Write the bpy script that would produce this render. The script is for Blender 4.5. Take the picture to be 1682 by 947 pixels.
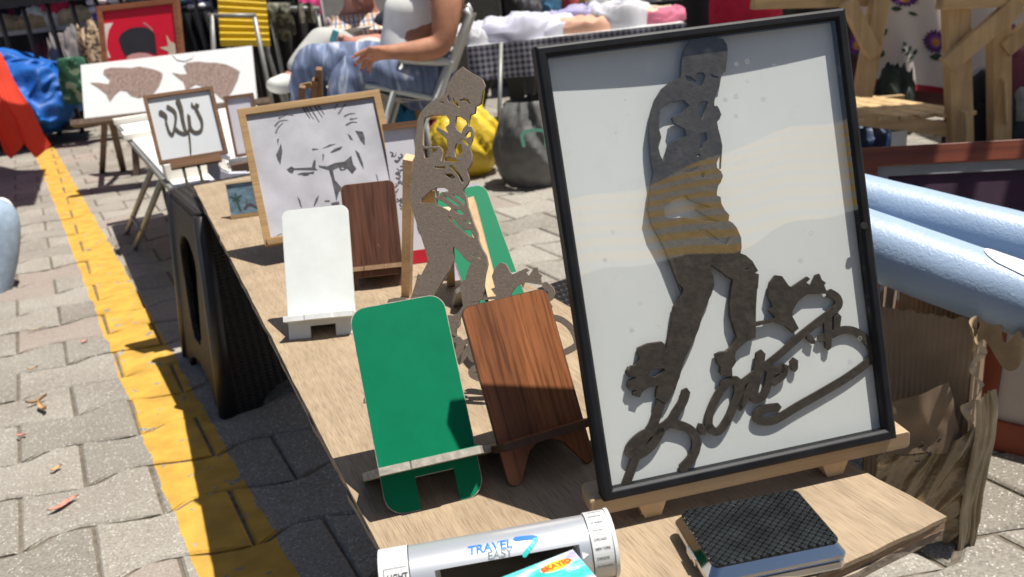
import bpy, bmesh, math, random
from mathutils import Vector as V, Matrix, noise
rnd = random.Random(7)
R = math.radians
scene = bpy.context.scene
COL = scene.collection
for _o in list(bpy.data.objects): bpy.data.objects.remove(_o)

# ---------------------------------------------------------------- camera, sky, sun, exposure
PITCH, ROLL, CAMH, FPX, IW, IH = R(20.5), R(6.3), 0.80, 1379.0, 1682.0, 947.0
CAM = V((0, 0, CAMH))
_fw = V((0, math.cos(PITCH), -math.sin(PITCH)))
_up0 = V((0, math.sin(PITCH), math.cos(PITCH)))
_ri = V((math.cos(ROLL), 0, 0)) - _up0 * math.sin(ROLL)
_up = _up0 * math.cos(ROLL) + V((math.sin(ROLL), 0, 0))
cam = bpy.data.objects.new('camera', bpy.data.cameras.new('camera'))
COL.objects.link(cam)
cam.matrix_world = Matrix(((_ri.x, _up.x, -_fw.x, CAM.x), (_ri.y, _up.y, -_fw.y, CAM.y), (_ri.z, _up.z, -_fw.z, CAM.z), (0, 0, 0, 1)))
cam.data.sensor_width = 36.0
cam.data.lens = FPX / IW * 36.0
cam.data.clip_start, cam.data.clip_end = 0.02, 400
cam.data.dof.use_dof = True
cam.data.dof.focus_distance = 0.70
cam.data.dof.aperture_fstop = 11.0
scene.camera = cam

SUN_AZ, SUN_EL = R(94.0), R(71.0)          # clockwise from +Y, above the horizon
SUNV = V((math.sin(SUN_AZ) * math.cos(SUN_EL), math.cos(SUN_AZ) * math.cos(SUN_EL), math.sin(SUN_EL)))
world = bpy.data.worlds.new('World'); scene.world = world; world.use_nodes = True
wn = world.node_tree; bg = wn.nodes['Background']
sky = wn.nodes.new('ShaderNodeTexSky'); sky.sky_type = 'NISHITA'; sky.sun_disc = False
sky.sun_elevation, sky.sun_rotation = SUN_EL, SUN_AZ
sky.air_density, sky.dust_density, sky.ozone_density = 1.0, 1.2, 1.0
wn.links.new(sky.outputs['Color'], bg.inputs['Color']); bg.inputs['Strength'].default_value = 0.05
sun = bpy.data.objects.new('sun', bpy.data.lights.new('sun', 'SUN')); COL.objects.link(sun)
sun.data.energy, sun.data.angle, sun.data.color = 4.9, R(0.53), (1.0, 0.95, 0.87)
sun.rotation_euler = (-SUNV).to_track_quat('-Z', 'Y').to_euler()
scene.view_settings.view_transform = 'Standard'; scene.view_settings.look = 'None'
scene.view_settings.exposure = 0.52; scene.view_settings.gamma = 1.0
scene.render.engine = 'CYCLES'
scene.cycles.max_bounces = 8; scene.cycles.transparent_max_bounces = 12

# a pixel of the 1682 x 947 photograph -> the point of the place it shows, at depth Y or at height z
def ray(x, y): return _fw + _ri * ((x - IW / 2) / FPX) + _up * ((IH / 2 - y) / FPX)
def P(x, y, Y): d = ray(x, y); return CAM + d * (Y / d.y)
def G(x, y, z=0.0): d = ray(x, y); return CAM + d * ((z - CAMH) / d.z)

# ---------------------------------------------------------------- materials
MATS = {}
def nt(name):
    m = bpy.data.materials.new(name); m.use_nodes = True
    return m, m.node_tree.nodes, m.node_tree.links, m.node_tree.nodes['Principled BSDF']
def vary(N, L, c, scale=6, amt=.2, coord='Object', detail=6, stretch=(1, 1, 1), rot=0.0, ramp=(.3, .7)):
    """colour c broken up by stretched noise; returns a colour socket"""
    tc = N.new('ShaderNodeTexCoord'); mp = N.new('ShaderNodeMapping'); L.new(tc.outputs[coord], mp.inputs['Vector'])
    mp.inputs['Scale'].default_value = stretch; mp.inputs['Rotation'].default_value = (0, 0, rot)
    n = N.new('ShaderNodeTexNoise'); n.inputs['Scale'].default_value = scale; n.inputs['Detail'].default_value = detail
    L.new(mp.outputs['Vector'], n.inputs['Vector'])
    r = N.new('ShaderNodeValToRGB'); L.new(n.outputs['Fac'], r.inputs['Fac'])
    r.color_ramp.elements[0].position, r.color_ramp.elements[1].position = ramp
    r.color_ramp.elements[0].color = tuple(v * (1 - amt) for v in c) + (1,)
    r.color_ramp.elements[1].color = tuple(min(1, v * (1 + amt)) for v in c) + (1,)
    return r.outputs['Color'], n, mp
def bump(N, L, b, fac, strength=.3, dist=.002):
    bp = N.new('ShaderNodeBump'); bp.inputs['Strength'].default_value = strength; bp.inputs['Distance'].default_value = dist
    L.new(fac, bp.inputs['Height'])
    if b.inputs['Normal'].is_linked: L.new(b.inputs['Normal'].links[0].from_socket, bp.inputs['Normal'])
    L.new(bp.outputs['Normal'], b.inputs['Normal'])
def mixc(N, L, fac, a, b, mode='MIX'):
    m = N.new('ShaderNodeMix'); m.data_type = 'RGBA'; m.blend_type = mode
    for s, v in ((m.inputs[0], fac), (m.inputs[6], a), (m.inputs[7], b)):
        if isinstance(v, (int, float)): s.default_value = v
        elif isinstance(v, tuple): s.default_value = v if len(v) == 4 else v + (1,)
        else: L.new(v, s)
    return m.outputs[2]
def math_(N, L, op, a, b=None, clamp=False):
    m = N.new('ShaderNodeMath'); m.operation = op; m.use_clamp = clamp
    for s, v in zip(m.inputs, (a, b)):
        if v is None: continue
        if isinstance(v, (int, float)): s.default_value = v
        else: L.new(v, s)
    return m.outputs[0]
def M(name, c, rough=.6, amt=.15, scale=8, bstr=0.0, bscale=60, metal=0.0, stretch=(1, 1, 1), rot=0.0, spec=.5, coat=0.0, trans=0.0, dist=.002, objvar=0.0):
    if name in MATS: return MATS[name]
    m, N, L, b = nt(name)
    col, n, mp = vary(N, L, c, scale, amt, stretch=stretch, rot=rot)
    if objvar:
        oi = N.new('ShaderNodeObjectInfo')
        f = math_(N, L, 'MULTIPLY_ADD', oi.outputs['Random'], objvar * 2); f.node.inputs[2].default_value = 1 - objvar
        cb = N.new('ShaderNodeCombineColor'); [L.new(f, i) for i in cb.inputs]
        col = mixc(N, L, 1.0, col, cb.outputs[0], 'MULTIPLY')
    L.new(col, b.inputs['Base Color'])
    b.inputs['Roughness'].default_value = rough; b.inputs['Metallic'].default_value = metal
    b.inputs['Specular IOR Level'].default_value = spec; b.inputs['Coat Weight'].default_value = coat
    if trans: b.inputs['Subsurface Weight'].default_value = 0
    if bstr:
        nb = N.new('ShaderNodeTexNoise'); nb.inputs['Scale'].default_value = bscale; nb.inputs['Detail'].default_value = 8
        L.new(mp.outputs['Vector'], nb.inputs['Vector']); bump(N, L, b, nb.outputs['Fac'], bstr, dist)
    MATS[name] = m; return m
def specks(m, c, scale=60, size=.06, dens=.6, amt=.8):
    """chips and dried drips of colour c scattered on a finished material"""
    N, L = m.node_tree.nodes, m.node_tree.links; b = N['Principled BSDF']; src = b.inputs['Base Color'].links[0].from_socket
    tc = N.new('ShaderNodeTexCoord'); n0 = N.new('ShaderNodeTexNoise'); n0.inputs['Scale'].default_value = scale * 2.2; L.new(tc.outputs['Object'], n0.inputs['Vector'])
    vm = N.new('ShaderNodeVectorMath'); vm.operation = 'MULTIPLY_ADD'; L.new(n0.outputs['Color'], vm.inputs[0]); vm.inputs[1].default_value = (.012, .012, .012); L.new(tc.outputs['Object'], vm.inputs[2])
    v = N.new('ShaderNodeTexVoronoi'); v.inputs['Scale'].default_value = scale; L.new(vm.outputs[0], v.inputs['Vector'])
    n = N.new('ShaderNodeTexNoise'); n.inputs['Scale'].default_value = scale * .31; L.new(tc.outputs['Object'], n.inputs['Vector'])
    f = math_(N, L, 'MULTIPLY', math_(N, L, 'LESS_THAN', v.outputs['Distance'], size), math_(N, L, 'GREATER_THAN', n.outputs['Fac'], dens))
    L.new(mixc(N, L, math_(N, L, 'MULTIPLY', f, amt), src, c), b.inputs['Base Color']); return m
def smudges(m, scale=9, lo=.86, rough=.12):
    """handled look: faint dull patches and an uneven sheen"""
    N, L = m.node_tree.nodes, m.node_tree.links; b = N['Principled BSDF']; src = b.inputs['Base Color'].links[0].from_socket
    tc = N.new('ShaderNodeTexCoord'); n = N.new('ShaderNodeTexNoise'); n.inputs['Scale'].default_value = scale; n.inputs['Detail'].default_value = 9; n.inputs['Roughness'].default_value = .68; L.new(tc.outputs['Object'], n.inputs['Vector'])
    r = N.new('ShaderNodeValToRGB'); L.new(n.outputs['Fac'], r.inputs['Fac']); e = r.color_ramp.elements; e[0].position, e[1].position = .36, .60; e[0].color = (lo, lo, lo, 1); e[1].color = (1.03, 1.03, 1.03, 1)
    L.new(mixc(N, L, 1.0, src, r.outputs['Color'], 'MULTIPLY'), b.inputs['Base Color']); q = math_(N, L, 'MULTIPLY_ADD', n.outputs['Fac'], rough * 2); q.node.inputs[2].default_value = b.inputs['Roughness'].default_value - rough; L.new(q, b.inputs['Roughness']); return m
def wood(name, c, dark=.55, axis='Y', rough=.55, grain=1.0, rot=0.0, coat=0.0, rings=.35, pores=.5, scale=1.0):
    """wood whose grain runs along the object's local axis"""
    if name in MATS: return MATS[name]
    m, N, L, b = nt(name)
    st = {'Y': (1, .045, 1), 'X': (.045, 1, 1), 'Z': (1, 1, .045)}[axis]
    tc = N.new('ShaderNodeTexCoord'); rt = N.new('ShaderNodeMapping'); L.new(tc.outputs['Object'], rt.inputs['Vector'])
    rt.inputs['Rotation'].default_value = (0, 0, rot)
    mp = N.new('ShaderNodeMapping'); L.new(rt.outputs['Vector'], mp.inputs['Vector']); mp.inputs['Scale'].default_value = st
    oi = N.new('ShaderNodeObjectInfo')
    va = N.new('ShaderNodeVectorMath'); va.operation = 'ADD'; L.new(mp.outputs['Vector'], va.inputs[0])
    cb = N.new('ShaderNodeCombineXYZ'); L.new(oi.outputs['Random'], cb.inputs[0]); L.new(oi.outputs['Random'], cb.inputs[2]); L.new(cb.outputs[0], va.inputs[1])
    n1 = N.new('ShaderNodeTexNoise'); n1.inputs['Scale'].default_value = 60 * grain; n1.inputs['Detail'].default_value = 5; n1.inputs['Distortion'].default_value = .6
    n2 = N.new('ShaderNodeTexNoise'); n2.inputs['Scale'].default_value = 420 * grain; n2.inputs['Detail'].default_value = 3
    n3 = N.new('ShaderNodeTexNoise'); n3.inputs['Scale'].default_value = 9 * scale; n3.inputs['Detail'].default_value = 4
    for n in (n1, n2): L.new(va.outputs[0], n.inputs['Vector'])
    L.new(rt.outputs['Vector'], n3.inputs['Vector'])
    r1 = N.new('ShaderNodeValToRGB'); L.new(n1.outputs['Fac'], r1.inputs['Fac'])
    r1.color_ramp.elements[0].position, r1.color_ramp.elements[1].position = .32, .66
    r1.color_ramp.elements[0].color = tuple(v * (1 - rings) for v in c) + (1,); r1.color_ramp.elements[1].color = tuple(min(1, v * (1 + rings * .5)) for v in c) + (1,)
    r2 = N.new('ShaderNodeValToRGB'); L.new(n2.outputs['Fac'], r2.inputs['Fac'])
    r2.color_ramp.elements[0].position, r2.color_ramp.elements[1].position = .36, .52
    r2.color_ramp.elements[0].color = (dark, dark * .92, dark * .85, 1); r2.color_ramp.elements[1].color = (1, 1, 1, 1)
    col = mixc(N, L, pores, r1.outputs['Color'], mixc(N, L, 1.0, r1.outputs['Color'], r2.outputs['Color'], 'MULTIPLY'))
    r3 = N.new('ShaderNodeValToRGB'); L.new(n3.outputs['Fac'], r3.inputs['Fac'])
    r3.color_ramp.elements[0].position, r3.color_ramp.elements[1].position = .3, .7
    r3.color_ramp.elements[0].color = (.84, .82, .8, 1); r3.color_ramp.elements[1].color = (1.06, 1.05, 1.04, 1)
    col = mixc(N, L, 1.0, col, r3.outputs['Color'], 'MULTIPLY')
    L.new(col, b.inputs['Base Color']); b.inputs['Roughness'].default_value = rough; b.inputs['Coat Weight'].default_value = coat
    bump(N, L, b, n2.outputs['Fac'], .25, .0006)
    MATS[name] = m; return m

# ---------------------------------------------------------------- mesh building
class B:
    """collects shapes into one mesh"""
    def __init__(s): s.v = []; s.f = []; s.sm = []
    def add(s, vs, fs, smooth=False):
        k = len(s.v); s.v += [tuple(v) for v in vs]; s.f += [tuple(i + k for i in f) for f in fs]; s.sm += [smooth] * len(fs); return s
    def box(s, x0, x1, y0, y1, z0, z1, T=None):
        vs = [V((x, y, z)) for z in (z0, z1) for y in (y0, y1) for x in (x0, x1)]
        if T: vs = [T @ v for v in vs]
        return s.add(vs, [(0, 2, 3, 1), (4, 5, 7, 6), (0, 1, 5, 4), (2, 6, 7, 3), (0, 4, 6, 2), (1, 3, 7, 5)])
    def prism(s, out, z0, z1, T=None):
        n = len(out)
        a = sum(out[i][0] * out[(i + 1) % n][1] - out[(i + 1) % n][0] * out[i][1] for i in range(n))
        if a < 0: out = out[::-1]
        vs = [V((p[0], p[1], z0)) for p in out] + [V((p[0], p[1], z1)) for p in out]
        if T: vs = [T @ v for v in vs]
        return s.add(vs, [tuple(range(n))[::-1], tuple(range(n, 2 * n))] + [(i, (i + 1) % n, n + (i + 1) % n, n + i) for i in range(n)])
    def tube(s, path, r, seg=10, cap=True, smooth=True, closed=False):
        path = [V(p) for p in path]; n = len(path); rs = r if isinstance(r, (list, tuple)) else [r] * n
        t0 = (path[1] - path[0]).normalized(); up = V((0, 0, 1)) if abs(t0.z) < .9 else V((1, 0, 0))
        nx = t0.cross(up).normalized(); vs = []
        for i, p in enumerate(path):
            t = ((path[min(i + 1, n - 1)] - path[max(i - 1, 0)]) if not closed else (path[(i + 1) % n] - path[i - 1])).normalized()
            nx = (nx - t * nx.dot(t)).normalized(); ny = t.cross(nx)
            vs += [p + (nx * math.cos(2 * math.pi * k / seg) + ny * math.sin(2 * math.pi * k / seg)) * rs[i] for k in range(seg)]
        fs = [(i * seg + k, i * seg + (k + 1) % seg, (i + 1) % n * seg + (k + 1) % seg, (i + 1) % n * seg + k) for i in range(n if closed else n - 1) for k in range(seg)]
        s.add(vs, fs, smooth)
        if cap and not closed:
            k = len(s.v) - n * seg
            s.f += [tuple(k + j for j in range(seg))[::-1], tuple(k + (n - 1) * seg + j for j in range(seg))]; s.sm += [False, False]
        return s
    def beam(s, p0, p1, w, d, side=V((1, 0, 0))):
        p0, p1 = V(p0), V(p1); t = (p1 - p0).normalized(); x = (side - t * side.dot(t)).normalized(); y = t.cross(x)
        vs = [p + x * a * w / 2 + y * c * d / 2 for p in (p0, p1) for a, c in ((-1, -1), (1, -1), (1, 1), (-1, 1))]
        return s.add(vs, [(3, 2, 1, 0), (4, 5, 6, 7), (0, 1, 5, 4), (1, 2, 6, 5), (2, 3, 7, 6), (3, 0, 4, 7)])
    def grid(s, fn, nu, nv, smooth=True, closed_u=False):
        vs = [fn(i / (nu if closed_u else nu - 1), j / (nv - 1)) for j in range(nv) for i in range(nu)]
        fs = [(j * nu + i, j * nu + (i + 1) % nu, (j + 1) * nu + (i + 1) % nu, (j + 1) * nu + i) for j in range(nv - 1) for i in range(nu if closed_u else nu - 1)]
        return s.add(vs, fs, smooth)
    def ring(s, w, h, prof, y0=0.0):
        """picture frame: profile [(inset, z)...] swept round a w x h rectangle standing on y = y0"""
        m = len(prof); vs = []
        for (sx, sy) in ((-1, 0), (1, 0), (1, 1), (-1, 1)):
            for t, z in prof: vs.append((sx * (w / 2 - t), y0 + (t if sy == 0 else h - t), z))
        return s.add(vs, [(c * m + k, (c + 1) % 4 * m + k, (c + 1) % 4 * m + (k + 1) % m, c * m + (k + 1) % m) for c in range(4) for k in range(m)])
    def ribbon(s, pts, w0, w1, z0, z1, k=5, T=None):
        p = smooth_path(pts, k); n = len(p); L_, R_ = [], []
        for i in range(n):
            t = (p[min(i + 1, n - 1)] - p[max(i - 1, 0)]).normalized(); q = V((-t.y, t.x)); w = (w0 + (w1 - w0) * i / (n - 1)) / 2
            L_.append(p[i] + q * w); R_.append(p[i] - q * w)
        t0 = (p[0] - p[1]).normalized(); t1 = (p[-1] - p[-2]).normalized()
        vs = []
        for z in (z0, z1): vs += [V((a.x, a.y, z)) for a in L_] + [V((a.x, a.y, z)) for a in R_] + [V((*(p[0] + t0 * w0 * .4), z)), V((*(p[-1] + t1 * w1 * .4), z))]
        m = 2 * n + 2; fs = []
        for i in range(n - 1):
            fs += [(m + i, m + i + 1, m + n + i + 1, m + n + i)[::-1], (i, i + 1, n + i + 1, n + i), (i, m + i, m + i + 1, i + 1)[::-1], (n + i, n + i + 1, m + n + i + 1, m + n + i)[::-1]]
        fs += [(m + 2 * n, m, m + n)[::-1], (2 * n, 0, n), (m + 2 * n + 1, m + n - 1, m + 2 * n - 1), (2 * n + 1, 2 * n - 1, n - 1)]
        fs += [(0, 2 * n, m + 2 * n, m), (2 * n, n, m + n, m + 2 * n), (n - 1, m + n - 1, m + 2 * n + 1, 2 * n + 1), (2 * n + 1, m + 2 * n + 1, m + 2 * n - 1, 2 * n - 1)]
        if T: vs = [T @ v for v in vs]
        return s.add(vs, fs)
    def mesh(s, name='m'):
        me = bpy.data.meshes.new(name); me.from_pydata(s.v, [], s.f); me.update()
        me.polygons.foreach_set('use_smooth', s.sm)
        bm = bmesh.new(); bm.from_mesh(me); bmesh.ops.recalc_face_normals(bm, faces=bm.faces); bm.to_mesh(me); bm.free()
        return me
def smooth_path(pts, k=5):
    p = [V((a[0], a[1])) for a in pts]
    if len(p) < 3: return [p[0].lerp(p[-1], i / k) for i in range(k + 1)]
    out = []
    for i in range(len(p) - 1):
        a, b, c, d = p[max(i - 1, 0)], p[i], p[i + 1], p[min(i + 2, len(p) - 1)]
        for j in range(k):
            t = j / k; out.append(.5 * ((2 * b) + (c - a) * t + (2 * a - 5 * b + 4 * c - d) * t * t + (3 * b - a - 3 * c + d) * t ** 3))
    return out + [p[-1]]
def curve_mesh(loops, z0, z1, bevel=0.0, name='cut'):
    """flat shape with holes, given thickness"""
    cu = bpy.data.curves.new(name, 'CURVE'); cu.dimensions = '2D'; cu.fill_mode = 'BOTH'
    cu.extrude = (z1 - z0) / 2 - bevel; cu.bevel_depth = bevel; cu.bevel_resolution = 0
    for lp in loops:
        sp = cu.splines.new('POLY'); sp.points.add(len(lp) - 1); sp.use_cyclic_u = True
        for q, p in zip(sp.points, lp): q.co = (p[0], p[1], 0, 1)
    return bake(cu, V((0, 0, (z0 + z1) / 2)))
def bake(data, shift=None, mods=None):
    ob = bpy.data.objects.new('tmp', data); COL.objects.link(ob)
    if mods: mods(ob)
    dg = bpy.context.evaluated_depsgraph_get(); me = bpy.data.meshes.new_from_object(ob.evaluated_get(dg))
    bpy.data.objects.remove(ob)
    if shift: me.transform(Matrix.Translation(shift))
    return me
def text_mesh(txt, size, extrude=.0002, align='LEFT', shear=0.0, bold=0.0):
    cu = bpy.data.curves.new('t', 'FONT'); cu.body = txt; cu.size = size; cu.extrude = extrude; cu.align_x = align; cu.align_y = 'CENTER'; cu.shear = shear; cu.offset = bold
    return bake(cu)
def meshes_join(ms):
    bm = bmesh.new()
    for m in ms: bm.from_mesh(m)
    me = bpy.data.meshes.new('j'); bm.to_mesh(me); bm.free(); return me

WM = {}
I4 = Matrix.Identity(4)
def thing(name, label, cat, M_=I4, group=None, kind=None):
    if not isinstance(M_, Matrix): M_ = Matrix.Translation(V(M_))
    o = bpy.data.objects.new(name, None); o.empty_display_size = .02; COL.objects.link(o); o.matrix_world = M_; WM[o] = M_.copy()
    return tag(o, label, cat, group, kind)
def tag(o, label=None, cat=None, group=None, kind=None):
    if label: o['label'] = label
    if cat: o['category'] = cat
    if group: o['group'] = group
    if kind: o['kind'] = kind
    return o
def obj(name, me, mat, parent=None, M_=None, local=True, bevel=0.0, world=False, seg=2, sub=0, smooth=None):
    """link a mesh; with a parent the mesh is in the parent's frame, unless world=True (then in world space)"""
    if isinstance(me, B): me = me.mesh(name)
    me.name = name
    o = bpy.data.objects.new(name, me); COL.objects.link(o)
    if mat and not me.materials: me.materials.append(mat)
    pw = WM[parent] if parent else I4
    lm_ = M_ if M_ is not None else (pw.inverted() if world else I4)
    if parent: o.parent = parent; o.matrix_parent_inverse = I4; o.matrix_basis = lm_
    else: o.matrix_world = lm_
    WM[o] = pw @ lm_
    if smooth is not None: me.polygons.foreach_set('use_smooth', [smooth] * len(me.polygons))
    if bevel:
        md = o.modifiers.new('bevel', 'BEVEL'); md.width = bevel; md.segments = seg; md.limit_method = 'ANGLE'; md.angle_limit = R(40)
    if sub:
        md = o.modifiers.new('sub', 'SUBSURF'); md.levels = md.render_levels = sub
    return o
def solo(name, me, mat, label, cat, group=None, kind=None, **k): return tag(obj(name, me, mat, **k), label, cat, group, kind)
def copy_tree(o, parent=None):
    c = o.copy(); COL.objects.link(c); c.parent = parent; WM[c] = WM[o].copy()
    for ch in [x for x in bpy.data.objects if x.parent == o]: copy_tree(ch, c)
    return c
def panelM(x, y, z, yaw, tilt):
    """frame of a leaning panel: X along its foot, Y up its face, Z out of its face towards the viewer"""
    a = V((math.cos(yaw), math.sin(yaw), 0)); n = V((-math.sin(yaw), math.cos(yaw), 0)); u = V((0, 0, math.cos(tilt))) + n * math.sin(tilt); z_ = a.cross(u)
    return Matrix(((a.x, u.x, z_.x, x), (a.y, u.y, z_.y, y), (a.z, u.z, z_.z, z), (0, 0, 0, 1)))
def rrect(w, h, r, y0=0.0, corners=(1, 1, 1, 1), n=6):
    """rounded rectangle outline centred on x, standing on y0; corners BL BR TR TL"""
    out = []
    for (cx, cy, a0, on) in ((-w / 2 + r, y0 + r, 180, corners[0]), (w / 2 - r, y0 + r, 270, corners[1]), (w / 2 - r, y0 + h - r, 0, corners[2]), (-w / 2 + r, y0 + h - r, 90, corners[3])):
        if on: out += [(cx + r * math.cos(R(a0 + 90 * k / n)), cy + r * math.sin(R(a0 + 90 * k / n))) for k in range(n + 1)]
        else: out.append((cx + r * (1 if a0 in (270, 0) else -1), cy + r * (-1 if a0 in (180, 270) else 1)))
    return out
def skin(nodes, edges, sub=2, root=None):
    """one continuous surface grown round a skeleton: nodes {name: (point, radius)}"""
    names = list(nodes); me = bpy.data.meshes.new('skin')
    me.from_pydata([tuple(nodes[n][0]) for n in names], [(names.index(a), names.index(b)) for a, b in edges], [])
    def mods(o):
        o.modifiers.new('skin', 'SKIN').use_smooth_shade = True
        sv = o.data.skin_vertices[0].data
        for i, n in enumerate(names):
            r = nodes[n][1]; sv[i].radius = r if isinstance(r, tuple) else (r, r); sv[i].use_root = n == (root or names[0])
        s_ = o.modifiers.new('sub', 'SUBSURF'); s_.levels = s_.render_levels = sub
    me = bake(me, mods=mods); me.polygons.foreach_set('use_smooth', [True] * len(me.polygons)); return me
def nz(p, s=1.0, o=0.0): return noise.noise(V((p[0] * s + o, p[1] * s + o * 1.7, p[2] * s - o)))
def rumple(me, amp, s, o=0.0):
    for v in me.vertices:
        n = noise.noise_vector(v.co * s + V((o, o, o))); v.co += n * amp
    me.update(); return me
# ---------------------------------------------------------------- ground: interlocking pavers with a yellow painted line
def paver_material():
    m, N, L, b = nt('concrete_paver')
    geo = N.new('ShaderNodeNewGeometry'); pos = geo.outputs['Position']
    def noise_(scale, detail=4, dist=0.0):
        n = N.new('ShaderNodeTexNoise'); n.inputs['Scale'].default_value = scale; n.inputs['Detail'].default_value = detail; n.inputs['Distortion'].default_value = dist
        L.new(pos, n.inputs['Vector']); return n.outputs['Fac']
    def ramp(fac, p0, c0, p1, c1):
        r = N.new('ShaderNodeValToRGB'); L.new(fac, r.inputs['Fac']); e = r.color_ramp.elements
        e[0].position, e[1].position = p0, p1; e[0].color, e[1].color = tuple(c0) + (1,), tuple(c1) + (1,); return r.outputs['Color']
    oi = N.new('ShaderNodeObjectInfo'); at = N.new('ShaderNodeAttribute'); at.attribute_name = 'rv'
    rv = math_(N, L, 'FRACT', math_(N, L, 'ADD', oi.outputs['Random'], at.outputs['Fac']))
    base = ramp(rv, 0, (.235, .222, .200), 1, (.325, .308, .280))
    base = mixc(N, L, 1.0, base, ramp(noise_(3.2, 3), .35, (.86, .83, .80), .65, (1.06, 1.05, 1.03)), 'MULTIPLY')
    base = mixc(N, L, 1.0, base, ramp(noise_(230, 3), .33, (.72, .70, .68), .60, (1.10, 1.10, 1.08)), 'MULTIPLY')
    vo = N.new('ShaderNodeTexVoronoi'); vo.inputs['Scale'].default_value = 165; L.new(pos, vo.inputs['Vector'])
    sp = math_(N, L, 'MULTIPLY', math_(N, L, 'LESS_THAN', vo.outputs['Distance'], .27), math_(N, L, 'GREATER_THAN', noise_(60, 2), .50))
    base = mixc(N, L, math_(N, L, 'MULTIPLY', sp, .75), base, (.55, .53, .48))
    vd = N.new('ShaderNodeTexVoronoi'); vd.inputs['Scale'].default_value = 120; L.new(pos, vd.inputs['Vector'])
    sd = math_(N, L, 'MULTIPLY', math_(N, L, 'LESS_THAN', vd.outputs['Distance'], .16), math_(N, L, 'GREATER_THAN', noise_(40, 2), .55))
    base = mixc(N, L, math_(N, L, 'MULTIPLY', sd, .6), base, (.07, .06, .05))
    pink = math_(N, L, 'GREATER_THAN', rv, .90); base = mixc(N, L, math_(N, L, 'MULTIPLY', pink, .4), base, (.25, .18, .155))
    # painted line, worn along its edges
    def stripe(nx, ny, lo, hi, soft):
        dt = N.new('ShaderNodeVectorMath'); dt.operation = 'DOT_PRODUCT'; L.new(pos, dt.inputs[0]); dt.inputs[1].default_value = (nx, ny, 0)
        q = math_(N, L, 'ADD', dt.outputs['Value'], math_(N, L, 'MULTIPLY', math_(N, L, 'SUBTRACT', noise_(11, 5), .5), soft))
        return math_(N, L, 'MULTIPLY', math_(N, L, 'GREATER_THAN', q, lo), math_(N, L, 'LESS_THAN', q, hi))
    s1 = stripe(.8762, .482, .053, .181, .026)
    s2 = stripe(-.29, .957, 4.42, 4.58, .05)
    sx = N.new('ShaderNodeSeparateXYZ'); L.new(pos, sx.inputs[0]); s2 = math_(N, L, 'MULTIPLY', s2, math_(N, L, 'GREATER_THAN', sx.outputs[0], -.7))
    wear = math_(N, L, 'LESS_THAN', noise_(26, 7, .4), .645)
    chip = math_(N, L, 'LESS_THAN', noise_(150, 3), .74)
    pm = math_(N, L, 'MULTIPLY', math_(N, L, 'MULTIPLY', math_(N, L, 'MAXIMUM', s1, s2), wear), chip)
    paint = mixc(N, L, 1.0, (.55, .325, .052, 1), ramp(noise_(18, 6), .34, (.78, .77, .78), .62, (1.05, 1.04, 1.04)), 'MULTIPLY')
    nzn = N.new('ShaderNodeSeparateXYZ'); L.new(geo.outputs['Normal'], nzn.inputs[0])
    col = mixc(N, L, math_(N, L, 'MULTIPLY', pm, .96), base, paint)
    L.new(col, b.inputs['Base Color']); b.inputs['Roughness'].default_value = .88; b.inputs['Specular IOR Level'].default_value = .25
    bump(N, L, b, noise_(260, 4), .5, .0015); bump(N, L, b, noise_(45, 4), .14, .003)
    return m
M_PAVER = paver_material()
M_JOINT = M('joint_sand', (.150, .124, .094), .95, .35, 60, .8, 300, dist=.004)

E1, E2, O0 = V((.2160, .0660)), V((-.0776, .1490)), V((-.819, 1.349))
def wave(ph):
    ph %= 1.0
    if ph < .06: return 0.0
    if ph < .25: return (ph - .06) / .19
    if ph < .36: return 1.0
    return 1 - (ph - .36) / .64
def paver_outline(gs=.013, gr=.017, k=5):
    lo, hi = [], []
    for i in range(k + 1):
        s = gs + (1 - 2 * gs) * i / k
        lo.append(E1 * s + E2 * (gr + .22 * wave(s)))
        hi.append(E1 * s + E2 * (1 - gr + .22 * wave(s + .5)))
    return lo + hi[::-1]
def paver_geo(var=0):
    rr = random.Random(var); o = [p + V((rr.uniform(-.0015, .0015), rr.uniform(-.0015, .0015))) for p in paver_outline()]
    c = sum(o, V((0, 0))) / len(o); n = len(o); vs = []
    for k, z in ((0.0, -.022), (0.0, -.0035), (.0045, 0.0)):
        for i, p in enumerate(o):
            a, b_ = o[i - 1], o[(i + 1) % n]; t = (b_ - a).normalized(); q = V((-t.y, t.x)) * k
            vs.append(V((p.x + q.x - c.x, p.y + q.y - c.y, z + (rr.uniform(-.0008, .0008) if z == 0 else 0))))
    fs = [(l * n + i, l * n + (i + 1) % n, (l + 1) * n + (i + 1) % n, (l + 1) * n + i) for l in range(2) for i in range(n)] + [tuple(2 * n + i for i in range(n))]
    return vs, fs, c
def project(p):
    d = p - CAM; z = d.dot(_fw)
    if z < .05: return None
    return IW / 2 + FPX * d.dot(_ri) / z, IH / 2 - FPX * d.dot(_up) / z
def inside(p, poly):
    c = False; j = len(poly) - 1
    for i in range(len(poly)):
        if (poly[i][1] > p[1]) != (poly[j][1] > p[1]) and p[0] < (poly[j][0] - poly[i][0]) * (p[1] - poly[i][1]) / (poly[j][1] - poly[i][1]) + poly[i][0]: c = not c
        j = i
    return c
pavement = tag(obj('pavement', B().grid(lambda u, v: V((-70 + 140 * u, -30 + 150 * v, -.0065)), 8, 8, smooth=False), M_JOINT), kind='structure')
HIDDEN = [[(318, 300), (680, 280), (860, 430), (1440, 770), (1560, 850), (1400, 947), (640, 947)], [(880, 70), (1390, 10), (1480, 720), (990, 830)], [(275, 310), (310, 320), (410, 690), (340, 700)], [(1430, 250), (1682, 250), (1682, 720), (1600, 900), (1450, 900)]]
near, far = [], []
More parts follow.
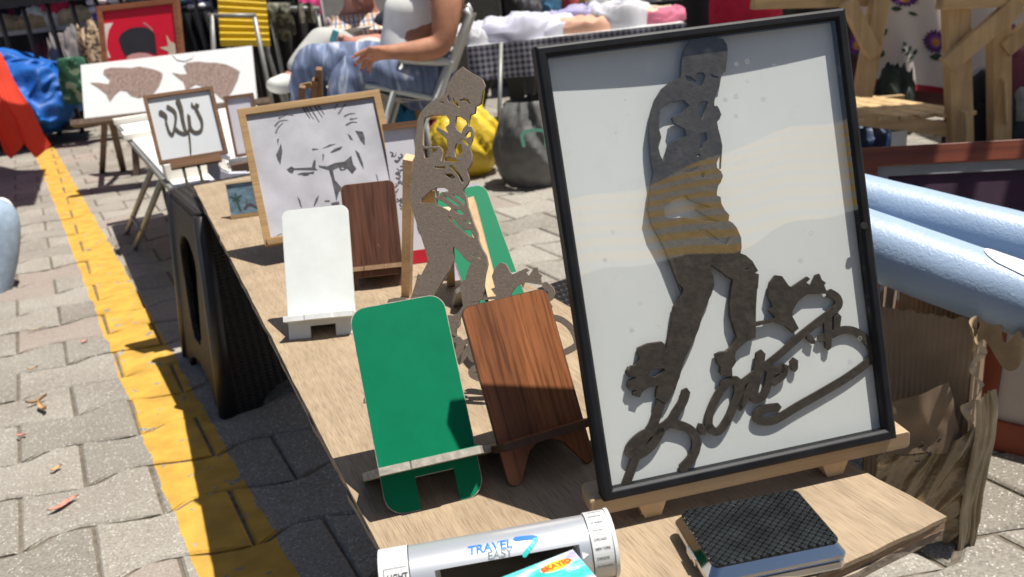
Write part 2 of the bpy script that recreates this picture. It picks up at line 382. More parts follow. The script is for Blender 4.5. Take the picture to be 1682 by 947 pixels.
for r in range(-9, 62):
    for j in range(-26, 34):
        p = O0 + E1 * (j - .5 * r + .5) + E2 * (r + .5); q = V((p.x, p.y, 0)); x = project(q)
        if abs(p.x) > 5.6 or p.y < -.3 or p.y > 9.5: continue
        if x and -60 < x[0] < 1740 and -20 < x[1] < 1000 and not any(inside(x, h) for h in HIDDEN): near.append(((q - CAM).length, r, j))
        else: far.append((r, j))
near.sort(); far += [(r, j) for _, r, j in near[300:]]; near = near[:300]
PG = [paver_geo(i) for i in range(5)]
PMESH = []
for vs, fs, c in PG:
    me = bpy.data.meshes.new('paver'); me.from_pydata([tuple(v) for v in vs], [], fs); me.update(); PMESH.append(me); me.materials.append(M_PAVER)
for i, (_, r, j) in enumerate(near):
    k = rnd.randrange(5); c = PG[k][2]; p = O0 + E1 * (j - .5 * r) + E2 * r + c
    o = bpy.data.objects.new('paver', PMESH[k]); COL.objects.link(o); o.parent = pavement
    o.location = (p.x, p.y, rnd.uniform(-.003, .001)); o.rotation_euler = (rnd.uniform(-.007, .007), rnd.uniform(-.007, .007), rnd.uniform(-.006, .006)); WM[o] = I4
bb = B(); rvs = []
for r, j in far:
    k = rnd.randrange(5); vs, fs, c = PG[k]; p = O0 + E1 * (j - .5 * r) + E2 * r + c; dz = rnd.uniform(-.003, .001)
    bb.add([(v.x + p.x, v.y + p.y, v.z + dz) for v in vs], fs); rvs += [rnd.random()] * len(vs)
me = bpy.data.meshes.new('pavers_beyond'); me.from_pydata(bb.v, [], bb.f); me.update()
me.attributes.new('rv', 'FLOAT', 'POINT').data.foreach_set('value', rvs)
tag(obj('pavers_beyond', me, M_PAVER, parent=pavement), kind='stuff')

# fallen leaves and litter on the pavers
M_LEAF = M('dry_leaf', (.42, .25, .12), .8, .35, 120, objvar=.3)
M_PLEAF = M('pink_leaf', (.50, .22, .17), .8, .3, 120)
def leaf(px, py, L_, w, ang, mat, lab, curl=.004):
    p = G(px, py); b_ = B(); n = 9
    def f(u, v):
        t = u * 2 - 1; ww = w * (1 - t * t) ** .8 * (v - .5)
        return V((t * L_ / 2, ww + .003 * math.sin(3 * t), .004 + curl * (abs(t) ** 2 + 3 * abs(v - .5) ** 2)))
    b_.grid(f, n, 4); o = b_.mesh('leaf')
    return solo('dry_leaf', o, mat, lab, 'leaf', group='dry leaves on the pavers', M_=Matrix.Translation(p) @ Matrix.Rotation(ang, 4, 'Z'))
leaf(72, 675, .055, .012, 2.2, M_LEAF, 'largest curled tan leaf on the grey pavers left of the yellow line', .010)
leaf(62, 663, .045, .009, .6, M_LEAF, 'thin tan leaf crossing the largest curled leaf on the grey pavers', .008)
leaf(106, 832, .055, .014, .8, M_PLEAF, 'long pinkish leaf lying on the paver nearest the bottom left')
leaf(94, 773, .022, .011, .5, M_LEAF, 'small brown leaf just above the long pinkish one at bottom left')
leaf(140, 563, .018, .012, .2, M_PLEAF, 'small pink petal beside the yellow line at mid height')
leaf(37, 718, .026, .008, 2.6, M_PLEAF, 'small pinkish leaf near the left edge below the curled leaf')
leaf(55, 608, .026, .008, .3, M_LEAF, 'small orange brown leaf near the left edge above the curled leaf')
leaf(60, 543, .05, .005, .25, M('straw', (.6, .52, .36), .8, .2, 90), 'pale straw stalk lying in a paver joint at the left')
leaf(35, 390, .03, .012, .3, M_LEAF, 'small tan leaf in the sun beside the denim leg at left')
FIG_OUT = [(0.0003, 0.2959), (0.0049, 0.2962), (0.0098, 0.2957), (0.015, 0.2933), (0.0203, 0.2912), (0.0223, 0.2877), (0.0222, 0.2835), (0.0207, 0.2771), (0.0188, 0.2703), (0.0161, 0.2692), (0.0153, 0.2672), (0.0143, 0.2647), (0.0129, 0.2607), (0.0109, 0.2576), (0.0091, 0.2545), (0.0078, 0.2504), (0.0078, 0.2484), (0.0096, 0.2485), (0.0108, 0.2463), (0.0117, 0.2423), (0.0101, 0.2397), (0.0081, 0.2381), (0.0082, 0.2338), (0.0091, 0.2275), (0.0095, 0.2217), (0.0083, 0.2162), (0.0093, 0.2219), (0.0069, 0.2156), (0.0039, 0.2113), (0.0037, 0.2079), (0.0063, 0.2047), (0.0071, 0.2017), (0.0048, 0.1977), (0.003, 0.1961), (0.0012, 0.1925), (0.001, 0.1892), (0.0034, 0.1881), (0.0033, 0.1835), (0.0052, 0.1789), (0.0079, 0.1751), (0.0067, 0.1714), (0.0095, 0.1695), (0.012, 0.1657), (0.0141, 0.1586), (0.0135, 0.1519), (0.0121, 0.1482), (0.016, 0.1461), (0.02, 0.1415), (0.022, 0.1368), (0.0203, 0.1397), (0.0221, 0.1359), (0.022, 0.1337), (0.0199, 0.1336), (0.0234, 0.1319), (0.0215, 0.123), (0.0206, 0.1218), (0.0181, 0.1097), (0.0167, 0.1009), (0.015, 0.0893), (0.0082, 0.088), (0.0019, 0.0842), (-0.0007, 0.0824), (-0.0017, 0.0799), (-0.0014, 0.0753), (-0.0035, 0.073), (-0.0051, 0.0715), (-0.0055, 0.0657), (-0.0126, 0.0684), (-0.0138, 0.07), (-0.0126, 0.0738), (-0.0147, 0.0769), (-0.0153, 0.0829), (-0.0114, 0.0839), (-0.0072, 0.0836), (-0.003, 0.086), (-0.0002, 0.0895), (0.0017, 0.0924), (0.0006, 0.0984), (-0.001, 0.1067), (-0.0002, 0.1156), (0.0018, 0.1232), (0.0045, 0.1317), (0.0002, 0.1346), (-0.0043, 0.1394), (-0.0097, 0.1443), (-0.0109, 0.1418), (-0.0094, 0.1367), (-0.0096, 0.1296), (-0.0126, 0.1239), (-0.0155, 0.12), (-0.0204, 0.112), (-0.0245, 0.1029), (-0.0306, 0.0933), (-0.0376, 0.0839), (-0.0417, 0.0757), (-0.0399, 0.0796), (-0.043, 0.0723), (-0.0497, 0.0618), (-0.054, 0.0567), (-0.0569, 0.0577), (-0.0596, 0.0602), (-0.0613, 0.0621), (-0.0601, 0.0667), (-0.0582, 0.0698), (-0.0597, 0.0696), (-0.0657, 0.0698), (-0.0707, 0.0673), (-0.0726, 0.0642), (-0.0768, 0.0665), (-0.0765, 0.0684), (-0.0729, 0.0692), (-0.0787, 0.0708), (-0.0798, 0.0734), (-0.0784, 0.0761), (-0.0721, 0.078), (-0.0783, 0.08), (-0.0794, 0.0826), (-0.0775, 0.0852), (-0.0781, 0.0826), (-0.0754, 0.086), (-0.0722, 0.0859), (-0.0684, 0.0896), (-0.0696, 0.0942), (-0.0687, 0.0971), (-0.0611, 0.0989), (-0.0516, 0.0984), (-0.0496, 0.0959), (-0.0506, 0.0925), (-0.0495, 0.0905), (-0.0489, 0.0949), (-0.0454, 0.1031), (-0.043, 0.1097), (-0.0401, 0.1198), (-0.0379, 0.1221), (-0.033, 0.1274), (-0.0315, 0.1316), (-0.0346, 0.1356), (-0.0367, 0.1457), (-0.0387, 0.1539), (-0.0363, 0.1426), (-0.04, 0.1586), (-0.0435, 0.1687), (-0.0468, 0.1769), (-0.0482, 0.1876), (-0.0452, 0.1976), (-0.0431, 0.2048), (-0.0408, 0.2102), (-0.041, 0.2158), (-0.0409, 0.2243), (-0.0404, 0.2327), (-0.0402, 0.2344), (-0.0391, 0.2417), (-0.0362, 0.2507), (-0.0327, 0.2577), (-0.0268, 0.2644), (-0.0202, 0.2682), (-0.0151, 0.2694), (-0.0125, 0.27), (-0.0118, 0.2746), (-0.0104, 0.2809), (-0.008, 0.2872), (-0.0037, 0.2922)]
FIG_HOLES = [[(-0.0307, 0.2513), (-0.0221, 0.2553), (-0.0131, 0.2556), (-0.0092, 0.2513), (-0.0131, 0.249), (-0.0154, 0.2469), (-0.02, 0.2461), (-0.0225, 0.2446), (-0.0217, 0.2412), (-0.0149, 0.2365), (-0.0141, 0.2317), (-0.0213, 0.2303), (-0.0278, 0.2274), (-0.0308, 0.2208), (-0.0328, 0.217), (-0.0346, 0.2215), (-0.0351, 0.2263), (-0.0351, 0.2271), (-0.0322, 0.2332), (-0.033, 0.2395)], [(-0.0031, 0.2519), (-0.0004, 0.2529), (0.0041, 0.2524), (0.0013, 0.2475), (-0.0017, 0.2404), (-0.0039, 0.243), (-0.0049, 0.2465)], [(-0.0098, 0.2715), (-0.006, 0.2701), (-0.0026, 0.2669), (-0.0014, 0.2719), (0.0033, 0.2717), (0.0045, 0.2693), (0.0021, 0.2634), (-0.001, 0.2624), (-0.0047, 0.2648), (-0.0092, 0.2682)], [(0.0077, 0.2707), (0.01, 0.269), (0.0138, 0.2671), (0.0121, 0.2658), (0.0087, 0.2668)], [(-0.0055, 0.2319), (-0.0003, 0.2326), (-0.0002, 0.2269), (-0.0029, 0.2254), (-0.0038, 0.2226), (-0.0066, 0.2211), (-0.0074, 0.226), (-0.0053, 0.2295)], [(-0.0373, 0.1869), (-0.0295, 0.1919), (-0.0202, 0.1933), (-0.0188, 0.1898), (-0.0102, 0.1856), (-0.0026, 0.182), (-0.0148, 0.1824), (-0.0075, 0.1765), (0.0011, 0.1718), (-0.01, 0.1735), (-0.0234, 0.1785), (-0.0334, 0.1791), (-0.0374, 0.1807)], [(-0.0106, 0.2181), (-0.0074, 0.2191), (-0.0062, 0.217), (-0.0087, 0.2169)], [(-0.022, 0.2088), (-0.0148, 0.2101), (-0.008, 0.2111), (-0.0099, 0.209), (-0.0152, 0.2069)], [(-0.0083, 0.2059), (-0.0052, 0.2064), (-0.0058, 0.2022), (-0.0082, 0.203)], [(-0.0157, 0.1691), (-0.0106, 0.1688), (-0.0017, 0.1601), (0.0067, 0.1607), (0.0038, 0.1549), (-0.0039, 0.1586), (-0.0114, 0.1636)], [(0.0139, 0.138), (0.0173, 0.1373), (0.015, 0.1359)], [(-0.0651, 0.0783), (-0.0619, 0.0813), (-0.0529, 0.0805), (-0.0522, 0.079), (-0.06, 0.0756)]]
FIG_LEAF = [(0.0309, 0.1248), (0.0357, 0.1292), (0.0404, 0.1278), (0.0443, 0.1206), (0.0462, 0.119), (0.0588, 0.1243), (0.0607, 0.1224), (0.0576, 0.1203), (0.0608, 0.1178), (0.0652, 0.1243), (0.0681, 0.1248), (0.0693, 0.1203), (0.0721, 0.1178), (0.0705, 0.1162), (0.0725, 0.1099), (0.0572, 0.1122), (0.0496, 0.1085), (0.0449, 0.1028), (0.0441, 0.099), (0.0477, 0.0898), (0.0432, 0.0873), (0.0377, 0.0935), (0.0299, 0.0978), (0.0166, 0.0967), (0.017, 0.0999), (0.0239, 0.0997), (0.0317, 0.1005), (0.027, 0.1066), (0.0306, 0.1079), (0.0278, 0.1175)]
FIG_STROKES = [([(-0.0578, 0.0584), (-0.0607, 0.0531), (-0.0662, 0.0433), (-0.074, 0.035), (-0.0798, 0.0263), (-0.0854, 0.0166), (-0.0921, 0.0051)], 0.0056, 0.0046), ([(-0.0608, 0.0387), (-0.0687, 0.03), (-0.0785, 0.0255), (-0.0851, 0.0284), (-0.0823, 0.0332), (-0.0741, 0.038), (-0.0642, 0.0394), (-0.0546, 0.0425), (-0.0486, 0.0487), (-0.0425, 0.0554), (-0.0395, 0.0618)], 0.0051, 0.0051), ([(-0.0566, 0.0429), (-0.0488, 0.0403), (-0.0412, 0.0358), (-0.0375, 0.0296), (-0.0382, 0.0217), (-0.0428, 0.0147), (-0.0497, 0.0096)], 0.0051, 0.0056), ([(-0.0329, 0.0361), (-0.0311, 0.0313)], 0.0046, 0.0041), ([(-0.027, 0.0345), (-0.0246, 0.044), (-0.0167, 0.0554), (-0.0084, 0.0623), (-0.0032, 0.0618), (-0.0027, 0.0547), (-0.0065, 0.0464), (-0.012, 0.0375), (-0.0192, 0.0304), (-0.0239, 0.0308), (-0.0264, 0.0348)], 0.0046, 0.0046), ([(-0.0131, 0.0622), (-0.0054, 0.0634), (-0.0016, 0.0613), (-0.0058, 0.0463)], 0.0035, 0.0035), ([(0.0011, 0.0608), (-0.0031, 0.0431), (0.0126, 0.0639)], 0.0043, 0.0048), ([(0.0176, 0.0775), (0.0139, 0.065), (0.0086, 0.0501), (0.0115, 0.0463), (0.0178, 0.051), (0.0221, 0.0621)], 0.006, 0.0043), ([(0.0214, 0.0649), (0.0308, 0.0638), (0.0338, 0.0652), (0.0315, 0.059), (0.0233, 0.0553)], 0.0048, 0.004), ([(0.0009, 0.0595), (0.0188, 0.068), (0.0323, 0.0747), (0.0476, 0.0838), (0.0613, 0.0907), (0.0735, 0.0965), (0.0798, 0.1007), (0.0791, 0.1061), (0.0739, 0.1103)], 0.0038, 0.0051), ([(0.0545, 0.0826), (0.0575, 0.0781)], 0.0038, 0.003), ([(0.0705, 0.0956), (0.0681, 0.0722)], 0.0054, 0.0038), ([(0.078, 0.093), (0.0761, 0.084)], 0.0048, 0.004), ([(0.0412, 0.0678), (0.0411, 0.0618)], 0.0054, 0.004), ([(0.0627, 0.0798), (0.0714, 0.0809), (0.0802, 0.0826), (0.0886, 0.0807), (0.0965, 0.0743), (0.1013, 0.0647), (0.0994, 0.0583), (0.0816, 0.0495), (0.0604, 0.0421), (0.0395, 0.0355), (0.0218, 0.0296), (0.0115, 0.031), (0.0085, 0.0349), (0.0139, 0.0385), (0.0255, 0.0378)], 0.0046, 0.0051)]
STD_OUT = [(0.0034, 0.3042), (0.009, 0.2996), (0.0166, 0.2955), (0.0216, 0.2916), (0.0238, 0.2867), (0.0215, 0.2809), (0.0202, 0.2715), (0.0183, 0.2698), (0.0151, 0.2688), (0.0144, 0.2629), (0.01, 0.2614), (0.0089, 0.2566), (0.008, 0.2513), (0.0112, 0.2506), (0.013, 0.2457), (0.0113, 0.2386), (0.0089, 0.2327), (0.011, 0.2266), (0.0112, 0.2195), (0.0087, 0.2148), (0.0067, 0.2136), (0.0073, 0.2088), (0.0085, 0.204), (0.0069, 0.1998), (0.0037, 0.1967), (0.0025, 0.195), (0.0058, 0.188), (0.0071, 0.1797), (0.0097, 0.1727), (0.0123, 0.1651), (0.0162, 0.1562), (0.0168, 0.1499), (0.0201, 0.1423), (0.024, 0.136), (0.0253, 0.1285), (0.0226, 0.1184), (0.0211, 0.1058), (0.0204, 0.097), (0.0064, 0.095), (0.0051, 0.1058), (0.0045, 0.1159), (0.0066, 0.1235), (0.01, 0.1298), (0.004, 0.1337), (-0.0013, 0.1401), (-0.0074, 0.1452), (-0.0068, 0.1338), (-0.0096, 0.1249), (-0.0165, 0.116), (-0.022, 0.107), (-0.0255, 0.1013), (-0.0463, 0.1012), (-0.0427, 0.1109), (-0.0371, 0.1212), (-0.0314, 0.1314), (-0.0347, 0.1443), (-0.0388, 0.1572), (-0.0435, 0.1701), (-0.0489, 0.187), (-0.0502, 0.1909), (-0.0487, 0.2011), (-0.0466, 0.2088), (-0.047, 0.2096), (-0.0443, 0.2205), (-0.0435, 0.226), (-0.0428, 0.2351), (-0.0434, 0.2425), (-0.0413, 0.2497), (-0.0406, 0.2594), (-0.0379, 0.2653), (-0.0312, 0.2722), (-0.0233, 0.2766), (-0.0168, 0.2792), (-0.0123, 0.2819), (-0.0109, 0.289), (-0.0076, 0.2948), (-0.0024, 0.3004)]
STD_HOLES = [[(-0.0353, 0.2555), (-0.0333, 0.2614), (-0.0261, 0.2634), (-0.0131, 0.2627), (-0.0099, 0.2589), (-0.0093, 0.2546), (-0.0132, 0.2518), (-0.0106, 0.2457), (-0.0216, 0.2523), (-0.0223, 0.2499), (-0.0122, 0.2409), (-0.0114, 0.2325), (-0.0134, 0.2265), (-0.0161, 0.2212), (-0.0186, 0.2219), (-0.0166, 0.2291), (-0.0172, 0.2327), (-0.0211, 0.2353), (-0.0303, 0.2345), (-0.0355, 0.2366)], [(-0.0353, 0.2336), (-0.0264, 0.2341), (-0.0214, 0.2327), (-0.0217, 0.2311), (-0.0257, 0.2295), (-0.0284, 0.2245), (-0.0343, 0.225)], [(-0.0034, 0.2609), (-0.0002, 0.2608), (0.0061, 0.2568), (0.0074, 0.2531), (0.0035, 0.2498), (0.0016, 0.2451), (-0.0029, 0.2489), (-0.0048, 0.2526)], [(0.008, 0.2471), (0.0105, 0.247), (0.0105, 0.2422), (0.006, 0.2406), (0.0047, 0.2431)], [(-0.0004, 0.241), (0.0047, 0.2395), (0.0085, 0.2351), (0.0078, 0.2328), (0.0021, 0.2378)], [(-0.0036, 0.2369), (0.0015, 0.2355), (0.0027, 0.2282), (-0.0005, 0.2272), (0.0007, 0.2235), (-0.0044, 0.2249), (-0.0056, 0.231)], [(-0.0141, 0.2247), (-0.0095, 0.2251), (-0.0006, 0.2211), (-0.0051, 0.2201), (-0.0148, 0.2211)], [(-0.0116, 0.2795), (-0.0097, 0.2805), (-0.0078, 0.2756), (-0.0085, 0.272), (-0.0117, 0.2758)], [(-0.0065, 0.2779), (-0.0027, 0.2741), (0.0005, 0.2685), (-0.0014, 0.2686), (-0.0059, 0.2731)], [(-0.0007, 0.2752), (0.005, 0.2766), (0.0088, 0.2746), (0.0113, 0.2691), (0.0063, 0.2735), (-0.0001, 0.2739)], [(-0.0194, 0.2751), (-0.0156, 0.2749), (-0.0136, 0.2726), (-0.0169, 0.2728)], [(-0.0246, 0.2173), (-0.0135, 0.2168), (-0.0142, 0.2145), (-0.0239, 0.2154)], [(-0.0149, 0.2102), (-0.0077, 0.2103), (-0.0046, 0.2066), (-0.0078, 0.2048), (-0.0129, 0.2078)], [(-0.0109, 0.2173), (-0.007, 0.2176), (-0.0007, 0.2103), (0.0034, 0.2036), (0.0031, 0.2), (0.0012, 0.2012), (-0.0013, 0.2067), (-0.0058, 0.2123)], [(-0.0385, 0.1848), (-0.0371, 0.1886), (-0.028, 0.196), (-0.0247, 0.1968), (-0.0246, 0.1837)], [(-0.0236, 0.1984), (-0.0157, 0.1981), (-0.011, 0.1954), (-0.0117, 0.1935), (-0.0171, 0.194), (-0.0178, 0.1925), (-0.0219, 0.1894), (-0.0237, 0.1895)], [(-0.0168, 0.1928), (-0.0097, 0.1878), (-0.0003, 0.1818), (-0.0016, 0.1806), (-0.0064, 0.1826), (-0.0131, 0.1872)], [(-0.0226, 0.1878), (-0.0158, 0.185), (-0.0084, 0.1789), (-0.0105, 0.1764), (-0.0159, 0.1794), (-0.0234, 0.1828)], [(-0.0076, 0.1921), (-0.0009, 0.1894), (0.0038, 0.1855), (0.0051, 0.1798), (0.0031, 0.1817), (-0.0009, 0.1856), (-0.0063, 0.1896)], [(-0.0057, 0.1782), (0.0003, 0.1774), (0.0043, 0.1735), (0.0003, 0.173), (-0.0037, 0.175)], [(-0.0119, 0.1726), (-0.0065, 0.1693), (0.0029, 0.1596), (0.0096, 0.1595), (0.0135, 0.1512), (0.0069, 0.1545), (-0.0025, 0.1623), (-0.0105, 0.1694)], [(0.003, 0.1685), (0.0083, 0.1671), (0.0109, 0.1639), (0.0069, 0.1652)], [(0.0074, 0.1387), (0.0194, 0.1338), (0.0187, 0.1329), (0.0081, 0.1374)]]
STD_LEGS = [[(0.0214, 0.1211), (0.0188, 0.1085), (0.0173, 0.0994), (0.0156, 0.0873), (0.0085, 0.086), (0.002, 0.082), (-0.0007, 0.0802), (-0.0018, 0.0776), (-0.0015, 0.0728), (-0.0036, 0.0704), (-0.0053, 0.0688), (-0.0057, 0.0628), (-0.0131, 0.0656), (-0.0143, 0.0673), (-0.0131, 0.0712), (-0.0153, 0.0744), (-0.0159, 0.0807), (-0.0118, 0.0817), (-0.0075, 0.0814), (-0.0031, 0.0839), (-0.0002, 0.0875), (0.0018, 0.0905), (0.0006, 0.0968), (-0.001, 0.1054), (-0.0001, 0.1118)], [(-0.0212, 0.1109), (-0.0254, 0.1014), (-0.0318, 0.0915), (-0.039, 0.0817), (-0.0433, 0.0732), (-0.0414, 0.0772), (-0.0446, 0.0697), (-0.0516, 0.0588), (-0.0561, 0.0535), (-0.0591, 0.0545), (-0.0619, 0.0571), (-0.0636, 0.0591), (-0.0624, 0.0639), (-0.0604, 0.0671), (-0.062, 0.0669), (-0.0682, 0.0671), (-0.0734, 0.0645), (-0.0754, 0.0613), (-0.0797, 0.0636), (-0.0794, 0.0656), (-0.0757, 0.0665), (-0.0817, 0.0681), (-0.0829, 0.0708), (-0.0814, 0.0736), (-0.0749, 0.0756), (-0.0813, 0.0777), (-0.0824, 0.0804), (-0.0805, 0.0831), (-0.0811, 0.0804), (-0.0783, 0.0839), (-0.075, 0.0838), (-0.071, 0.0876), (-0.0723, 0.0924), (-0.0713, 0.0954), (-0.0634, 0.0973), (-0.0536, 0.0968), (-0.0515, 0.0942), (-0.0525, 0.0906), (-0.0514, 0.0886), (-0.0508, 0.0931), (-0.0471, 0.1016), (-0.0446, 0.1085), (-0.0416, 0.119)]]
PORT_POLY = [[(-0.0529, 0.1065), (-0.0453, 0.1096), (-0.0418, 0.1061), (-0.017, 0.1034), (-0.0122, 0.113), (-0.0092, 0.1139), (-0.0118, 0.1011), (-0.0091, 0.0977), (-0.0206, 0.0996), (-0.0422, 0.1038), (-0.046, 0.0989), (-0.0498, 0.101)], [(-0.0394, 0.0969), (-0.0321, 0.0981), (-0.0211, 0.0968), (-0.014, 0.0971), (-0.0162, 0.093), (-0.0243, 0.095), (-0.037, 0.0951)], [(-0.0354, 0.0957), (-0.0282, 0.0968), (-0.0215, 0.0951), (-0.0235, 0.0922), (-0.0304, 0.0928)], [(-0.0068, 0.1047), (0.0053, 0.1012), (0.0174, 0.1045), (0.0317, 0.1042), (0.0433, 0.1113), (0.0434, 0.0978), (0.0469, 0.0907), (0.0391, 0.0837), (0.0337, 0.0929), (0.0216, 0.097), (0.0124, 0.0941), (0.0123, 0.0793), (0.0196, 0.0663), (0.0199, 0.0603), (0.0149, 0.0612), (0.008, 0.047), (0.0082, 0.0594), (0.0081, 0.0801), (0.0069, 0.095), (-0.006, 0.1016)], [(0.0216, 0.097), (0.0275, 0.0975), (0.0325, 0.0937), (0.0291, 0.0913), (0.0234, 0.0917)], [(-0.0257, 0.0463), (-0.0209, 0.0557), (-0.0149, 0.0605), (-0.0188, 0.0524), (-0.024, 0.046)], [(-0.0459, 0.0644), (-0.043, 0.0581), (-0.0425, 0.0463), (-0.0446, 0.0496)], [(-0.0091, 0.0512), (-0.0021, 0.0509), (-0.0012, 0.0484), (-0.0081, 0.0493)], [(-0.0002, 0.0461), (0.0113, 0.0465), (0.0117, 0.0417), (0.0003, 0.0416)], [(0.0567, 0.148), (0.0677, 0.1448), (0.0687, 0.1356), (0.0663, 0.124), (0.0619, 0.1307), (0.0594, 0.1401)], [(0.0445, 0.1454), (0.0482, 0.1419), (0.0509, 0.1339), (0.047, 0.1361)], [(-0.0577, 0.1526), (-0.0547, 0.1536), (-0.0583, 0.1425)], [(-0.0534, 0.1461), (-0.0535, 0.1344), (-0.0601, 0.115), (-0.0625, 0.1212), (-0.0635, 0.1302), (-0.0578, 0.138)], [(0.0507, 0.119), (0.0554, 0.1138), (0.0581, 0.0984), (0.0574, 0.0881), (0.0547, 0.096), (0.0517, 0.1099)], [(0.0137, 0.1212), (0.0218, 0.1258), (0.0337, 0.1277), (0.0299, 0.1233), (0.0178, 0.1205)], [(0.0038, 0.1287), (0.0146, 0.1329), (0.0246, 0.1328), (0.014, 0.13)], [(0.0735, 0.0785), (0.075, 0.0746), (0.0752, 0.0642), (0.0738, 0.0689)]]
PORT_STROKE = [[(-0.0126, 0.1958), (-0.005, 0.1769)], [(-0.0083, 0.1958), (0.0002, 0.1746)], [(-0.0026, 0.1958), (0.0076, 0.169)], [(0.0046, 0.1963), (0.0133, 0.1756)], [(0.0101, 0.1954), (0.0169, 0.1795)], [(-0.0564, 0.173), (-0.0483, 0.1791), (-0.0371, 0.1788)], [(-0.0571, 0.1628), (-0.0529, 0.1695), (-0.0448, 0.1756)], [(-0.0428, 0.1856), (-0.0369, 0.1871), (-0.0275, 0.1847)], [(-0.0488, 0.1836), (-0.0427, 0.1862), (-0.0368, 0.1876)], [(0.034, 0.1859), (0.0397, 0.1925)], [(0.0382, 0.1778), (0.0456, 0.1857), (0.0524, 0.1907)], [(0.0457, 0.1722), (0.0534, 0.1746), (0.0621, 0.1742)], [(0.0458, 0.1587), (0.0551, 0.1617), (0.0621, 0.1601)], [(0.0532, 0.1665), (0.0634, 0.1665)], [(-0.0102, 0.1298), (-0.0019, 0.129)], [(-0.0987, 0.0074), (-0.0926, 0.0106), (-0.0951, 0.0076), (-0.0883, 0.0112), (-0.0905, 0.0073), (-0.084, 0.0124), (-0.0782, 0.0137)], [(0.0033, 0.1193), (0.001, 0.1108)]]
CALLI = [([(-0.0482, 0.1207), (-0.0388, 0.1101), (-0.0417, 0.0938)], 0.01, 0.0023), ([(-0.0301, 0.1318), (-0.0176, 0.1179), (-0.0187, 0.1), (-0.028, 0.0756), (-0.0347, 0.0655), (-0.0399, 0.0755), (-0.0406, 0.0936)], 0.0061, 0.0038), ([(-0.0047, 0.1419), (-0.0023, 0.1195), (-0.004, 0.0957), (-0.0039, 0.0696)], 0.01, 0.0054), ([(-0.0242, 0.0789), (-0.0188, 0.07), (-0.0083, 0.0635), (0.0008, 0.0668), (0.0063, 0.0779), (0.0099, 0.1055)], 0.0054, 0.0038), ([(0.0116, 0.1012), (0.0091, 0.0734), (0.0178, 0.0619), (0.0308, 0.0658), (0.0367, 0.085), (0.0328, 0.1079), (0.0303, 0.1204)], 0.0054, 0.0061), ([(0.024, 0.1306), (0.0249, 0.1232), (0.031, 0.1231), (0.0335, 0.1275), (0.0352, 0.1216), (0.0383, 0.1252)], 0.0035, 0.0035), ([(0.003, 0.0684), (0.0002, 0.0428), (-0.0042, 0.0154)], 0.0038, 0.0031)]
# ---------------------------------------------------------------- the plank table
ZP = .44
PL_C = [V((-.663, 1.812)), V((-.044, .323)), V((.266, .451)), V((-.42, 1.91))]
PL_ANG = math.atan2(1.489, -.619)
W_PLY = wood('plywood_face', (.365, .280, .185), dark=.56, axis='X', rough=.74, grain=2.8, rings=.13, pores=.72, scale=2.4)
W_PLYE = M('plywood_edge', (.33, .22, .135), .8, .4, 60, .8, 200, stretch=(1, 1, 6), dist=.002)
PLM = Matrix.Translation((-.2, 1.1, ZP)) @ Matrix.Rotation(PL_ANG, 4, 'Z')
pli = PLM.inverted()
plank = thing('plank_table', 'long weathered plywood plank laid across black stools as a stall table', 'table', PLM)
def plank_ply(name, z0, z1, mat, rag, seed, inset=0.0):
    rr = random.Random(seed); c = [(pli @ V((p.x, p.y, ZP))).to_2d() for p in PL_C]; out = []
    for a, b_, n in ((c[0], c[1], 60), (c[1], c[2], 26), (c[2], c[3], 60), (c[3], c[0], 12)):
        q = (b_ - a).normalized(); q = V((-q.y, q.x))
        for i in range(n): 
            w = rag * (.35 * noise.noise(V((i * .23, seed, a.x * 9))) + .8 * rr.uniform(-1, 1) * (rr.random() < .30))
            out.append(tuple(a.lerp(b_, i / n) + q * (w + inset)))
    return obj(name, B().prism(out, z0, z1), mat, plank)
plank_ply('face_ply', -.0035, 0, W_PLY, .0016, 3)
plank_ply('middle_ply', -.0105, -.0037, W_PLYE, .0026, 5, .0012)
plank_ply('bottom_ply', -.018, -.0107, M('plywood_dark', (.27, .22, .17), .85, .4, 50, .6, 150), .0022, 8, .0008)

# black rattan pattern plastic stools under it
M_STOOL = M('black_plastic', (.018, .018, .019), .42, .2, 30)
def rattan():
    m, N, L, b = nt('black_rattan_plastic'); b.inputs['Base Color'].default_value = (.014, .013, .012, 1); b.inputs['Roughness'].default_value = .5; b.inputs['Specular IOR Level'].default_value = .3
    tc = N.new('ShaderNodeTexCoord')
    w1 = N.new('ShaderNodeTexWave'); w1.bands_direction = 'Y'; w1.inputs['Scale'].default_value = 42; w1.inputs['Distortion'].default_value = 1.5; w1.inputs['Detail Scale'].default_value = 6
    w2 = N.new('ShaderNodeTexWave'); w2.bands_direction = 'X'; w2.inputs['Scale'].default_value = 20
    L.new(tc.outputs['Object'], w1.inputs['Vector']); L.new(tc.outputs['Object'], w2.inputs['Vector'])
    bump(N, L, b, math_(N, L, 'MULTIPLY', w1.outputs['Fac'], w2.outputs['Fac']), .8, .004); return m
M_RATTAN = rattan()
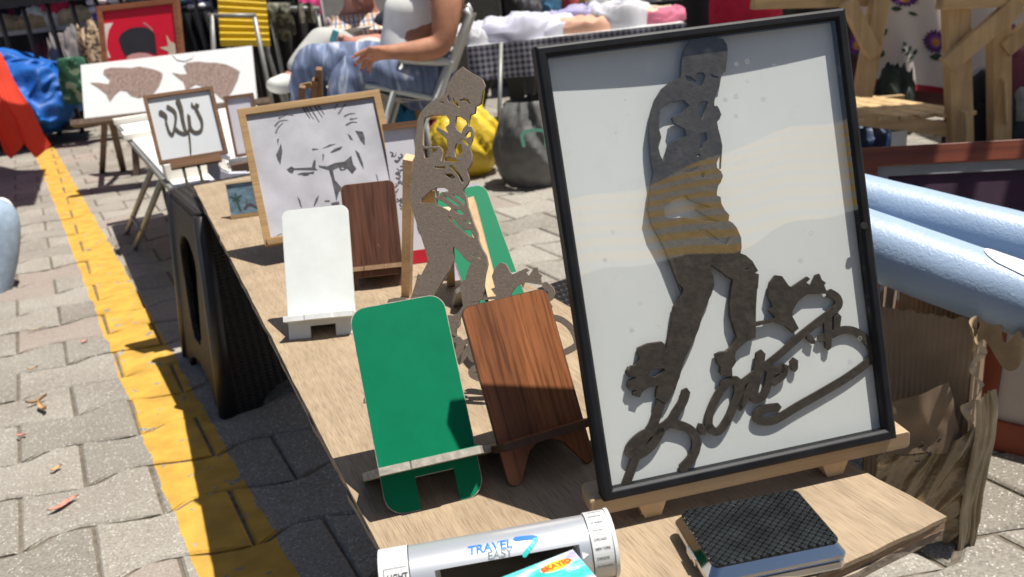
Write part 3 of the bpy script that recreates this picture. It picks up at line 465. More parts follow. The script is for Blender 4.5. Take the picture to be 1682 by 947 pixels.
def stool(cx, cy, ang, label, group):
    top, bot, h = .163, .213, .418
    t = thing('plastic_stool', label, 'stool', Matrix.Translation((cx, cy, 0)) @ Matrix.Rotation(ang, 4, 'Z'), group)
    obj('seat', B().prism(rrect(2 * top, 2 * top, .03, -top), h - .02, h), M_RATTAN, t, bevel=.004)
    tilt = math.atan((bot - top) / h); hs = h / math.cos(tilt) - .012
    wt, wb = top, bot
    out = [(-wb, 0)] + [(-wb * .62, 0)] + [(-wb * .62 + wb * .62 * (1 - math.cos(R(a))), .05 * math.sin(R(a))) for a in (20, 45, 70, 90)] + [(wb * .62 * math.cos(R(a)), .05 * math.sin(R(a))) for a in (70, 45, 20)] + [(wb * .62, 0), (wb, 0), (wt, hs), (-wt, hs)]
    hole = [(-.055, .13), (-.03, .10), (.03, .10), (.055, .13)] + [(.088 * math.cos(R(a)), .29 + .055 * math.sin(R(a))) for a in range(0, 181, 20)]
    for k in range(4):
        Mk = Matrix.Rotation(k * math.pi / 2, 4, 'Z') @ Matrix.Translation((0, -bot, 0)) @ Matrix.Rotation(math.pi / 2 - tilt, 4, 'X')
        obj('side_panel', curve_mesh([out, hole], -.012, 0, .002), M_RATTAN, t, M_=Mk)
        a = k * math.pi / 2
        q = B(); q.tube([Matrix.Rotation(a, 3, 'Z') @ V((bot - .012, -bot + .012, 0)), Matrix.Rotation(a, 3, 'Z') @ V((top - .01, -top + .01, h - .006))], [.02, .017], 10); obj('leg', q, M_STOOL, t)
    return t
stool(-.539, 1.848, R(28.8), 'black woven pattern plastic stool carrying the far end of the plank', 'stools under the plank')
stool(.085, .86, R(-60), 'black plastic stool hidden beneath the near half of the plank', 'stools under the plank')

# ---------------------------------------------------------------- easel and the black framed cutout picture
W_PINE = wood('pine', (.47, .345, .215), dark=.72, axis='X', rough=.5, grain=.6, rings=.22, pores=.4)
W_PINEY = wood('pine_upright', (.64, .45, .26), dark=.75, axis='Y', rough=.5, grain=.6, rings=.2, pores=.4)
M_BLACKF = M('black_lacquer', (.012, .013, .016), .5, .3, 40, .25, 90, spec=.2, dist=.0006)
M_BOARD = M('off_white_backing', (.80, .82, .80), .75, .03, 12)
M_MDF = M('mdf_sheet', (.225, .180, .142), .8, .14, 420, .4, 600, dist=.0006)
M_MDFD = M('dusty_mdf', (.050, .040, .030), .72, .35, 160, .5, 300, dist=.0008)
def glass_mat():
    m = bpy.data.materials.new('picture_glass'); m.use_nodes = True; N, L = m.node_tree.nodes, m.node_tree.links; N.remove(N['Principled BSDF'])
    tr = N.new('ShaderNodeBsdfTransparent'); gl = N.new('ShaderNodeBsdfGlossy'); fr = N.new('ShaderNodeLayerWeight'); fr.inputs['Blend'].default_value = .5; mx = N.new('ShaderNodeMixShader'); df = N.new('ShaderNodeBsdfDiffuse'); m2 = N.new('ShaderNodeMixShader')
    gl.inputs['Roughness'].default_value = .012; tr.inputs['Color'].default_value = (.97, .98, .98, 1)
    n = N.new('ShaderNodeTexNoise'); n.inputs['Scale'].default_value = 55; n.inputs['Detail'].default_value = 8; tc = N.new('ShaderNodeTexCoord'); L.new(tc.outputs['Object'], n.inputs['Vector'])
    df.inputs['Color'].default_value = (.6, .6, .58, 1)
    r = N.new('ShaderNodeValToRGB'); L.new(n.outputs['Fac'], r.inputs['Fac']); r.color_ramp.elements[0].position = .60; r.color_ramp.elements[1].position = .78
    r.color_ramp.elements[0].color = (.004, .004, .004, 1); r.color_ramp.elements[1].color = (.09, .09, .09, 1)
    pw = math_(N, L, 'POWER', fr.outputs['Facing'], 5.0); fa = math_(N, L, 'MULTIPLY_ADD', pw, .88); fa.node.inputs[2].default_value = .11; L.new(fa, mx.inputs[0]); L.new(tr.outputs[0], mx.inputs[1]); L.new(gl.outputs[0], mx.inputs[2])
    vo = N.new('ShaderNodeTexVoronoi'); vo.inputs['Scale'].default_value = 95; L.new(tc.outputs['Object'], vo.inputs['Vector']); n5 = N.new('ShaderNodeTexNoise'); n5.inputs['Scale'].default_value = 21; L.new(tc.outputs['Object'], n5.inputs['Vector'])
    dr = math_(N, L, 'MULTIPLY', math_(N, L, 'MULTIPLY', math_(N, L, 'LESS_THAN', vo.outputs['Distance'], .17), math_(N, L, 'GREATER_THAN', vo.outputs['Distance'], .07)), math_(N, L, 'GREATER_THAN', n5.outputs['Fac'], .62)); df.inputs['Color'].default_value = (.42, .42, .40, 1)
    L.new(math_(N, L, 'MAXIMUM', r.outputs['Color'], math_(N, L, 'MULTIPLY', dr, .28)), m2.inputs[0]); L.new(mx.outputs[0], m2.inputs[1]); L.new(df.outputs[0], m2.inputs[2])
    L.new(m2.outputs[0], N['Material Output'].inputs['Surface']); return m
M_GLASS = glass_mat()
FW, FH = .2174, .3013
FM = panelM(.1523, .4910, ZP + .025, R(9.9), R(15.8))
fr = thing('framed_silhouette', 'black framed picture of a dark walking figure cutout above a cutout signature on white', 'picture', FM)
obj('frame', B().ring(FW, FH, [(0, 0), (0, -.0115), (.004, -.0115), (.0078, -.0065), (.0078, -.001), (.0058, .0012), (.002, .0012)]), M_BLACKF, fr, bevel=.0006, seg=2)
bow = B(); bow.grid(lambda u, v: V(((u - .5) * (FW - .014), .007 + v * (FH - .014), -.0074 - .0022 * math.sin(math.pi * u) * v)), 16, 16); 
obj('backing_board', bow, M_BOARD, fr)
obj('glass', B().grid(lambda u, v: V(((u - .5) * (FW - .014), .007 + v * (FH - .014), -.0012)), 2, 2, smooth=False), M_GLASS, fr)
ZC0, ZC1 = -.0068, -.0035
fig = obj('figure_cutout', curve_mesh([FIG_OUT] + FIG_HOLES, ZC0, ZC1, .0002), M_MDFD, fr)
sg = B(); sg.prism(FIG_LEAF, ZC0 + .0004, ZC1 - .0006)
for i, (p, w0, w1) in enumerate(FIG_STROKES): sg.ribbon(p, w0 * 1.18, w1 * 1.18, ZC0 + .0005 + i * .00001, ZC1 - .0003 - i * .00006)
obj('signature_cutout', sg, M_MDFD, fr)
obj('clip', B().tube([(.1020, .153, .0012), (.1020, .153, .0026)], .0024, 12), M('black_rubber', (.02, .02, .02), .5, .2), fr)

EM = Matrix.Translation((.152, .489, ZP)) @ Matrix.Rotation(R(9.9), 4, 'Z')
ez = thing('table_easel', 'small pine table easel holding up the black framed silhouette', 'easel', EM)
obj('ledge', B().prism(rrect(.240, .0135, .0030, 0, n=4), -.022, .0, Matrix.Translation((.0, 0, 0))), W_PINE, ez, M_=Matrix.Translation((.0040, .0070, .0112)) @ Matrix.Rotation(R(90), 4, 'X'), bevel=.0008)
def easel_leg(b_, x0, x1, ytop, h=.2, y0=-.010):
    return b_.beam((x0, y0, 0), (x1, ytop, h), .010, .009)
for x in (-.075, .068): obj('front_leg', B().beam((x, -.0250, -.0215), (x * .40, .235, -.0215), .011, .009), W_PINEY, ez, M_=EM.inverted() @ FM)
for x in (-.072, .066): obj('foot', B().prism([(x - .010, .0112), (x + .010, .0112), (x + .006, .0004), (x - .006, .0004)], -.024, -.008), W_PINEY, ez, M_=Matrix.Rotation(R(90), 4, 'X'))
obj('back_leg', B().beam((0, .16, .0005), (0, .084, .230), .012, .009), W_PINEY, ez)
obj('cross_bar', B().beam((-.055, .058, .15), (.055, .058, .15), .006, .012, side=V((0, 0, 1))), W_PINE, ez)

# ---------------------------------------------------------------- loose cutout figure standing on the plank
SM_ = panelM(-.0561, .673, ZP, -.3089, .3461)
st = thing('mdf_figure', 'bare brown mdf cutout of a walking figure standing behind the phone stands', 'cutout', SM_)
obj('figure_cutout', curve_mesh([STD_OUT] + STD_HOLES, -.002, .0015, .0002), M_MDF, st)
LS_, V0_ = 1.0383, .0052
tl = lambda p: (p[0] * LS_, (p[1] - V0_) * LS_ + .0015)
for lg in STD_LEGS: obj('leg_cutout', B().prism([(x, y + .0015) for x, y in lg], -.0021, .0014), M_MDF, st)
sg = B(); sg.prism([tl(p) for p in FIG_LEAF], -.0018, .0011)
for i, (p, w0, w1) in enumerate(FIG_STROKES): sg.ribbon([tl(q) for q in p], w0 * LS_ * 1.15, w1 * LS_ * 1.15, -.0017 + i * .00001, .0012 - i * .00005)
obj('signature_cutout', sg, M_MDF, st)

# its easel: two pale pine legs seen behind the figure
ez2 = thing('pine_easel', 'pale pine easel with splayed legs behind the bare cutout figure', 'easel', (-.03, .83, ZP))
def wpt(px, py, Y): return P(px, py, Y)
e_bl, e_tl = G(668, 485, ZP), P(672, 258, .90)
e_br = G(812, 520, ZP)
obj('left_leg', B().beam(e_bl, e_tl, .0105, .012, side=V((1, -.3, 0))), W_PINEY, ez2, world=True)
obj('right_leg', B().beam(P(815, 500, .74), P(772, 330, .86), .011, .011, side=V((1, -.3, 0))), W_PINEY, ez2, world=True)
obj('top_bar', B().beam(P(690, 330, .875), P(716, 331, .885), .006, .026, side=V((0, 1, 0))), wood('golden_pine', (.48, .29, .10), axis='X'), ez2, world=True)
obj('rear_leg', B().beam(P(735, 345, .88), G(741, 468, ZP), .010, .009), W_PINEY, ez2, world=True)

# ---------------------------------------------------------------- phone stands
M_GREEN = M('green_laminate', (.002, .165, .078), .55, .04, 5, .05, 200, dist=.0003, spec=.10)
M_WHITEL = smudges(M('white_laminate', (.74, .775, .755), .42, .03, 6), 14, .93, .1); smudges(specks(M_GREEN, (.45, .62, .52), 75, .05, .66, .6), 16, .90, .12)
specks(M_WHITEL, (.42, .42, .40), 60, .05, .66, .5)
M_GREY_EDGE = M('mdf_edge_grey', (.34, .315, .27), .7, .3, 200)
W_WALNUT = wood('walnut_laminate', (.300, .106, .037), dark=.45, axis='Y', rough=.42, grain=.95, rings=.30, pores=.85)
W_DARKOAK = wood('dark_brown_laminate', (.145, .062, .038), dark=.45, axis='Y', rough=.45, grain=.9, rings=.22, pores=.8)
specks(W_DARKOAK, (.62, .56, .50), 85, .075, .60, .75); smudges(W_WALNUT, 14, .88, .08)
PS = 'phone stands on the plank'
def phone_stand(label, fit, z0, mat, edge, r=.010, notch=(-.22, .20, .62), base_over=.0, lip=.011, legr=.014, spread=0.0, base_mat=None, arch=False):
    x, y, yaw, tilt, w, h = fit; yaw, tilt = R(yaw), R(tilt); leg = z0 / math.cos(tilt)
    n = V((-math.sin(yaw), math.cos(yaw), 0)); o = V((x, y, ZP + z0)) - (V((0, 0, math.cos(tilt))) + n * math.sin(tilt)) * leg
    Mx = panelM(o.x, o.y, ZP + .0003, yaw, tilt); t = thing('phone_stand', label, 'phone stand', Mx, PS)
    th = .0034; H = leg + h
    nl, nr, nh = notch[0] * w, notch[1] * w, notch[2] * leg
    s_ = spread
    out = rrect(w, H, r, 0, (0, 0, 1, 1), 8)
    top = out[2:]
    q = 6
    leg_l = [(nl, 0)] if not arch else [(nl - .008, 0)]
    foot = [(-w / 2 - s_, legr)] + [(-w / 2 - s_ + legr * (1 - math.cos(R(90 * k / q))), legr * (1 - math.sin(R(90 * k / q)))) for k in range(1, q + 1)]
    footr = [(-a, b_) for a, b_ in foot][::-1]
    if arch: mid = [(nl - .010, 0), (nl + .004, nh * .75), (0, nh), (nr - .004, nh * .75), (nr + .010, 0)]
    else: mid = [(nl, 0), (nl, nh), (nr, nh), (nr, 0)]
    face = foot + mid + footr + [(w / 2 + s_, leg * .85), (w / 2, leg)] + top + [(-w / 2, leg), (-w / 2 - s_, leg * .85)]
    pnl = obj('panel', B().prism(face, -th, -.0003), edge, t)
    obj('panel_face', B().prism([(a * .984, b_ + (.0006 if b_ < H * .5 else -.0006)) for a, b_ in face], -.0003, .0001), mat, pnl)
    back = min(leg * math.cos(tilt) / max(math.sin(tilt), .2), .075)
    wb = w / 2 + base_over
    bs = [(-wb, -back), (-wb, -.002), (-w / 2, lip)] + [(-w * .2, lip), (-w * .18, lip + .0016), (w * .2, lip + .0016), (w * .22, lip), (w / 2, lip - .001), (wb, -.002), (wb, -back)]
    T = Matrix.Translation((0, leg, 0)) @ Matrix(((1, 0, 0, 0), (0, 0, 1, 0), (0, 1, 0, 0), (0, 0, 0, 1)))
    shf = obj('shelf', B().prism(bs, -.0062, -.0006, T), edge, t)
    obj('shelf_face', B().prism([(a * .997, b_ - .0004) for a, b_ in bs if b_ > -.001] + [(w * .49, .0003), (-w * .49, .0003)][:2], -.0006, 0, T), base_mat or mat, shf)
    return t
phone_stand('bright green phone stand at the front edge of the plank', (-.0764, .5441, 12.2, 33.3, .0738, .1218), .03, M_GREEN, M_GREY_EDGE, r=.012, notch=(-.16, .24, .66), base_over=.012, lip=.024)
phone_stand('walnut veneer phone stand between the front green one and the black frame', (.0102, .5645, 19.6, 28.6, .0722, .1070), .03, W_WALNUT, M('walnut_edge', (.07, .035, .02), .6, .3, 90), r=.007, notch=(-.24, .26, .86), arch=True, base_over=.004, lip=.018, legr=.006)
phone_stand('plain white phone stand left of the other stands', (-.2172, .8864, -1.5, 28, .0772, .1244), .022, M_WHITEL, M('white_edge', (.66, .68, .67), .5, .1, 60), r=.009, notch=(-.18, .20, .55), legr=.001, lip=.018)
phone_stand('dark brown wood grain phone stand tucked behind the white one', (-.1708, 1.0289, -.5, 20, .0695, .1065), .028, W_DARKOAK, M('brown_edge', (.33, .21, .12), .6, .2, 90), r=.008, notch=(-.38, .40, .5), legr=.001, lip=.012)
phone_stand('second green phone stand, the one half hidden behind the bare cutout', (-.0233, .9155, 17.9, 44.6, .0670, .1289), .03, M_GREEN, M_GREY_EDGE, r=.012, base_over=.010)

# ---------------------------------------------------------------- pictures on the far half of the plank
W_OAK = wood('oak_frame', (.40, .255, .115), dark=.6, axis='X', rough=.5, grain=.8, rings=.2)
W_BROWN = wood('brown_frame', (.20, .105, .052), dark=.6, axis='X', rough=.5, grain=.8, rings=.25)
M_INK = M('ink', (.060, .060, .066), .7, .5, 160)
M_INKL = M('grey_ink', (.12, .12, .13), .7, .5, 160)
def paper_mat():
    m, N, L, b = nt('mottled_grey_paper'); c, n, mp = vary(N, L, (.47, .47, .52), 26, .10, detail=8, ramp=(.35, .65))
    c2, n2, _ = vary(N, L, (.92, .92, .90), 11, .17, detail=7)
    L.new(mixc(N, L, 1.0, c, c2, 'MULTIPLY'), b.inputs['Base Color']); b.inputs['Roughness'].default_value = .7; return m
M_PAPER = paper_mat()
PIC = 'small framed pictures on the stall'
FPROF = lambda w, d: [(0, 0), (0, -d), (w, -d), (w, 0)]
PW, PH = .2096, .2045
PM = panelM(-.2462, 1.1961, ZP + .03, R(15.1), R(24))
pt = thing('framed_portrait', 'oak framed ink portrait of a frowning face standing on the plank', 'picture', PM, PIC)
obj('frame', B().ring(PW, PH, FPROF(.0105, .016)), W_OAK, pt, bevel=.0006)
obj('bottom_rail', B().box(-PW / 2 + .004, PW / 2 - .004, -.0005, .0095, .0004, .004), W_OAK, pt, bevel=.0006)
psh = obj('sheet', B().box(-PW / 2 + .006, PW / 2 - .006, .006, PH - .006, -.008, -.005), M_PAPER, pt)
ink = B()
for i, p in enumerate(PORT_POLY): ink.prism(p, -.0051, -.0047 + (.0001 if i in (4,) else 0) + i * 4e-6)
obj('drawn_features', ink, M_INK, psh)
ink = B()
for i, p in enumerate(PORT_STROKE): ink.ribbon(p, .0030, .0010, -.0051, -.0046 - i * 3e-6, k=4)
tag(obj('drawn_hair', ink, M_INKL, psh), kind='stuff')
obj('drawn_eye_white', B().prism([(p[0] * .6 + q[0] * .4, p[1] * .6 + q[1] * .4) for p, q in zip(PORT_POLY[4], PORT_POLY[4][2:] + PORT_POLY[4][:2])], -.0047, -.00455), M_PAPER, psh)

c0 = G(392, 358, ZP); CMx = panelM(c0.x + .014, c0.y, ZP, R(6), R(14))
sc = thing('small_seascape', 'tiny blue seascape picture with wooden edges left of the portrait', 'picture', CMx, PIC)
prn = obj('print', B().box(-.026, .026, .007, .062, -.005, 0), M('blue_print', (.13, .21, .27), .5, .5, 40, stretch=(1, 2, 1)), sc)
obj('bottom_edge', B().box(-.027, .027, 0, .0068, -.008, .0025), W_OAK, sc)
obj('top_edge', B().box(-.027, .027, .0622, .0655, -.008, .0025), M('pale_wood', (.6, .47, .3), .6), sc)
tr_ = B()
for a in range(5): tr_.ribbon([(-.012, .034), (-.012 + .011 * math.cos(a * 1.25 + .3), .038 + .008 * math.sin(a * 1.25 + .3))], .004, .0015, .0001, .0004 + a * .00002, 3)
tr_.ribbon([(-.008, .014), (-.012, .035)], .003, .002, .0001, .00055, 3)
obj('painted_palm', tr_, M('painted_green', (.03, .075, .06), .6), prn)
bt = B(); bt.ribbon([(.0, .016), (.010, .022), (.022, .014)], .005, .003, .0001, .00045, 4); bt.ribbon([(.004, .02), (.006, .034)], .002, .001, .0001, .0005, 3)
obj('painted_boat', bt, M('painted_plum', (.09, .06, .09), .6), prn)

# slim framed card left behind the portrait, and a script print right behind it
b0 = G(400, 258, .43); q = panelM(b0.x + .012, b0.y + .02, .43, R(12), R(12))
t = thing('framed_card', 'brown framed white card showing as a strip left behind the portrait', 'picture', q, PIC)
obj('frame', B().ring(.075, .155, FPROF(.007, .012)), W_BROWN, t); obj('sheet', B().box(-.034, .034, .005, .15, -.008, -.005), M('lilac_white', (.63, .61, .68), .7, .05), t)
PRH, PRW = .194, .052
q = panelM(-.1198, 1.0957, ZP, R(4.8), R(14))
t = thing('script_print', 'framed white print with brushed script right behind the portrait', 'picture', q, PIC)
fb_ = B(); hw = PRW / 2
fb_.box(-hw, hw, PRH - .008, PRH, -.012, 0); fb_.box(hw - .007, hw, .0075, PRH - .0082, -.012, 0)
obj('frame', fb_, W_BROWN, t); obj('sheet', B().box(-hw, hw - .006, .002, PRH - .007, -.011, -.005), M('print_white', (.68, .68, .74), .7, .04), t)
sc_ = B(); rr = random.Random(4)
for k in range(34):
    t_ = k / 33; x = -.016 + .006 * math.sin(t_ * 7) + rr.uniform(-.005, .006); y = PRH - .040 - t_ * .075 + rr.uniform(-.003, .003); a_ = rr.uniform(-1.2, 1.2)
    sc_.ribbon([(x, y), (x + .004 * math.cos(a_), y + .004 * math.sin(a_)), (x + .007 * math.cos(a_ + .8), y + .006 * math.sin(a_ + .8))], rr.uniform(.001, .003), .0007, -.0051, -.0046 - k * 4e-6, 3)
sc_.ribbon([(.004, PRH - .075), (.006, PRH - .088), (.010, PRH - .100)], .003, .001, -.0051, -.0044, 4); sc_.ribbon([(.004, .060), (.004, .047), (.010, .038), (.018, .040)], .0045, .003, -.0051, -.0045, 5)
tag(obj('brushed_script', sc_, M_INKL, t), kind='stuff')
obj('red_band', B().box(-hw, hw - .0065, .002, .020, -.005, -.0045), M('red_print', (.50, .012, .03), .5), t)

# a plain pale card leaning behind the back green stand
c_ = G(790, 470, ZP); t = solo('white_card', B().box(-.03, .03, 0, .118, -.002, 0), M('card_white', (.66, .64, .74), .7, .04), 'blank white card whose top corner shows above the back green stand', 'card', M_=panelM(-.052, 1.02, ZP, R(10), R(14)))

# ---------------------------------------------------------------- travel clock, pocket box and cigarette case at the near edge
M_SILVER = M('silver_plastic', (.60, .62, .65), .30, .04, 10, metal=.55)
M_LIGHTPL = M('pale_grey_plastic', (.62, .63, .63), .4, .03, 10)
M_SCREEN = M('dark_screen', (.010, .014, .018), .4, .1, 10, spec=.2)
cR, cL = V((.0442, .437, ZP + .020)), V((-.0985, .4217, ZP + .020)); CR = .0205
ax = (cR - cL); LEN = ax.length; ax.normalize(); CLM = Matrix.Translation(cL) @ Matrix.Rotation(math.atan2(ax.y, ax.x), 4, 'Z')
ck = thing('travel_clock', 'silver travel alarm clock with dark window and city dial', 'clock', CLM)
def cyl(b_, x0, x1, r, a0=-180, a1=180, n=64, skip=None, nx=2):
    """surface of a lying cylinder, axis X; angle 0 faces the viewer (-Y), 90 is up"""
    for i in range(n):
        p, q = R(a0 + (a1 - a0) * i / n), R(a0 + (a1 - a0) * (i + 1) / n)
        for j in range(nx - 1):
            xa, xb = x0 + (x1 - x0) * j / (nx - 1), x0 + (x1 - x0) * (j + 1) / (nx - 1)
            b_.add([(xa, -r * math.cos(p), r * math.sin(p)), (xb, -r * math.cos(p), r * math.sin(p)), (xb, -r * math.cos(q), r * math.sin(q)), (xa, -r * math.cos(q), r * math.sin(q))], [(0, 1, 2, 3)], True)
X0, X1, XA, XB = .0185, LEN - .0155, .033, LEN - .0225
A0, A1 = -62, 44
bd = B(); cyl(bd, X0, XA, CR - .001); cyl(bd, XB, X1, CR - .001); cyl(bd, XA, XB, CR - .001, A1, 360 + A0)
body = bd.mesh(); bm = bmesh.new(); bm.from_mesh(body); bmesh.ops.remove_doubles(bm, verts=bm.verts, dist=1e-5); bmesh.ops.recalc_face_normals(bm, faces=bm.faces); bm.to_mesh(body); bm.free()
bdy = obj('body', body, M_SILVER, ck)
ri = CR - .0055; rb = B(); yz = lambda r, a: (-r * math.cos(R(a)), r * math.sin(R(a)))
p0, p1 = yz(CR - .001, A1), yz(CR - .001, A0); dv = V((p1[0] - p0[0], p1[1] - p0[1])); 
q0, q1 = (p0[0] + .0035, p0[1] - .0028), (p1[0] + .0045, p1[1] + .002)
rb.add([(XA, *p0), (XB, *p0), (XB - .003, *q0), (XA + .003, *q0)], [(0, 1, 2, 3)]); rb.add([(XA, *p1), (XB, *p1), (XB - .003, *q1), (XA + .003, *q1)], [(0, 3, 2, 1)])
for xe, xi in ((XA, XA + .003), (XB, XB - .003)):
    pa = [(xe, *yz(CR - .001, A0 + (A1 - A0) * k / 12)) for k in range(13)]
    rb.add(pa + [(xi, *q0), (xi, *q1)], [tuple(range(15))])
obj('window_rim', rb, M_SILVER, ck)
obj('display', B().add([(XA + .003, *q0), (XB - .003, *q0), (XB - .003, *q1), (XA + .003, *q1)], [(0, 1, 2, 3)]), M_SCREEN, ck)
e = B(); cyl(e, 0, X0 - .0006, CR - .0004); e.add([(0, *yz(CR - .0004, a)) for a in range(0, 360, 6)], [tuple(range(60))]); ecap = obj('end_cap', e, M_LIGHTPL, ck)
e = B(); cyl(e, X1 + .0006, LEN, CR); e.add([(LEN, *yz(CR, a)) for a in range(0, 360, 6)], [tuple(range(60))])
e.add([(X1 + .0006, *yz(CR, a)) for a in range(0, 360, 6)], [tuple(range(60))]); dial = obj('city_dial', e, M_LIGHTPL, ck)
e = B(); cyl(e, LEN - .0016, LEN + .0006, CR + .0007); e.add([(LEN + .0006, *yz(CR + .0007, a)) for a in range(0, 360, 6)], [tuple(range(60))]); obj('dial_rim', e, M('rim_white', (.7, .7, .7), .35), ck)
def on_cyl(txt, size, x, ang, mat, name, shear=0.0, bold=0.0, mesh=None, align='LEFT', r=CR, xs=1.0, host=None):
    me = mesh or text_mesh(txt, size, .00005, align, shear, bold)
    for v in me.vertices:
        a = ang + math.degrees(v.co.y / r); rr_ = r + .00022 + v.co.z
        v.co = (x + v.co.x * xs, *yz(rr_, a))
    me.update(); return obj(name, me, mat, host or ck)
M_TBLUE = M('logo_blue', (.008, .16, .62), .4, .05); M_TGREY = M('logo_grey', (.16, .20, .22), .4); M_TEAL = M('logo_teal', (.02, .42, .40), .4); M_TXT = M('print_dark_grey', (.10, .10, .11), .5)
on_cyl('TRAVEL', .0078, .0540, 67, M_TBLUE, 'lettering_travel', shear=.12, bold=.00026, r=CR - .001, xs=1.0, host=bdy)
on_cyl('EASY', .0066, .0650, 51.5, M_TGREY, 'lettering_easy', bold=.0001, shear=.12, r=CR - .001, xs=1.05, host=bdy)
lg = B(); lg.ribbon([(0, .0046), (.0095, .0038), (.0128, .0022)], .0030, .0032, 0, .0001, 3); on_cyl('', 0, .0835, 61, M_TBLUE, 'logo_arrow_top', mesh=lg.mesh(), r=CR - .001, host=bdy)
lg = B(); lg.ribbon([(.0128, .0018), (.0085, -.0022), (.0035, -.0066)], .0034, .0028, 0, .00012, 3); on_cyl('', 0, .0835, 61, M_TEAL, 'logo_arrow_bottom', mesh=lg.mesh(), r=CR - .001, host=bdy)
on_cyl('LIGHT', .0052, .0048, 44, M_TXT, 'lettering_light', r=CR, xs=.85, bold=.0001, host=ecap)
lb = B(); lb.ribbon([(0, 0), (0, .0085)], .0003, .0003, 0, .0001, 3); lb.ribbon([(0, .0085), (.0135, .0085)], .0003, .0003, 0, .00012, 3); on_cyl('', 0, .0032, 36, M_TXT, 'button_outline', mesh=lb.mesh(), r=CR, host=ecap)
for k, c_ in enumerate(['HONOLULU', 'ANCHORAGE', 'LOS ANGELES', 'DENVER', 'CHICAGO', 'NEW YORK', 'CARACAS', 'RIO DE JANEIRO']):
    on_cyl(c_, .0021, X1 + .0022, 108 - k * 15.5, M_TXT, 'dial_city', xs=.85 if len(c_) < 9 else .62, host=dial)
ar = B(); ar.prism([(0, -.0022), (.0042, 0), (0, .0022)], 0, .0002); on_cyl('', 0, X1 - .0062, 24, M('pointer_white', (.85, .85, .85), .4), 'pointer', mesh=ar.mesh(), r=CR - .001)

def holo():
    m, N, L, b = nt('printed_box_card'); tc = N.new('ShaderNodeTexCoord'); mp = N.new('ShaderNodeMapping'); mp.inputs['Scale'].default_value = (18, 55, 1); mp.inputs['Rotation'].default_value = (0, 0, .5); L.new(tc.outputs['Object'], mp.inputs['Vector'])
    n = N.new('ShaderNodeTexNoise'); n.inputs['Scale'].default_value = 1.6; n.inputs['Detail'].default_value = 3; L.new(mp.outputs[0], n.inputs['Vector'])
    r = N.new('ShaderNodeValToRGB'); L.new(n.outputs['Fac'], r.inputs['Fac']); e = r.color_ramp.elements
    e[0].position, e[0].color = .32, (.03, .42, .36, 1); e[1].position, e[1].color = .68, (.36, .30, .72, 1); k = e.new(.48); k.color = (.10, .50, .52, 1); k = e.new(.56); k.color = (.55, .62, .74, 1)
    L.new(r.outputs['Color'], b.inputs['Base Color']); b.inputs['Roughness'].default_value = .25; return m
bx = g0 = G(940, 902, ZP + .035)
tr0, tl0 = G(941, 901, ZP + .035), G(815, 950, ZP + .035); dx = (tr0 - tl0).normalized(); BXM = Matrix.Translation(tr0) @ Matrix.Rotation(math.atan2(dx.y, dx.x), 4, 'Z')
bxo = thing('printed_box', 'small glossy teal and violet cardboard box lying on the clock', 'box', BXM)
ctn = obj('carton', B().box(-.085, 0, -.055, 0, -.014, 0), holo(), bxo, bevel=.0008)
ov = lambda rx, ry, n=28: [(rx * math.cos(2 * math.pi * k / n), ry * math.sin(2 * math.pi * k / n)) for k in range(n)]
oT = Matrix.Translation((-.0155, -.0085, 0))
obj('oval_rim', B().prism(ov(.0105, .0043), .0001, .0003, oT), M('label_cream', (.85, .80, .62), .4), ctn)
def og():
    m, N, L, b = nt('label_orange'); tc = N.new('ShaderNodeTexCoord'); s = N.new('ShaderNodeSeparateXYZ'); L.new(tc.outputs['Object'], s.inputs[0])
    f = math_(N, L, 'MULTIPLY_ADD', math_(N, L, 'ABSOLUTE', math_(N, L, 'ADD', s.outputs[0], .0155)), 105.0); r = N.new('ShaderNodeValToRGB'); L.new(f, r.inputs['Fac'])
    r.color_ramp.elements[0].color = (.88, .56, .03, 1); r.color_ramp.elements[1].color = (.78, .17, .03, 1); f.node.inputs[2].default_value = 0
    L.new(r.outputs['Color'], b.inputs['Base Color']); b.inputs['Roughness'].default_value = .35; return m
obj('oval_label', B().prism(ov(.0098, .0037), .0003, .0005, oT), og(), ctn)
me = text_mesh('SKAYIO', .0056, .00008, 'CENTER', 0, .00008); obj('lettering', me, M('label_red', (.42, .05, .02), .5), ctn, M_=Matrix.Translation((-.0155, -.0087, .0006)))
me = text_mesh('nct', .0058, .00005, 'LEFT'); obj('small_lettering', me, M('label_pale_blue', (.55, .68, .80), .5), ctn, M_=Matrix.Translation((-.0125, -.0158, .0002)) )
obj('printed_lens', B().prism(rrect(.022, .014, .005, -.014), .0001, .0004, Matrix.Translation((-.030, -.0165, 0))), M('label_white', (.8, .8, .85), .4), ctn)
obj('printed_lens_inner', B().prism(rrect(.019, .013, .0045, -.0145), .0004, .0006, Matrix.Translation((-.030, -.0165, 0))), M('label_slate', (.08, .095, .12), .4), ctn)

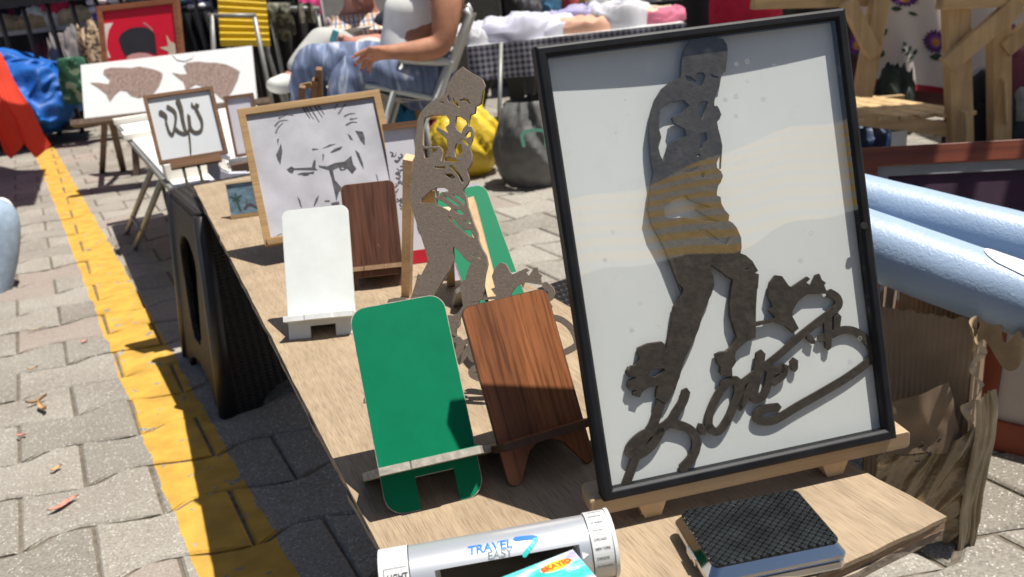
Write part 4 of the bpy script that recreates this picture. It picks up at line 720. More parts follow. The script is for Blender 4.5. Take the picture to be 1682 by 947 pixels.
def croc():
    m, N, L, b = nt('embossed_black_leatherette'); tc = N.new('ShaderNodeTexCoord'); mp = N.new('ShaderNodeMapping'); mp.inputs['Rotation'].default_value = (0, 0, R(4)); L.new(tc.outputs['Object'], mp.inputs['Vector'])
    s = N.new('ShaderNodeSeparateXYZ'); L.new(mp.outputs[0], s.inputs[0])
    fx = math_(N, L, 'SINE', math_(N, L, 'MULTIPLY', s.outputs[0], 1150.0)); fy = math_(N, L, 'SINE', math_(N, L, 'MULTIPLY', s.outputs[1], 1150.0))
    c = math_(N, L, 'MULTIPLY', fx, fy); bump(N, L, b, c, 1.0, .0022)
    col, n, _ = vary(N, L, (.020, .024, .027), 60, .5); L.new(col, b.inputs['Base Color']); b.inputs['Roughness'].default_value = .26; return m
M_CHROME = M('chrome', (.62, .64, .66), .07, .05, 20, metal=1.0)
CM_ = Matrix.Translation((.137, .4375, ZP)) @ Matrix.Rotation(R(7.4), 4, 'Z')
cs = thing('cigarette_case', 'black embossed cigarette case with chrome sides at the plank front', 'case', CM_)
cw, cd = .0885, .0640
sh = lambda k: rrect(cw - 2 * k, cd - 2 * k, .005, -cd / 2 + k)
obj('lower_shell', B().prism(sh(.0006), .0008, .0090), M_CHROME, cs, bevel=.002, seg=3)
us = B(); o1, o2, o3 = sh(.0), sh(.0002), sh(.0042); nn = len(o1)
us.add([(*p, .0096) for p in o1] + [(*p, .0118) for p in o2] + [(*p, .0180) for p in o3], [(l * nn + i, l * nn + (i + 1) % nn, (l + 1) * nn + (i + 1) % nn, (l + 1) * nn + i) for l in (0, 1) for i in range(nn)] + [tuple(range(nn))[::-1], tuple(range(2 * nn, 3 * nn))])
obj('upper_shell', us, M_CHROME, cs, bevel=.0005)
obj('lid_cover', B().prism(sh(.0035), .0178, .0205), croc(), cs, bevel=.0012, seg=3)
obj('bottom_cover', B().prism(sh(.003), -.0001, .001), M_STOOL, cs)
obj('clasp', B().box(-cw / 2 - .0012, -cw / 2 + .001, -.010, .004, .0065, .0120), M_CHROME, cs, bevel=.0006)
obj('hinge', B().tube([(-.03, cd / 2 + .0006, .0093), (.03, cd / 2 + .0006, .0093)], .0012, 8), M_CHROME, cs)
def canvas(name, c, t=.45):
    m = bpy.data.materials.new(name); m.use_nodes = True; N, L = m.node_tree.nodes, m.node_tree.links; N.remove(N['Principled BSDF'])
    d, t_, mx = N.new('ShaderNodeBsdfDiffuse'), N.new('ShaderNodeBsdfTranslucent'), N.new('ShaderNodeMixShader'); mx.inputs[0].default_value = t
    for n in (d, t_): n.inputs['Color'].default_value = c + (1,)
    L.new(d.outputs[0], mx.inputs[1]); L.new(t_.outputs[0], mx.inputs[2]); L.new(mx.outputs[0], N['Material Output'].inputs['Surface']); return m
# ---------------------------------------------------------------- white folding table beyond the plank
M_WHITE = M('white_paint', (.74, .74, .73), .5, .04, 6)
M_STEEL = M('grey_steel', (.24, .25, .24), .45, .15, 20, metal=.3)
M_CREAM = M('cream_board', (.76, .73, .65), .6, .05, 5)
TZ = .40
n_l, f_l = G(287, 306, TZ), G(196, 205, TZ); d_ = (f_l - n_l).normalized(); s_ = V((-d_.y, d_.x, 0)) * -1
n_r, f_r = n_l + s_ * .52, f_l + s_ * .52
tb = thing('folding_table', 'white topped folding table with grey legs beyond the end of the plank', 'table', n_l)
obj('top', B().prism([(p.x, p.y) for p in (n_l, n_r, f_r, f_l)], TZ - .012, TZ), M_WHITE, tb, world=True, bevel=.002)
e = B()
for a, b_ in ((n_l, f_l), (n_l, n_r), (f_l, f_r)): 
    o_ = (a - (n_r + f_l) / 2); o_.z = 0
    e.beam(a + V((0, 0, -.014)) + (-s_ * .004 if (a is n_l and b_ is f_l) else V()), b_ + V((0, 0, -.014)) + (-s_ * .004 if (a is n_l and b_ is f_l) else V()), .012, .014)
obj('rim', e, M_STEEL, tb, world=True)
for (ta, bt_) in (((252, 272), (208, 382)), ((268, 290), (222, 407))):
    top_ = G(*ta, TZ - .02); obj('leg', B().tube([top_, G(*bt_, .0)], .009, 8), M_STEEL, tb, world=True)
obj('leg_bar', B().tube([P(219, 357, 2.85), P(231, 376, 2.75)], .008, 8), M_STEEL, tb, world=True)
for k in (.25, .8): obj('leg', B().tube([n_r.lerp(f_r, k) + V((0, 0, -.014)), V((*(n_r.lerp(f_r, k) + s_ * .1).to_2d(), 0))], .009, 8), M_STEEL, tb, world=True)
obj('leg', B().tube([f_l + V((0, 0, -.014)) + s_ * .1, V((*(f_l + s_ * .1).to_2d(), 0))], .009, 8), M_STEEL, tb, world=True)
# white boards lying on that table
def tableM(px, py, yaw, z=TZ): p = G(px, py, z); return Matrix.Translation(p) @ Matrix.Rotation(yaw, 4, 'Z')
ya = math.atan2(s_.y, s_.x)
# wood-framed calligraphy panel on a small stand
AMx = panelM(-.7092, 1.9840, ZP + .03, R(20.2), R(20)); AW, AH = .157, .163
al = thing('calligraphy_panel', 'square brown framed panel of raised dark calligraphy at the far end of the plank', 'picture', AMx, PIC)
obj('frame', B().ring(AW, AH, FPROF(.0085, .014)), W_BROWN, al, bevel=.0005)
obj('panel', B().box(-AW / 2 + .005, AW / 2 - .005, .005, AH - .005, -.009, -.006), M('panel_white', (.60, .63, .65), .7, .04), al)
cg = B()
for i, (p, w0, w1) in enumerate(CALLI): cg.ribbon(p, w0 * 1.05, max(w1, .0028), -.0062, -.0025 - i * .00008, k=6)
obj('calligraphy', cg, M('dark_bronze', (.075, .062, .045), .5, .3, 90), al)
est = thing('panel_stand', 'low brown wooden stand under the calligraphy panel', 'stand', AMx)
obj('ledge', B().box(-.055, .060, -.016, -.001, -.018, .006), W_BROWN, est, bevel=.0006)
zr = -(ZP + .03 - TZ)
for x in (-.032, .002): obj('foot', B().box(x, x + .007, zr - .002, -.016, -.012, .001), M('dark_brown', (.06, .045, .03), .6), est)
# white folded hook ornament, white cards and offcuts
def cut(name, lab, cat, loops, th, Mx, mat, **k): return solo(name, curve_mesh(loops, 0, th, .0004), mat, lab, cat, M_=Mx, **k)
hk = [(.0, .0), (.060, .0), (.060, .006), (.028, .010), (.014, .018), (.010, .028), (.014, .037), (.024, .041), (.030, .036), (.036, .040), (.030, .049), (.018, .052), (.006, .046), (-.002, .052), (-.006, .062), (-.003, .068), (.008, .071), (.004, .079), (-.006, .080), (-.016, .074), (-.020, .062), (-.016, .046), (-.010, .036), (-.012, .018)]
hm = G(356, 294, TZ); cut('phone_stand', 'white curved hook shaped phone stand at the corner of the white table', 'phone stand', [[(x * 1.22, y * 1.22) for x, y in hk]], .03, panelM(hm.x, hm.y, TZ + .001, R(14), R(2)), M('lilac_white_plastic', (.60, .585, .68), .4, .03), group=PS)
t = thing('phone_stand', 'white slotted phone stand right of the calligraphy panel', 'phone stand', G(405, 268, TZ), PS)
obj('base', B().box(-.040, .045, -.02, .02, 0, .018), M_WHITE, t, bevel=.001); obj('upright', B().box(-.018, -.008, -.003, .0, .018, .06), M_WHITE, t, bevel=.0005); obj('slot_block', B().box(-.03, .03, .0, .012, -.0, .012), M_WHITE, t)
solo('wood_block', B().box(-.02, .03, -.012, .012, 0, .024), M('dark_walnut_block', (.10, .055, .035), .6), 'small dark wooden block by the white table corner', 'block', M_=tableM(395, 283, ya), bevel=.001)
for i, (x, y, w, d, h, r, lab) in enumerate([(330, 283, .15, .045, .010, ya, 'white board strip at the near edge of the white table'), (322, 284, .15, .07, .040, ya, 'thick white slab under the feet of the calligraphy panel stand'), (228, 224, .10, .10, .02, ya, 'white slab lying left of the calligraphy panel'), (236, 197, .22, .05, .022, ya, 'white rail lying under the fish board')]):
    solo('white_board', B().box(-w / 2, w / 2, -d / 2, d / 2, 0, h), M_CREAM, lab, 'board', group='white boards on the folding table', M_=tableM(x, y, r), bevel=.001)

# ---------------------------------------------------------------- fish board on its easel
FBM = panelM(-1.529, 4.129, .36, R(3), R(28)); BW, BH = .818, .272
fb = thing('fish_board', 'long white board with two engraved brown fish facing right', 'board', FBM)
fbd = obj('board', B().box(-BW / 2, BW / 2, 0, BH, -.012, 0), M('board_white', (.78, .80, .80), .5, .02, 3), fb)
def engr():
    m, N, L, b = nt('engraved_fish'); tc = N.new('ShaderNodeTexCoord'); w = N.new('ShaderNodeTexWave'); w.inputs['Scale'].default_value = 38; w.inputs['Distortion'].default_value = 2.5; w.inputs['Detail'].default_value = 4; w.inputs['Detail Scale'].default_value = 3; L.new(tc.outputs['Object'], w.inputs['Vector'])
    n = N.new('ShaderNodeTexNoise'); n.inputs['Scale'].default_value = 90; L.new(tc.outputs['Object'], n.inputs['Vector'])
    f = math_(N, L, 'MULTIPLY_ADD', w.outputs['Fac'], .55); L.new(n.outputs['Fac'], f.node.inputs[2]); r = N.new('ShaderNodeValToRGB'); L.new(f, r.inputs['Fac'])
    r.color_ramp.elements[0].position, r.color_ramp.elements[0].color = .42, (.055, .03, .024, 1); r.color_ramp.elements[1].position, r.color_ramp.elements[1].color = .84, (.40, .295, .25, 1)
    L.new(r.outputs['Color'], b.inputs['Base Color']); return m
M_FISH = engr()
IFB = FBM.inverted()
def on_panel(Mx, px, py):
    o = Mx.to_translation(); n = Mx.to_3x3() @ V((0, 0, 1)); d = ray(px, py); p = CAM + d * ((o - CAM).dot(n) / d.dot(n)); q = Mx.inverted() @ p; return (q.x, q.y)
f1 = [(585, 535), (640, 535), (700, 545), (715, 520), (670, 480), (675, 450), (720, 437), (790, 437), (850, 440), (900, 430), (960, 440), (1020, 455), (1055, 475), (1050, 510), (1030, 560), (1000, 600), (960, 615), (900, 635), (850, 620), (820, 590), (780, 585), (745, 615), (712, 660), (690, 610), (640, 570)]
f2 = [(1115, 470), (1170, 480), (1215, 480), (1190, 430), (1210, 405), (1290, 397), (1340, 405), (1400, 405), (1460, 415), (1510, 435), (1555, 462), (1540, 520), (1500, 600), (1450, 650), (1415, 620), (1370, 580), (1310, 560), (1270, 545), (1230, 570), (1205, 580), (1190, 530), (1150, 500)]
for f in (f1, f2): obj('engraved_fish', B().prism([on_panel(FBM, x / 3.945, y / 3.945) for x, y in f], .0002, .0015), M_FISH, fbd)
cd_ = B(); cd_.tube([(.03, BH, .002), (.05, BH - .03, .002), (.085, BH - .04, .002), (.12, BH - .03, .002), (.135, BH, .002)], .0015, 5); obj('hanging_cord', cd_, M('cord_white', (.62, .63, .64), .6), fb)
fe = thing('wooden_easel', 'grey brown folding easel legs under the white fish board', 'easel', G(175, 283))
W_OLD = wood('old_wood', (.15, .105, .075), axis='Z', rough=.7)
for a, z_ in (((172, 196), (168, 282)), ((182, 192), (203, 280))):
    p1 = G(*z_); obj('leg', B().beam(P(*a, 4.28), p1, .03, .022), W_OLD, fe, world=True)
obj('leg', B().beam(P(395, 185, 4.2), V((-.95, 4.45, 0)), .03, .022), W_OLD, fe, world=True)
obj('ledge', B().box(-.47, .47, -.028, -.002, -.03, .012, FBM), W_OLD, fe, world=True)
obj('hinge_cap', B().tube([P(170, 197, 4.2), P(178, 197, 4.2)], .022, 10), M_WHITE, fe, world=True)

# ---------------------------------------------------------------- red picture with a fur hat, crescent and star
q = P(160, 100, 4.5); RMx = panelM(P(228, 100, 4.5).x, 4.5, P(228, 100, 4.5).z - .12, R(-8), R(16)); RW, RH = .445, .42
rd = thing('red_picture', 'wood framed red picture with black fur hat, white crescent and star behind the fish board', 'picture', RMx, PIC)
obj('frame', B().ring(RW, RH, FPROF(.028, .03)), wood('red_brown_frame', (.26, .10, .045), axis='X'), rd, bevel=.002)
rsh = obj('sheet', B().box(-RW / 2 + .01, RW / 2 - .01, .01, RH - .01, -.016, -.012), M('picture_red', (.60, .008, .030), .4, .05), rd)
pz = lambda pts: [on_panel(RMx, x / 5.097 + 150, y / 5.1) for x, y in pts]
obj('crescent', B().prism(pz([(82, 195), (170, 185), (135, 250), (120, 330), (120, 400), (150, 478), (110, 480), (95, 300)]), -.0119, -.0112), M('picture_white', (.72, .66, .64), .5), rsh)
obj('crescent_edge', B().prism(pz([(415, 185), (440, 183), (490, 225), (512, 262), (495, 250), (460, 215)]), -.0119, -.0110), M('picture_pink', (.50, .20, .20), .5), rsh)
obj('fur_hat', B().prism(pz([(215, 320), (245, 270), (310, 232), (380, 220), (440, 222), (490, 245), (522, 280), (540, 452), (480, 440), (390, 432), (310, 455), (275, 470), (240, 400)]), -.0119, -.0108), M('picture_black', (.022, .022, .028), .5), rsh)
obj('forehead', B().prism(pz([(290, 468), (330, 446), (390, 436), (450, 440), (500, 458), (505, 520), (290, 520)]), -.0119, -.0106), M('picture_skin', (.60, .32, .30), .5), rsh)
obj('star', B().prism(pz([(618, 285), (650, 340), (690, 360), (705, 440), (640, 470), (635, 425), (560, 395), (635, 380)]), -.0119, -.0109), M('picture_cream', (.62, .55, .42), .5), rsh)
re_ = thing('wooden_easel', 'tall easel legs holding the red picture, mostly hidden by the fish board', 'easel', V((RMx.to_translation().x, 4.6, 0)))
for dx in (-.16, .16): obj('leg', B().beam(RMx @ V((dx * .6, .1, -.035)), V((RMx.to_translation().x + dx, 4.5, 0)), .03, .02), W_OLD, re_, world=True)
obj('leg', B().beam(RMx @ V((0, .25, -.035)), V((RMx.to_translation().x, 5.0, 0)), .03, .02), W_OLD, re_, world=True)
obj('ledge', B().box(-.2, .2, -.02, -.002, -.04, .01, RMx), W_OLD, re_, world=True)
# easel tips behind the portrait
t = thing('small_easel', 'brown wooden easel whose tips stick up behind the portrait', 'easel', V((-.36, 1.62, TZ)))
for a, b_ in (((524, 112), (530, 330)), ((518, 130), (500, 330)), ((497, 141), (488, 330))): obj('leg', B().beam(P(*a, 1.62), V((*P(b_[0], b_[1], 1.72).to_2d(), TZ)), .011, .014), W_BROWN, t, world=True)
obj('cross_bar', B().beam(P(494, 142, 1.63), P(512, 139, 1.63), .01, .012, side=V((0, 0, 1))), W_OAK, t, world=True)

# ---------------------------------------------------------------- red cloth, blue tarpaulin, denim leg at the left edge
def sheet(fn, nu=40, nv=40, th=0.0):
    return B().grid(fn, nu, nv).mesh()
M_RED = canvas('red_nylon', (.78, .085, .052), .35)
def red_fn(u, v):
    bx_ = [(2, 212), (16, 246), (26, 259), (36, 244), (44, 232), (54, 246), (64, 254), (76, 246), (87, 238)]; k = u * 8; i = min(7, int(k)); f = k - i
    bx, by = bx_[i][0] * (1 - f) + bx_[i + 1][0] * f, bx_[i][1] * (1 - f) + bx_[i + 1][1] * f
    top = P(-95, 20, 5.55).lerp(P(-12, 66, 5.40), u); fold = math.sin(u * 11 + .8 * v) * .03 * v + abs(math.sin(u * 5.2)) * .05 * v
    p = top.lerp(P(bx, by, 4.92 - .10 * u), v) + V((0, -fold, 0)); return p + noise.noise_vector(p * 7) * .012
ru = thing('red_parasol', 'red nylon parasol at the left edge with its flap hanging over the pavers', 'parasol', P(-60, 60, 4.9))
obj('cloth', B().grid(red_fn, 65, 40), M_RED, ru, world=True)
cz = 1.75; cq = [G(*q) + SUNV * (cz / SUNV.z) for q in ((76, 277), (57, 336), (-260, 372), (-230, 300))]
obj('canopy', B().grid(lambda u, v: cq[0].lerp(cq[3], u).lerp(cq[1].lerp(cq[2], u), v) + V((0, 0, .22 * math.sin(math.pi * u) * math.sin(math.pi * v))), 16, 16), M_RED, ru, world=True)
cc = sum(cq, V((0, 0, 0))) / 4; ptop = P(-60, 10, 4.92)
cc.x -= .62; obj('pole', B().tube([V((cc.x, cc.y, 0)), V((cc.x, cc.y, cz + .05))], .018, 10), M_STEEL, ru, world=True)
obj('cross_arm', B().tube([V((cc.x, cc.y, ptop.z + .05)), P(-60, 24, 4.95), P(-12, 62, 4.85)], .010, 8), M_STEEL, ru, world=True)
M_TARP = M('blue_tarp', (.008, .10, .40), .55, .25, 14, .6, 22, dist=.012, spec=.4)
def tarp_fn(u, v):
    c = P(25, 150, 6.2); a = 2 * math.pi * u; h = v
    rx, rz = .62, .44; q = math.sin(math.pi * min(1, h * .98 + .02)) ** .6
    p = V((c.x - .10 + rx * math.cos(a) * q * (1 - .15 * h), c.y + .4 * math.sin(a) * q, .02 + h * .62))
    n = noise.noise_vector(p * 3.2) * .10 + noise.noise_vector(p * 9 + V((3, 1, 2))) * .04
    r_ = abs(noise.noise(p * 4.2)); r2 = abs(noise.noise(p * 10 + V((5, 5, 1)))); return p + n + V((math.cos(a), math.sin(a), .2)) * (.10 * (1 - 2.2 * r_) + .05 * (1 - 2 * r2)) * q
solo('blue_tarp', B().grid(tarp_fn, 130, 80, closed_u=True), M_TARP, 'crumpled bright blue tarpaulin heap by the black fence at left', 'tarpaulin')
M_DENIM = M('light_denim', (.30, .39, .50), .85, .15, 40, .4, 200, dist=.001)
lp = lambda x, y, Y: P(x, y, Y)
pn = thing('person', 'person at the left edge with only a light blue denim leg in view', 'person', V((-1.95, 2.75, 0)))
kn = P(6, 346, 2.72); DK = kn - V((-1.66, 2.72, .40))
obj('body', skin({'hip': ((V((-2.30, 2.75, .42)) + DK), .10), 'knee': ((V((-1.66, 2.72, .40)) + DK), .06), 'ankle': ((V((-1.78, 2.62, .06)) + DK), .045), 'belly': ((V((-2.36, 2.75, .60)) + DK), .13), 'chest': ((V((-2.38, 2.75, .82)) + DK), .14), 'neck': ((V((-2.37, 2.75, 1.0)) + DK), .06), 'head': ((V((-2.35, 2.75, 1.14)) + DK), .09), 'sh': ((V((-2.34, 2.56, .90)) + DK), .055), 'el': ((V((-2.20, 2.50, .66)) + DK), .04), 'wr': ((V((-2.02, 2.60, .56)) + DK), .03)}, [('hip', 'knee'), ('knee', 'ankle'), ('hip', 'belly'), ('belly', 'chest'), ('chest', 'neck'), ('neck', 'head'), ('chest', 'sh'), ('sh', 'el'), ('el', 'wr')], root='hip'), M('skin_tan', (.42, .22, .14), .5, .08), pn, world=True)
obj('trouser_leg', skin({'hip': ((V((-2.30, 2.75, .42)) + DK), .118), 'm': ((V((-2.0, 2.73, .43)) + DK), .092), 'knee': ((V((-1.665, 2.72, .395)) + DK), .072), 'c': ((V((-1.72, 2.67, .22)) + DK), .066), 'ankle': ((V((-1.775, 2.62, .09)) + DK), .066)}, [('hip', 'm'), ('m', 'knee'), ('knee', 'c'), ('c', 'ankle')], root='hip'), M_DENIM, pn, world=True)
obj('shirt', skin({'b': ((V((-2.36, 2.75, .48)) + DK), .15), 'c': ((V((-2.38, 2.75, .82)) + DK), .155), 'n': ((V((-2.375, 2.75, .95)) + DK), .08)}, [('b', 'c'), ('c', 'n')]), M('grey_shirt', (.3, .3, .3), .8), pn, world=True)
obj('hair', skin({'a': ((V((-2.36, 2.76, 1.19)) + DK), .085), 'b': ((V((-2.39, 2.77, 1.13)) + DK), .075)}, [('a', 'b')]), M('dark_hair', (.02, .016, .013), .6), pn, world=True)
obj('shoe', skin({'heel': ((V((-1.80, 2.62, .035)) + DK), (.036, .034)), 'mid': ((V((-1.72, 2.58, .035)) + DK), (.038, .030)), 'toe': ((V((-1.63, 2.54, .028)) + DK), (.032, .022))}, [('heel', 'mid'), ('mid', 'toe')]), M('shoe_white', (.68, .68, .64), .6), pn, world=True)
sb_ = P(2, 316, 2.95); solo('white_bag', skin({'a': (sb_ + V((-.03, 0, -.10)), .055), 'b': (sb_ + V((-.01, 0, -.01)), .040)}, [('a', 'b')], 3), M('white_cotton', (.68, .68, .64), .8), 'small white bag behind the denim leg at the left edge', 'bag')
st_ = thing('camp_stool', 'low camp stool with a pale rim under the person at the left edge', 'stool', V((-2.3, 2.75, 0)))
obj('seat', B().tube([(-2.3, 2.75, .27), (-2.3, 2.75, .31)], .2, 20), M('stool_cream', (.66, .66, .60), .5), st_, world=True)
for a in range(4): obj('leg', B().tube([(-2.3 + .15 * math.cos(a * 1.57 + .8), 2.75 + .15 * math.sin(a * 1.57 + .8), .27), (-2.3 + .19 * math.cos(a * 1.57 + .8), 2.75 + .19 * math.sin(a * 1.57 + .8), 0)], .012, 8), M_STEEL, st_, world=True)

# ---------------------------------------------------------------- folding chairs
M_CHAIR = M('pale_chair_tube', (.50, .52, .50), .35, .06, 10, metal=.2)
M_CWEB = M('chair_webbing', (.42, .41, .37), .8, .1, 30)
YC = 3.1
ch = thing('folding_chair', 'pale metal folding armchair carrying the woman in white', 'chair', V((-.25, YC, 0)))
near_, far_ = 2.90, 3.36
for Yc in (near_, far_):
    bk = [P(718, 175, near_), P(735, 120, near_), P(757, 60, near_), P(770, 24, near_), P(764, 14, near_)]
    dy = V((0, Yc - near_, 0)); obj('back_tube', B().tube([p + dy for p in bk], .012, 10), M_CHAIR, ch, world=True)
    arm = [P(655, 97, near_), P(690, 99, near_), P(745, 102, near_)]; obj('armrest', B().tube([p + dy for p in arm], [.014, .016, .014], 8), M_CHAIR, ch, world=True)
    lg1 = P(661, 100, near_) + dy; lg2 = P(628, 215, near_) + dy; d = (lg2 - lg1); lg3 = lg1 + d * (lg1.z / -d.z)
    obj('front_leg', B().tube([lg1, lg3], .011, 8), M_CHAIR, ch, world=True)
    r1 = P(735, 105, near_) + dy; obj('rear_leg', B().tube([r1, V((r1.x - .30, r1.y, 0))], .011, 8), M_CHAIR, ch, world=True)
    obj('seat_rail', B().tube([P(600, 140, near_) + dy, P(640, 146, near_) + dy, P(725, 165, near_) + dy], .011, 8), M_CHAIR, ch, world=True)
def seat_fn(u, v):
    a = P(598, 143, near_).lerp(P(728, 160, near_), u); return a + V((0, (far_ - near_) * v, -.05 * math.sin(math.pi * v) - .02 * math.sin(math.pi * u)))
obj('seat', B().grid(seat_fn, 12, 12), M_CWEB, ch, world=True)
def back_fn(u, v):
    a = P(728, 140, near_).lerp(P(768, 28, near_), u); return a + V((.03 * math.sin(math.pi * v), (far_ - near_) * v, 0))
obj('back_panel', B().grid(back_fn, 12, 12), M_CWEB, ch, world=True)
c2 = thing('folding_chair', 'folding chair half hidden behind, holding the man in the checked shirt', 'chair', V((-.5, 3.9, 0)))
obj('seat', B().box(-.72, -.26, 3.5, 3.98, .395, .415), M_CWEB, c2, world=True); obj('back_panel', B().box(-.70, -.28, 3.98, 4.0, .5, .85), M_CWEB, c2, world=True)
for x in (-.7, -.28):
    obj('leg', B().tube([(x, 3.52, .4), (x, 3.50, 0)], .011, 8), M_CHAIR, c2, world=True); obj('leg', B().tube([(x, 4.0, .86), (x, 3.98, .4), (x, 4.05, 0)], .011, 8), M_CHAIR, c2, world=True)

# ---------------------------------------------------------------- the two seated people
M_SKW = M('skin_brown', (.40, .185, .11), .6, .16, 26, .25, 120, spec=.3); M_SKM = M('skin_ruddy', (.42, .19, .14), .5, .1, 14)  # own skin tones of the woman and the man
M_NAIL = M('red_nails', (.35, .03, .03), .3)
def tie_dye():
    m, N, L, b = nt('streaked_blue_trousers'); tc = N.new('ShaderNodeTexCoord'); mp = N.new('ShaderNodeMapping'); mp.inputs['Scale'].default_value = (4.0, 1.2, 1.0); mp.inputs['Rotation'].default_value = (0, .5, 0); L.new(tc.outputs['Object'], mp.inputs['Vector'])
    n = N.new('ShaderNodeTexNoise'); n.inputs['Scale'].default_value = 7; n.inputs['Detail'].default_value = 4; n.inputs['Distortion'].default_value = 1.2; L.new(mp.outputs[0], n.inputs['Vector'])
    r = N.new('ShaderNodeValToRGB'); L.new(n.outputs['Fac'], r.inputs['Fac']); e = r.color_ramp.elements
    e[0].position, e[0].color = .40, (.085, .11, .19, 1); e[1].position, e[1].color = .69, (.42, .45, .53, 1); k = e.new(.57); k.color = (.155, .20, .32, 1)
    L.new(r.outputs['Color'], b.inputs['Base Color']); b.inputs['Roughness'].default_value = .85; return m
def woman():
    S = 3.1; t = thing('person', 'seated woman in a white tank top and streaked blue trousers, hand on her knee', 'person', V((-.3, 3.1, 0)))
    j = {'pelvis': (P(708, 122, S), (.105, .115)), 'belly': (P(680, 76, S), (.145, .13)), 'chest': (P(705, 18, S), (.125, .12)), 'upper': (P(718, -40, S), (.11, .09)), 'neck': (P(715, -78, S), .05), 'jaw': (P(706, -108, S - .01), .062), 'head': (P(712, -135, S), .085), 'crown': (P(716, -160, S), .07), 'nose': (P(690, -124, S), .016)}
    e = [('pelvis', 'belly'), ('belly', 'chest'), ('chest', 'upper'), ('upper', 'neck'), ('neck', 'jaw'), ('jaw', 'head'), ('head', 'crown'), ('head', 'nose')]
    j.update({'sh': (P(733, -30, 2.92), .060), 'ua': (P(733, 25, 2.88), .054), 'elb': (P(727, 76, 2.87), .046), 'fa': (P(682, 84, 2.84), .036), 'wr': (P(640, 85, 2.82), (.024, .020)), 'palm': (P(618, 87, 2.80), (.032, .016))})
    e += [('upper', 'sh'), ('sh', 'ua'), ('ua', 'elb'), ('elb', 'fa'), ('fa', 'wr'), ('wr', 'palm')]
    for k, (a, b_, c) in enumerate([((603, 83), (592, 87), (581, 93)), ((603, 89), (592, 98), (584, 106)), ((606, 94), (598, 105), (594, 114)), ((611, 97), (607, 107), (606, 117))]):
        for n_, q, r in (('a', a, .0105), ('b', b_, .009), ('c', c, .0075)): j[f'f{k}{n_}'] = (P(*q, 2.785 + k * .012), r)
        e += [('palm', f'f{k}a'), (f'f{k}a', f'f{k}b'), (f'f{k}b', f'f{k}c')]
    j['t1'] = (P(617, 80, 2.77), .0105); j['t2'] = (P(604, 79, 2.765), .008); e += [('palm', 't1'), ('t1', 't2')]
    j.update({'sh2': (P(712, -35, 3.30), .055), 'elb2': (P(690, 55, 3.34), .04), 'wr2': (P(640, 78, 3.25), .025), 'h2': (P(625, 82, 3.22), .028)})
    e += [('upper', 'sh2'), ('sh2', 'elb2'), ('elb2', 'wr2'), ('wr2', 'h2')]
    for s, (hip, kn_, an, yh) in {'n': ((712, 128), (572, 112), (566, 230), 2.96), 'f': ((705, 118), (505, 100), (492, 215), 3.22)}.items():
        h = P(*hip, yh); k = P(*kn_, yh); a = P(*an, yh); foot = V((a.x, a.y, .06))
        j.update({'hip' + s: (h, .085), 'kn' + s: (k, .055), 'an' + s: (foot, .035), 'ft' + s: (foot + V((-.10, -.02, -.03)), .03)}); e += [('pelvis', 'hip' + s), ('hip' + s, 'kn' + s), ('kn' + s, 'an' + s), ('an' + s, 'ft' + s)]
    obj('body', skin(j, e, 2, 'pelvis'), M_SKW, t, world=True)
    g_ = lambda n, k: (j[n][0], tuple(x * k for x in j[n][1]) if isinstance(j[n][1], tuple) else j[n][1] * k)
    tj = {'pelvis': (P(708, 105, S), (.155, .142)), 'belly': (P(672, 80, S), (.150, .152)), 'b2': (P(688, 50, S), (.128, .13)), 'bust': (P(690, 26, S), (.145, .142)), 'chest': (P(712, -8, S), (.128, .125)), 'upper': (P(720, -38, S), (.10, .10))}
    tp = skin(tj, [('pelvis', 'belly'), ('belly', 'b2'), ('b2', 'bust'), ('bust', 'chest'), ('chest', 'upper')], 3, 'pelvis'); rumple(tp, .012, 7, 1)
    obj('tank_top', tp, M('white_knit', (.82, .81, .77), .85, .05, 30, .3, 300), t, world=True)
    pj = {'p': (P(711, 126, S), (.125, .135))}; pe = []
    for s in 'nf':
        h, k, a = j['hip' + s][0], j['kn' + s][0], j['an' + s][0]
        pj.update({s + '0': (h.lerp(k, .1), .088), s + '1': (h.lerp(k, .5), .082), s + '2': (k + V((0, 0, .0)), .074), s + '3': (k.lerp(a, .4) + V((.0, 0, 0)), .074), s + '4': (k.lerp(a, .85), .078)}); pe += [('p', s + '0'), (s + '0', s + '1'), (s + '1', s + '2'), (s + '2', s + '3'), (s + '3', s + '4')]
    tr = skin(pj, pe, 3, 'p')
    for v in tr.vertices: v.co += noise.noise_vector(v.co * 8) * .010 + v.normal * (.012 * (1 - 2 * abs(noise.noise(V((v.co.x * 6, v.co.y * 9, v.co.z * 17 + v.co.x * 9))))))
    obj('trousers', tr, tie_dye(), t, world=True)
    obj('hair', skin({'a': (P(718, -150, S), .095), 'b': (P(735, -125, S), .08), 'c': (P(735, -90, S), .05)}, [('a', 'b'), ('b', 'c')]), M('brown_hair', (.07, .035, .02), .6), t, world=True)
    for k in range(4): obj('fingernail', skin({'a': (j[f'f{k}c'][0] + V((0, -.004, .002)), .006), 'b': (j[f'f{k}c'][0] + V((-.004, -.004, -.006)), .004)}, [('a', 'b')], 1), M_NAIL, t, world=True)
    ww = j['f1a'][0]; obj('ring', B().tube([ww + V((.011 * math.cos(a), .011 * math.sin(a) * .4, .011 * math.sin(a))) for a in [k * .628 for k in range(10)]], .002, 6, closed=True), M('silver', (.7, .7, .7), .2, metal=1), t, world=True)
    for s in 'nf': a = j['an' + s][0]; obj('shoe', skin({'h': (a + V((.02, 0, -.02)), .038), 't': (a + V((-.14, -.02, -.03)), .03)}, [('h', 't')]), M('shoe_tan', (.3, .2, .13), .6), t, world=True)
woman()
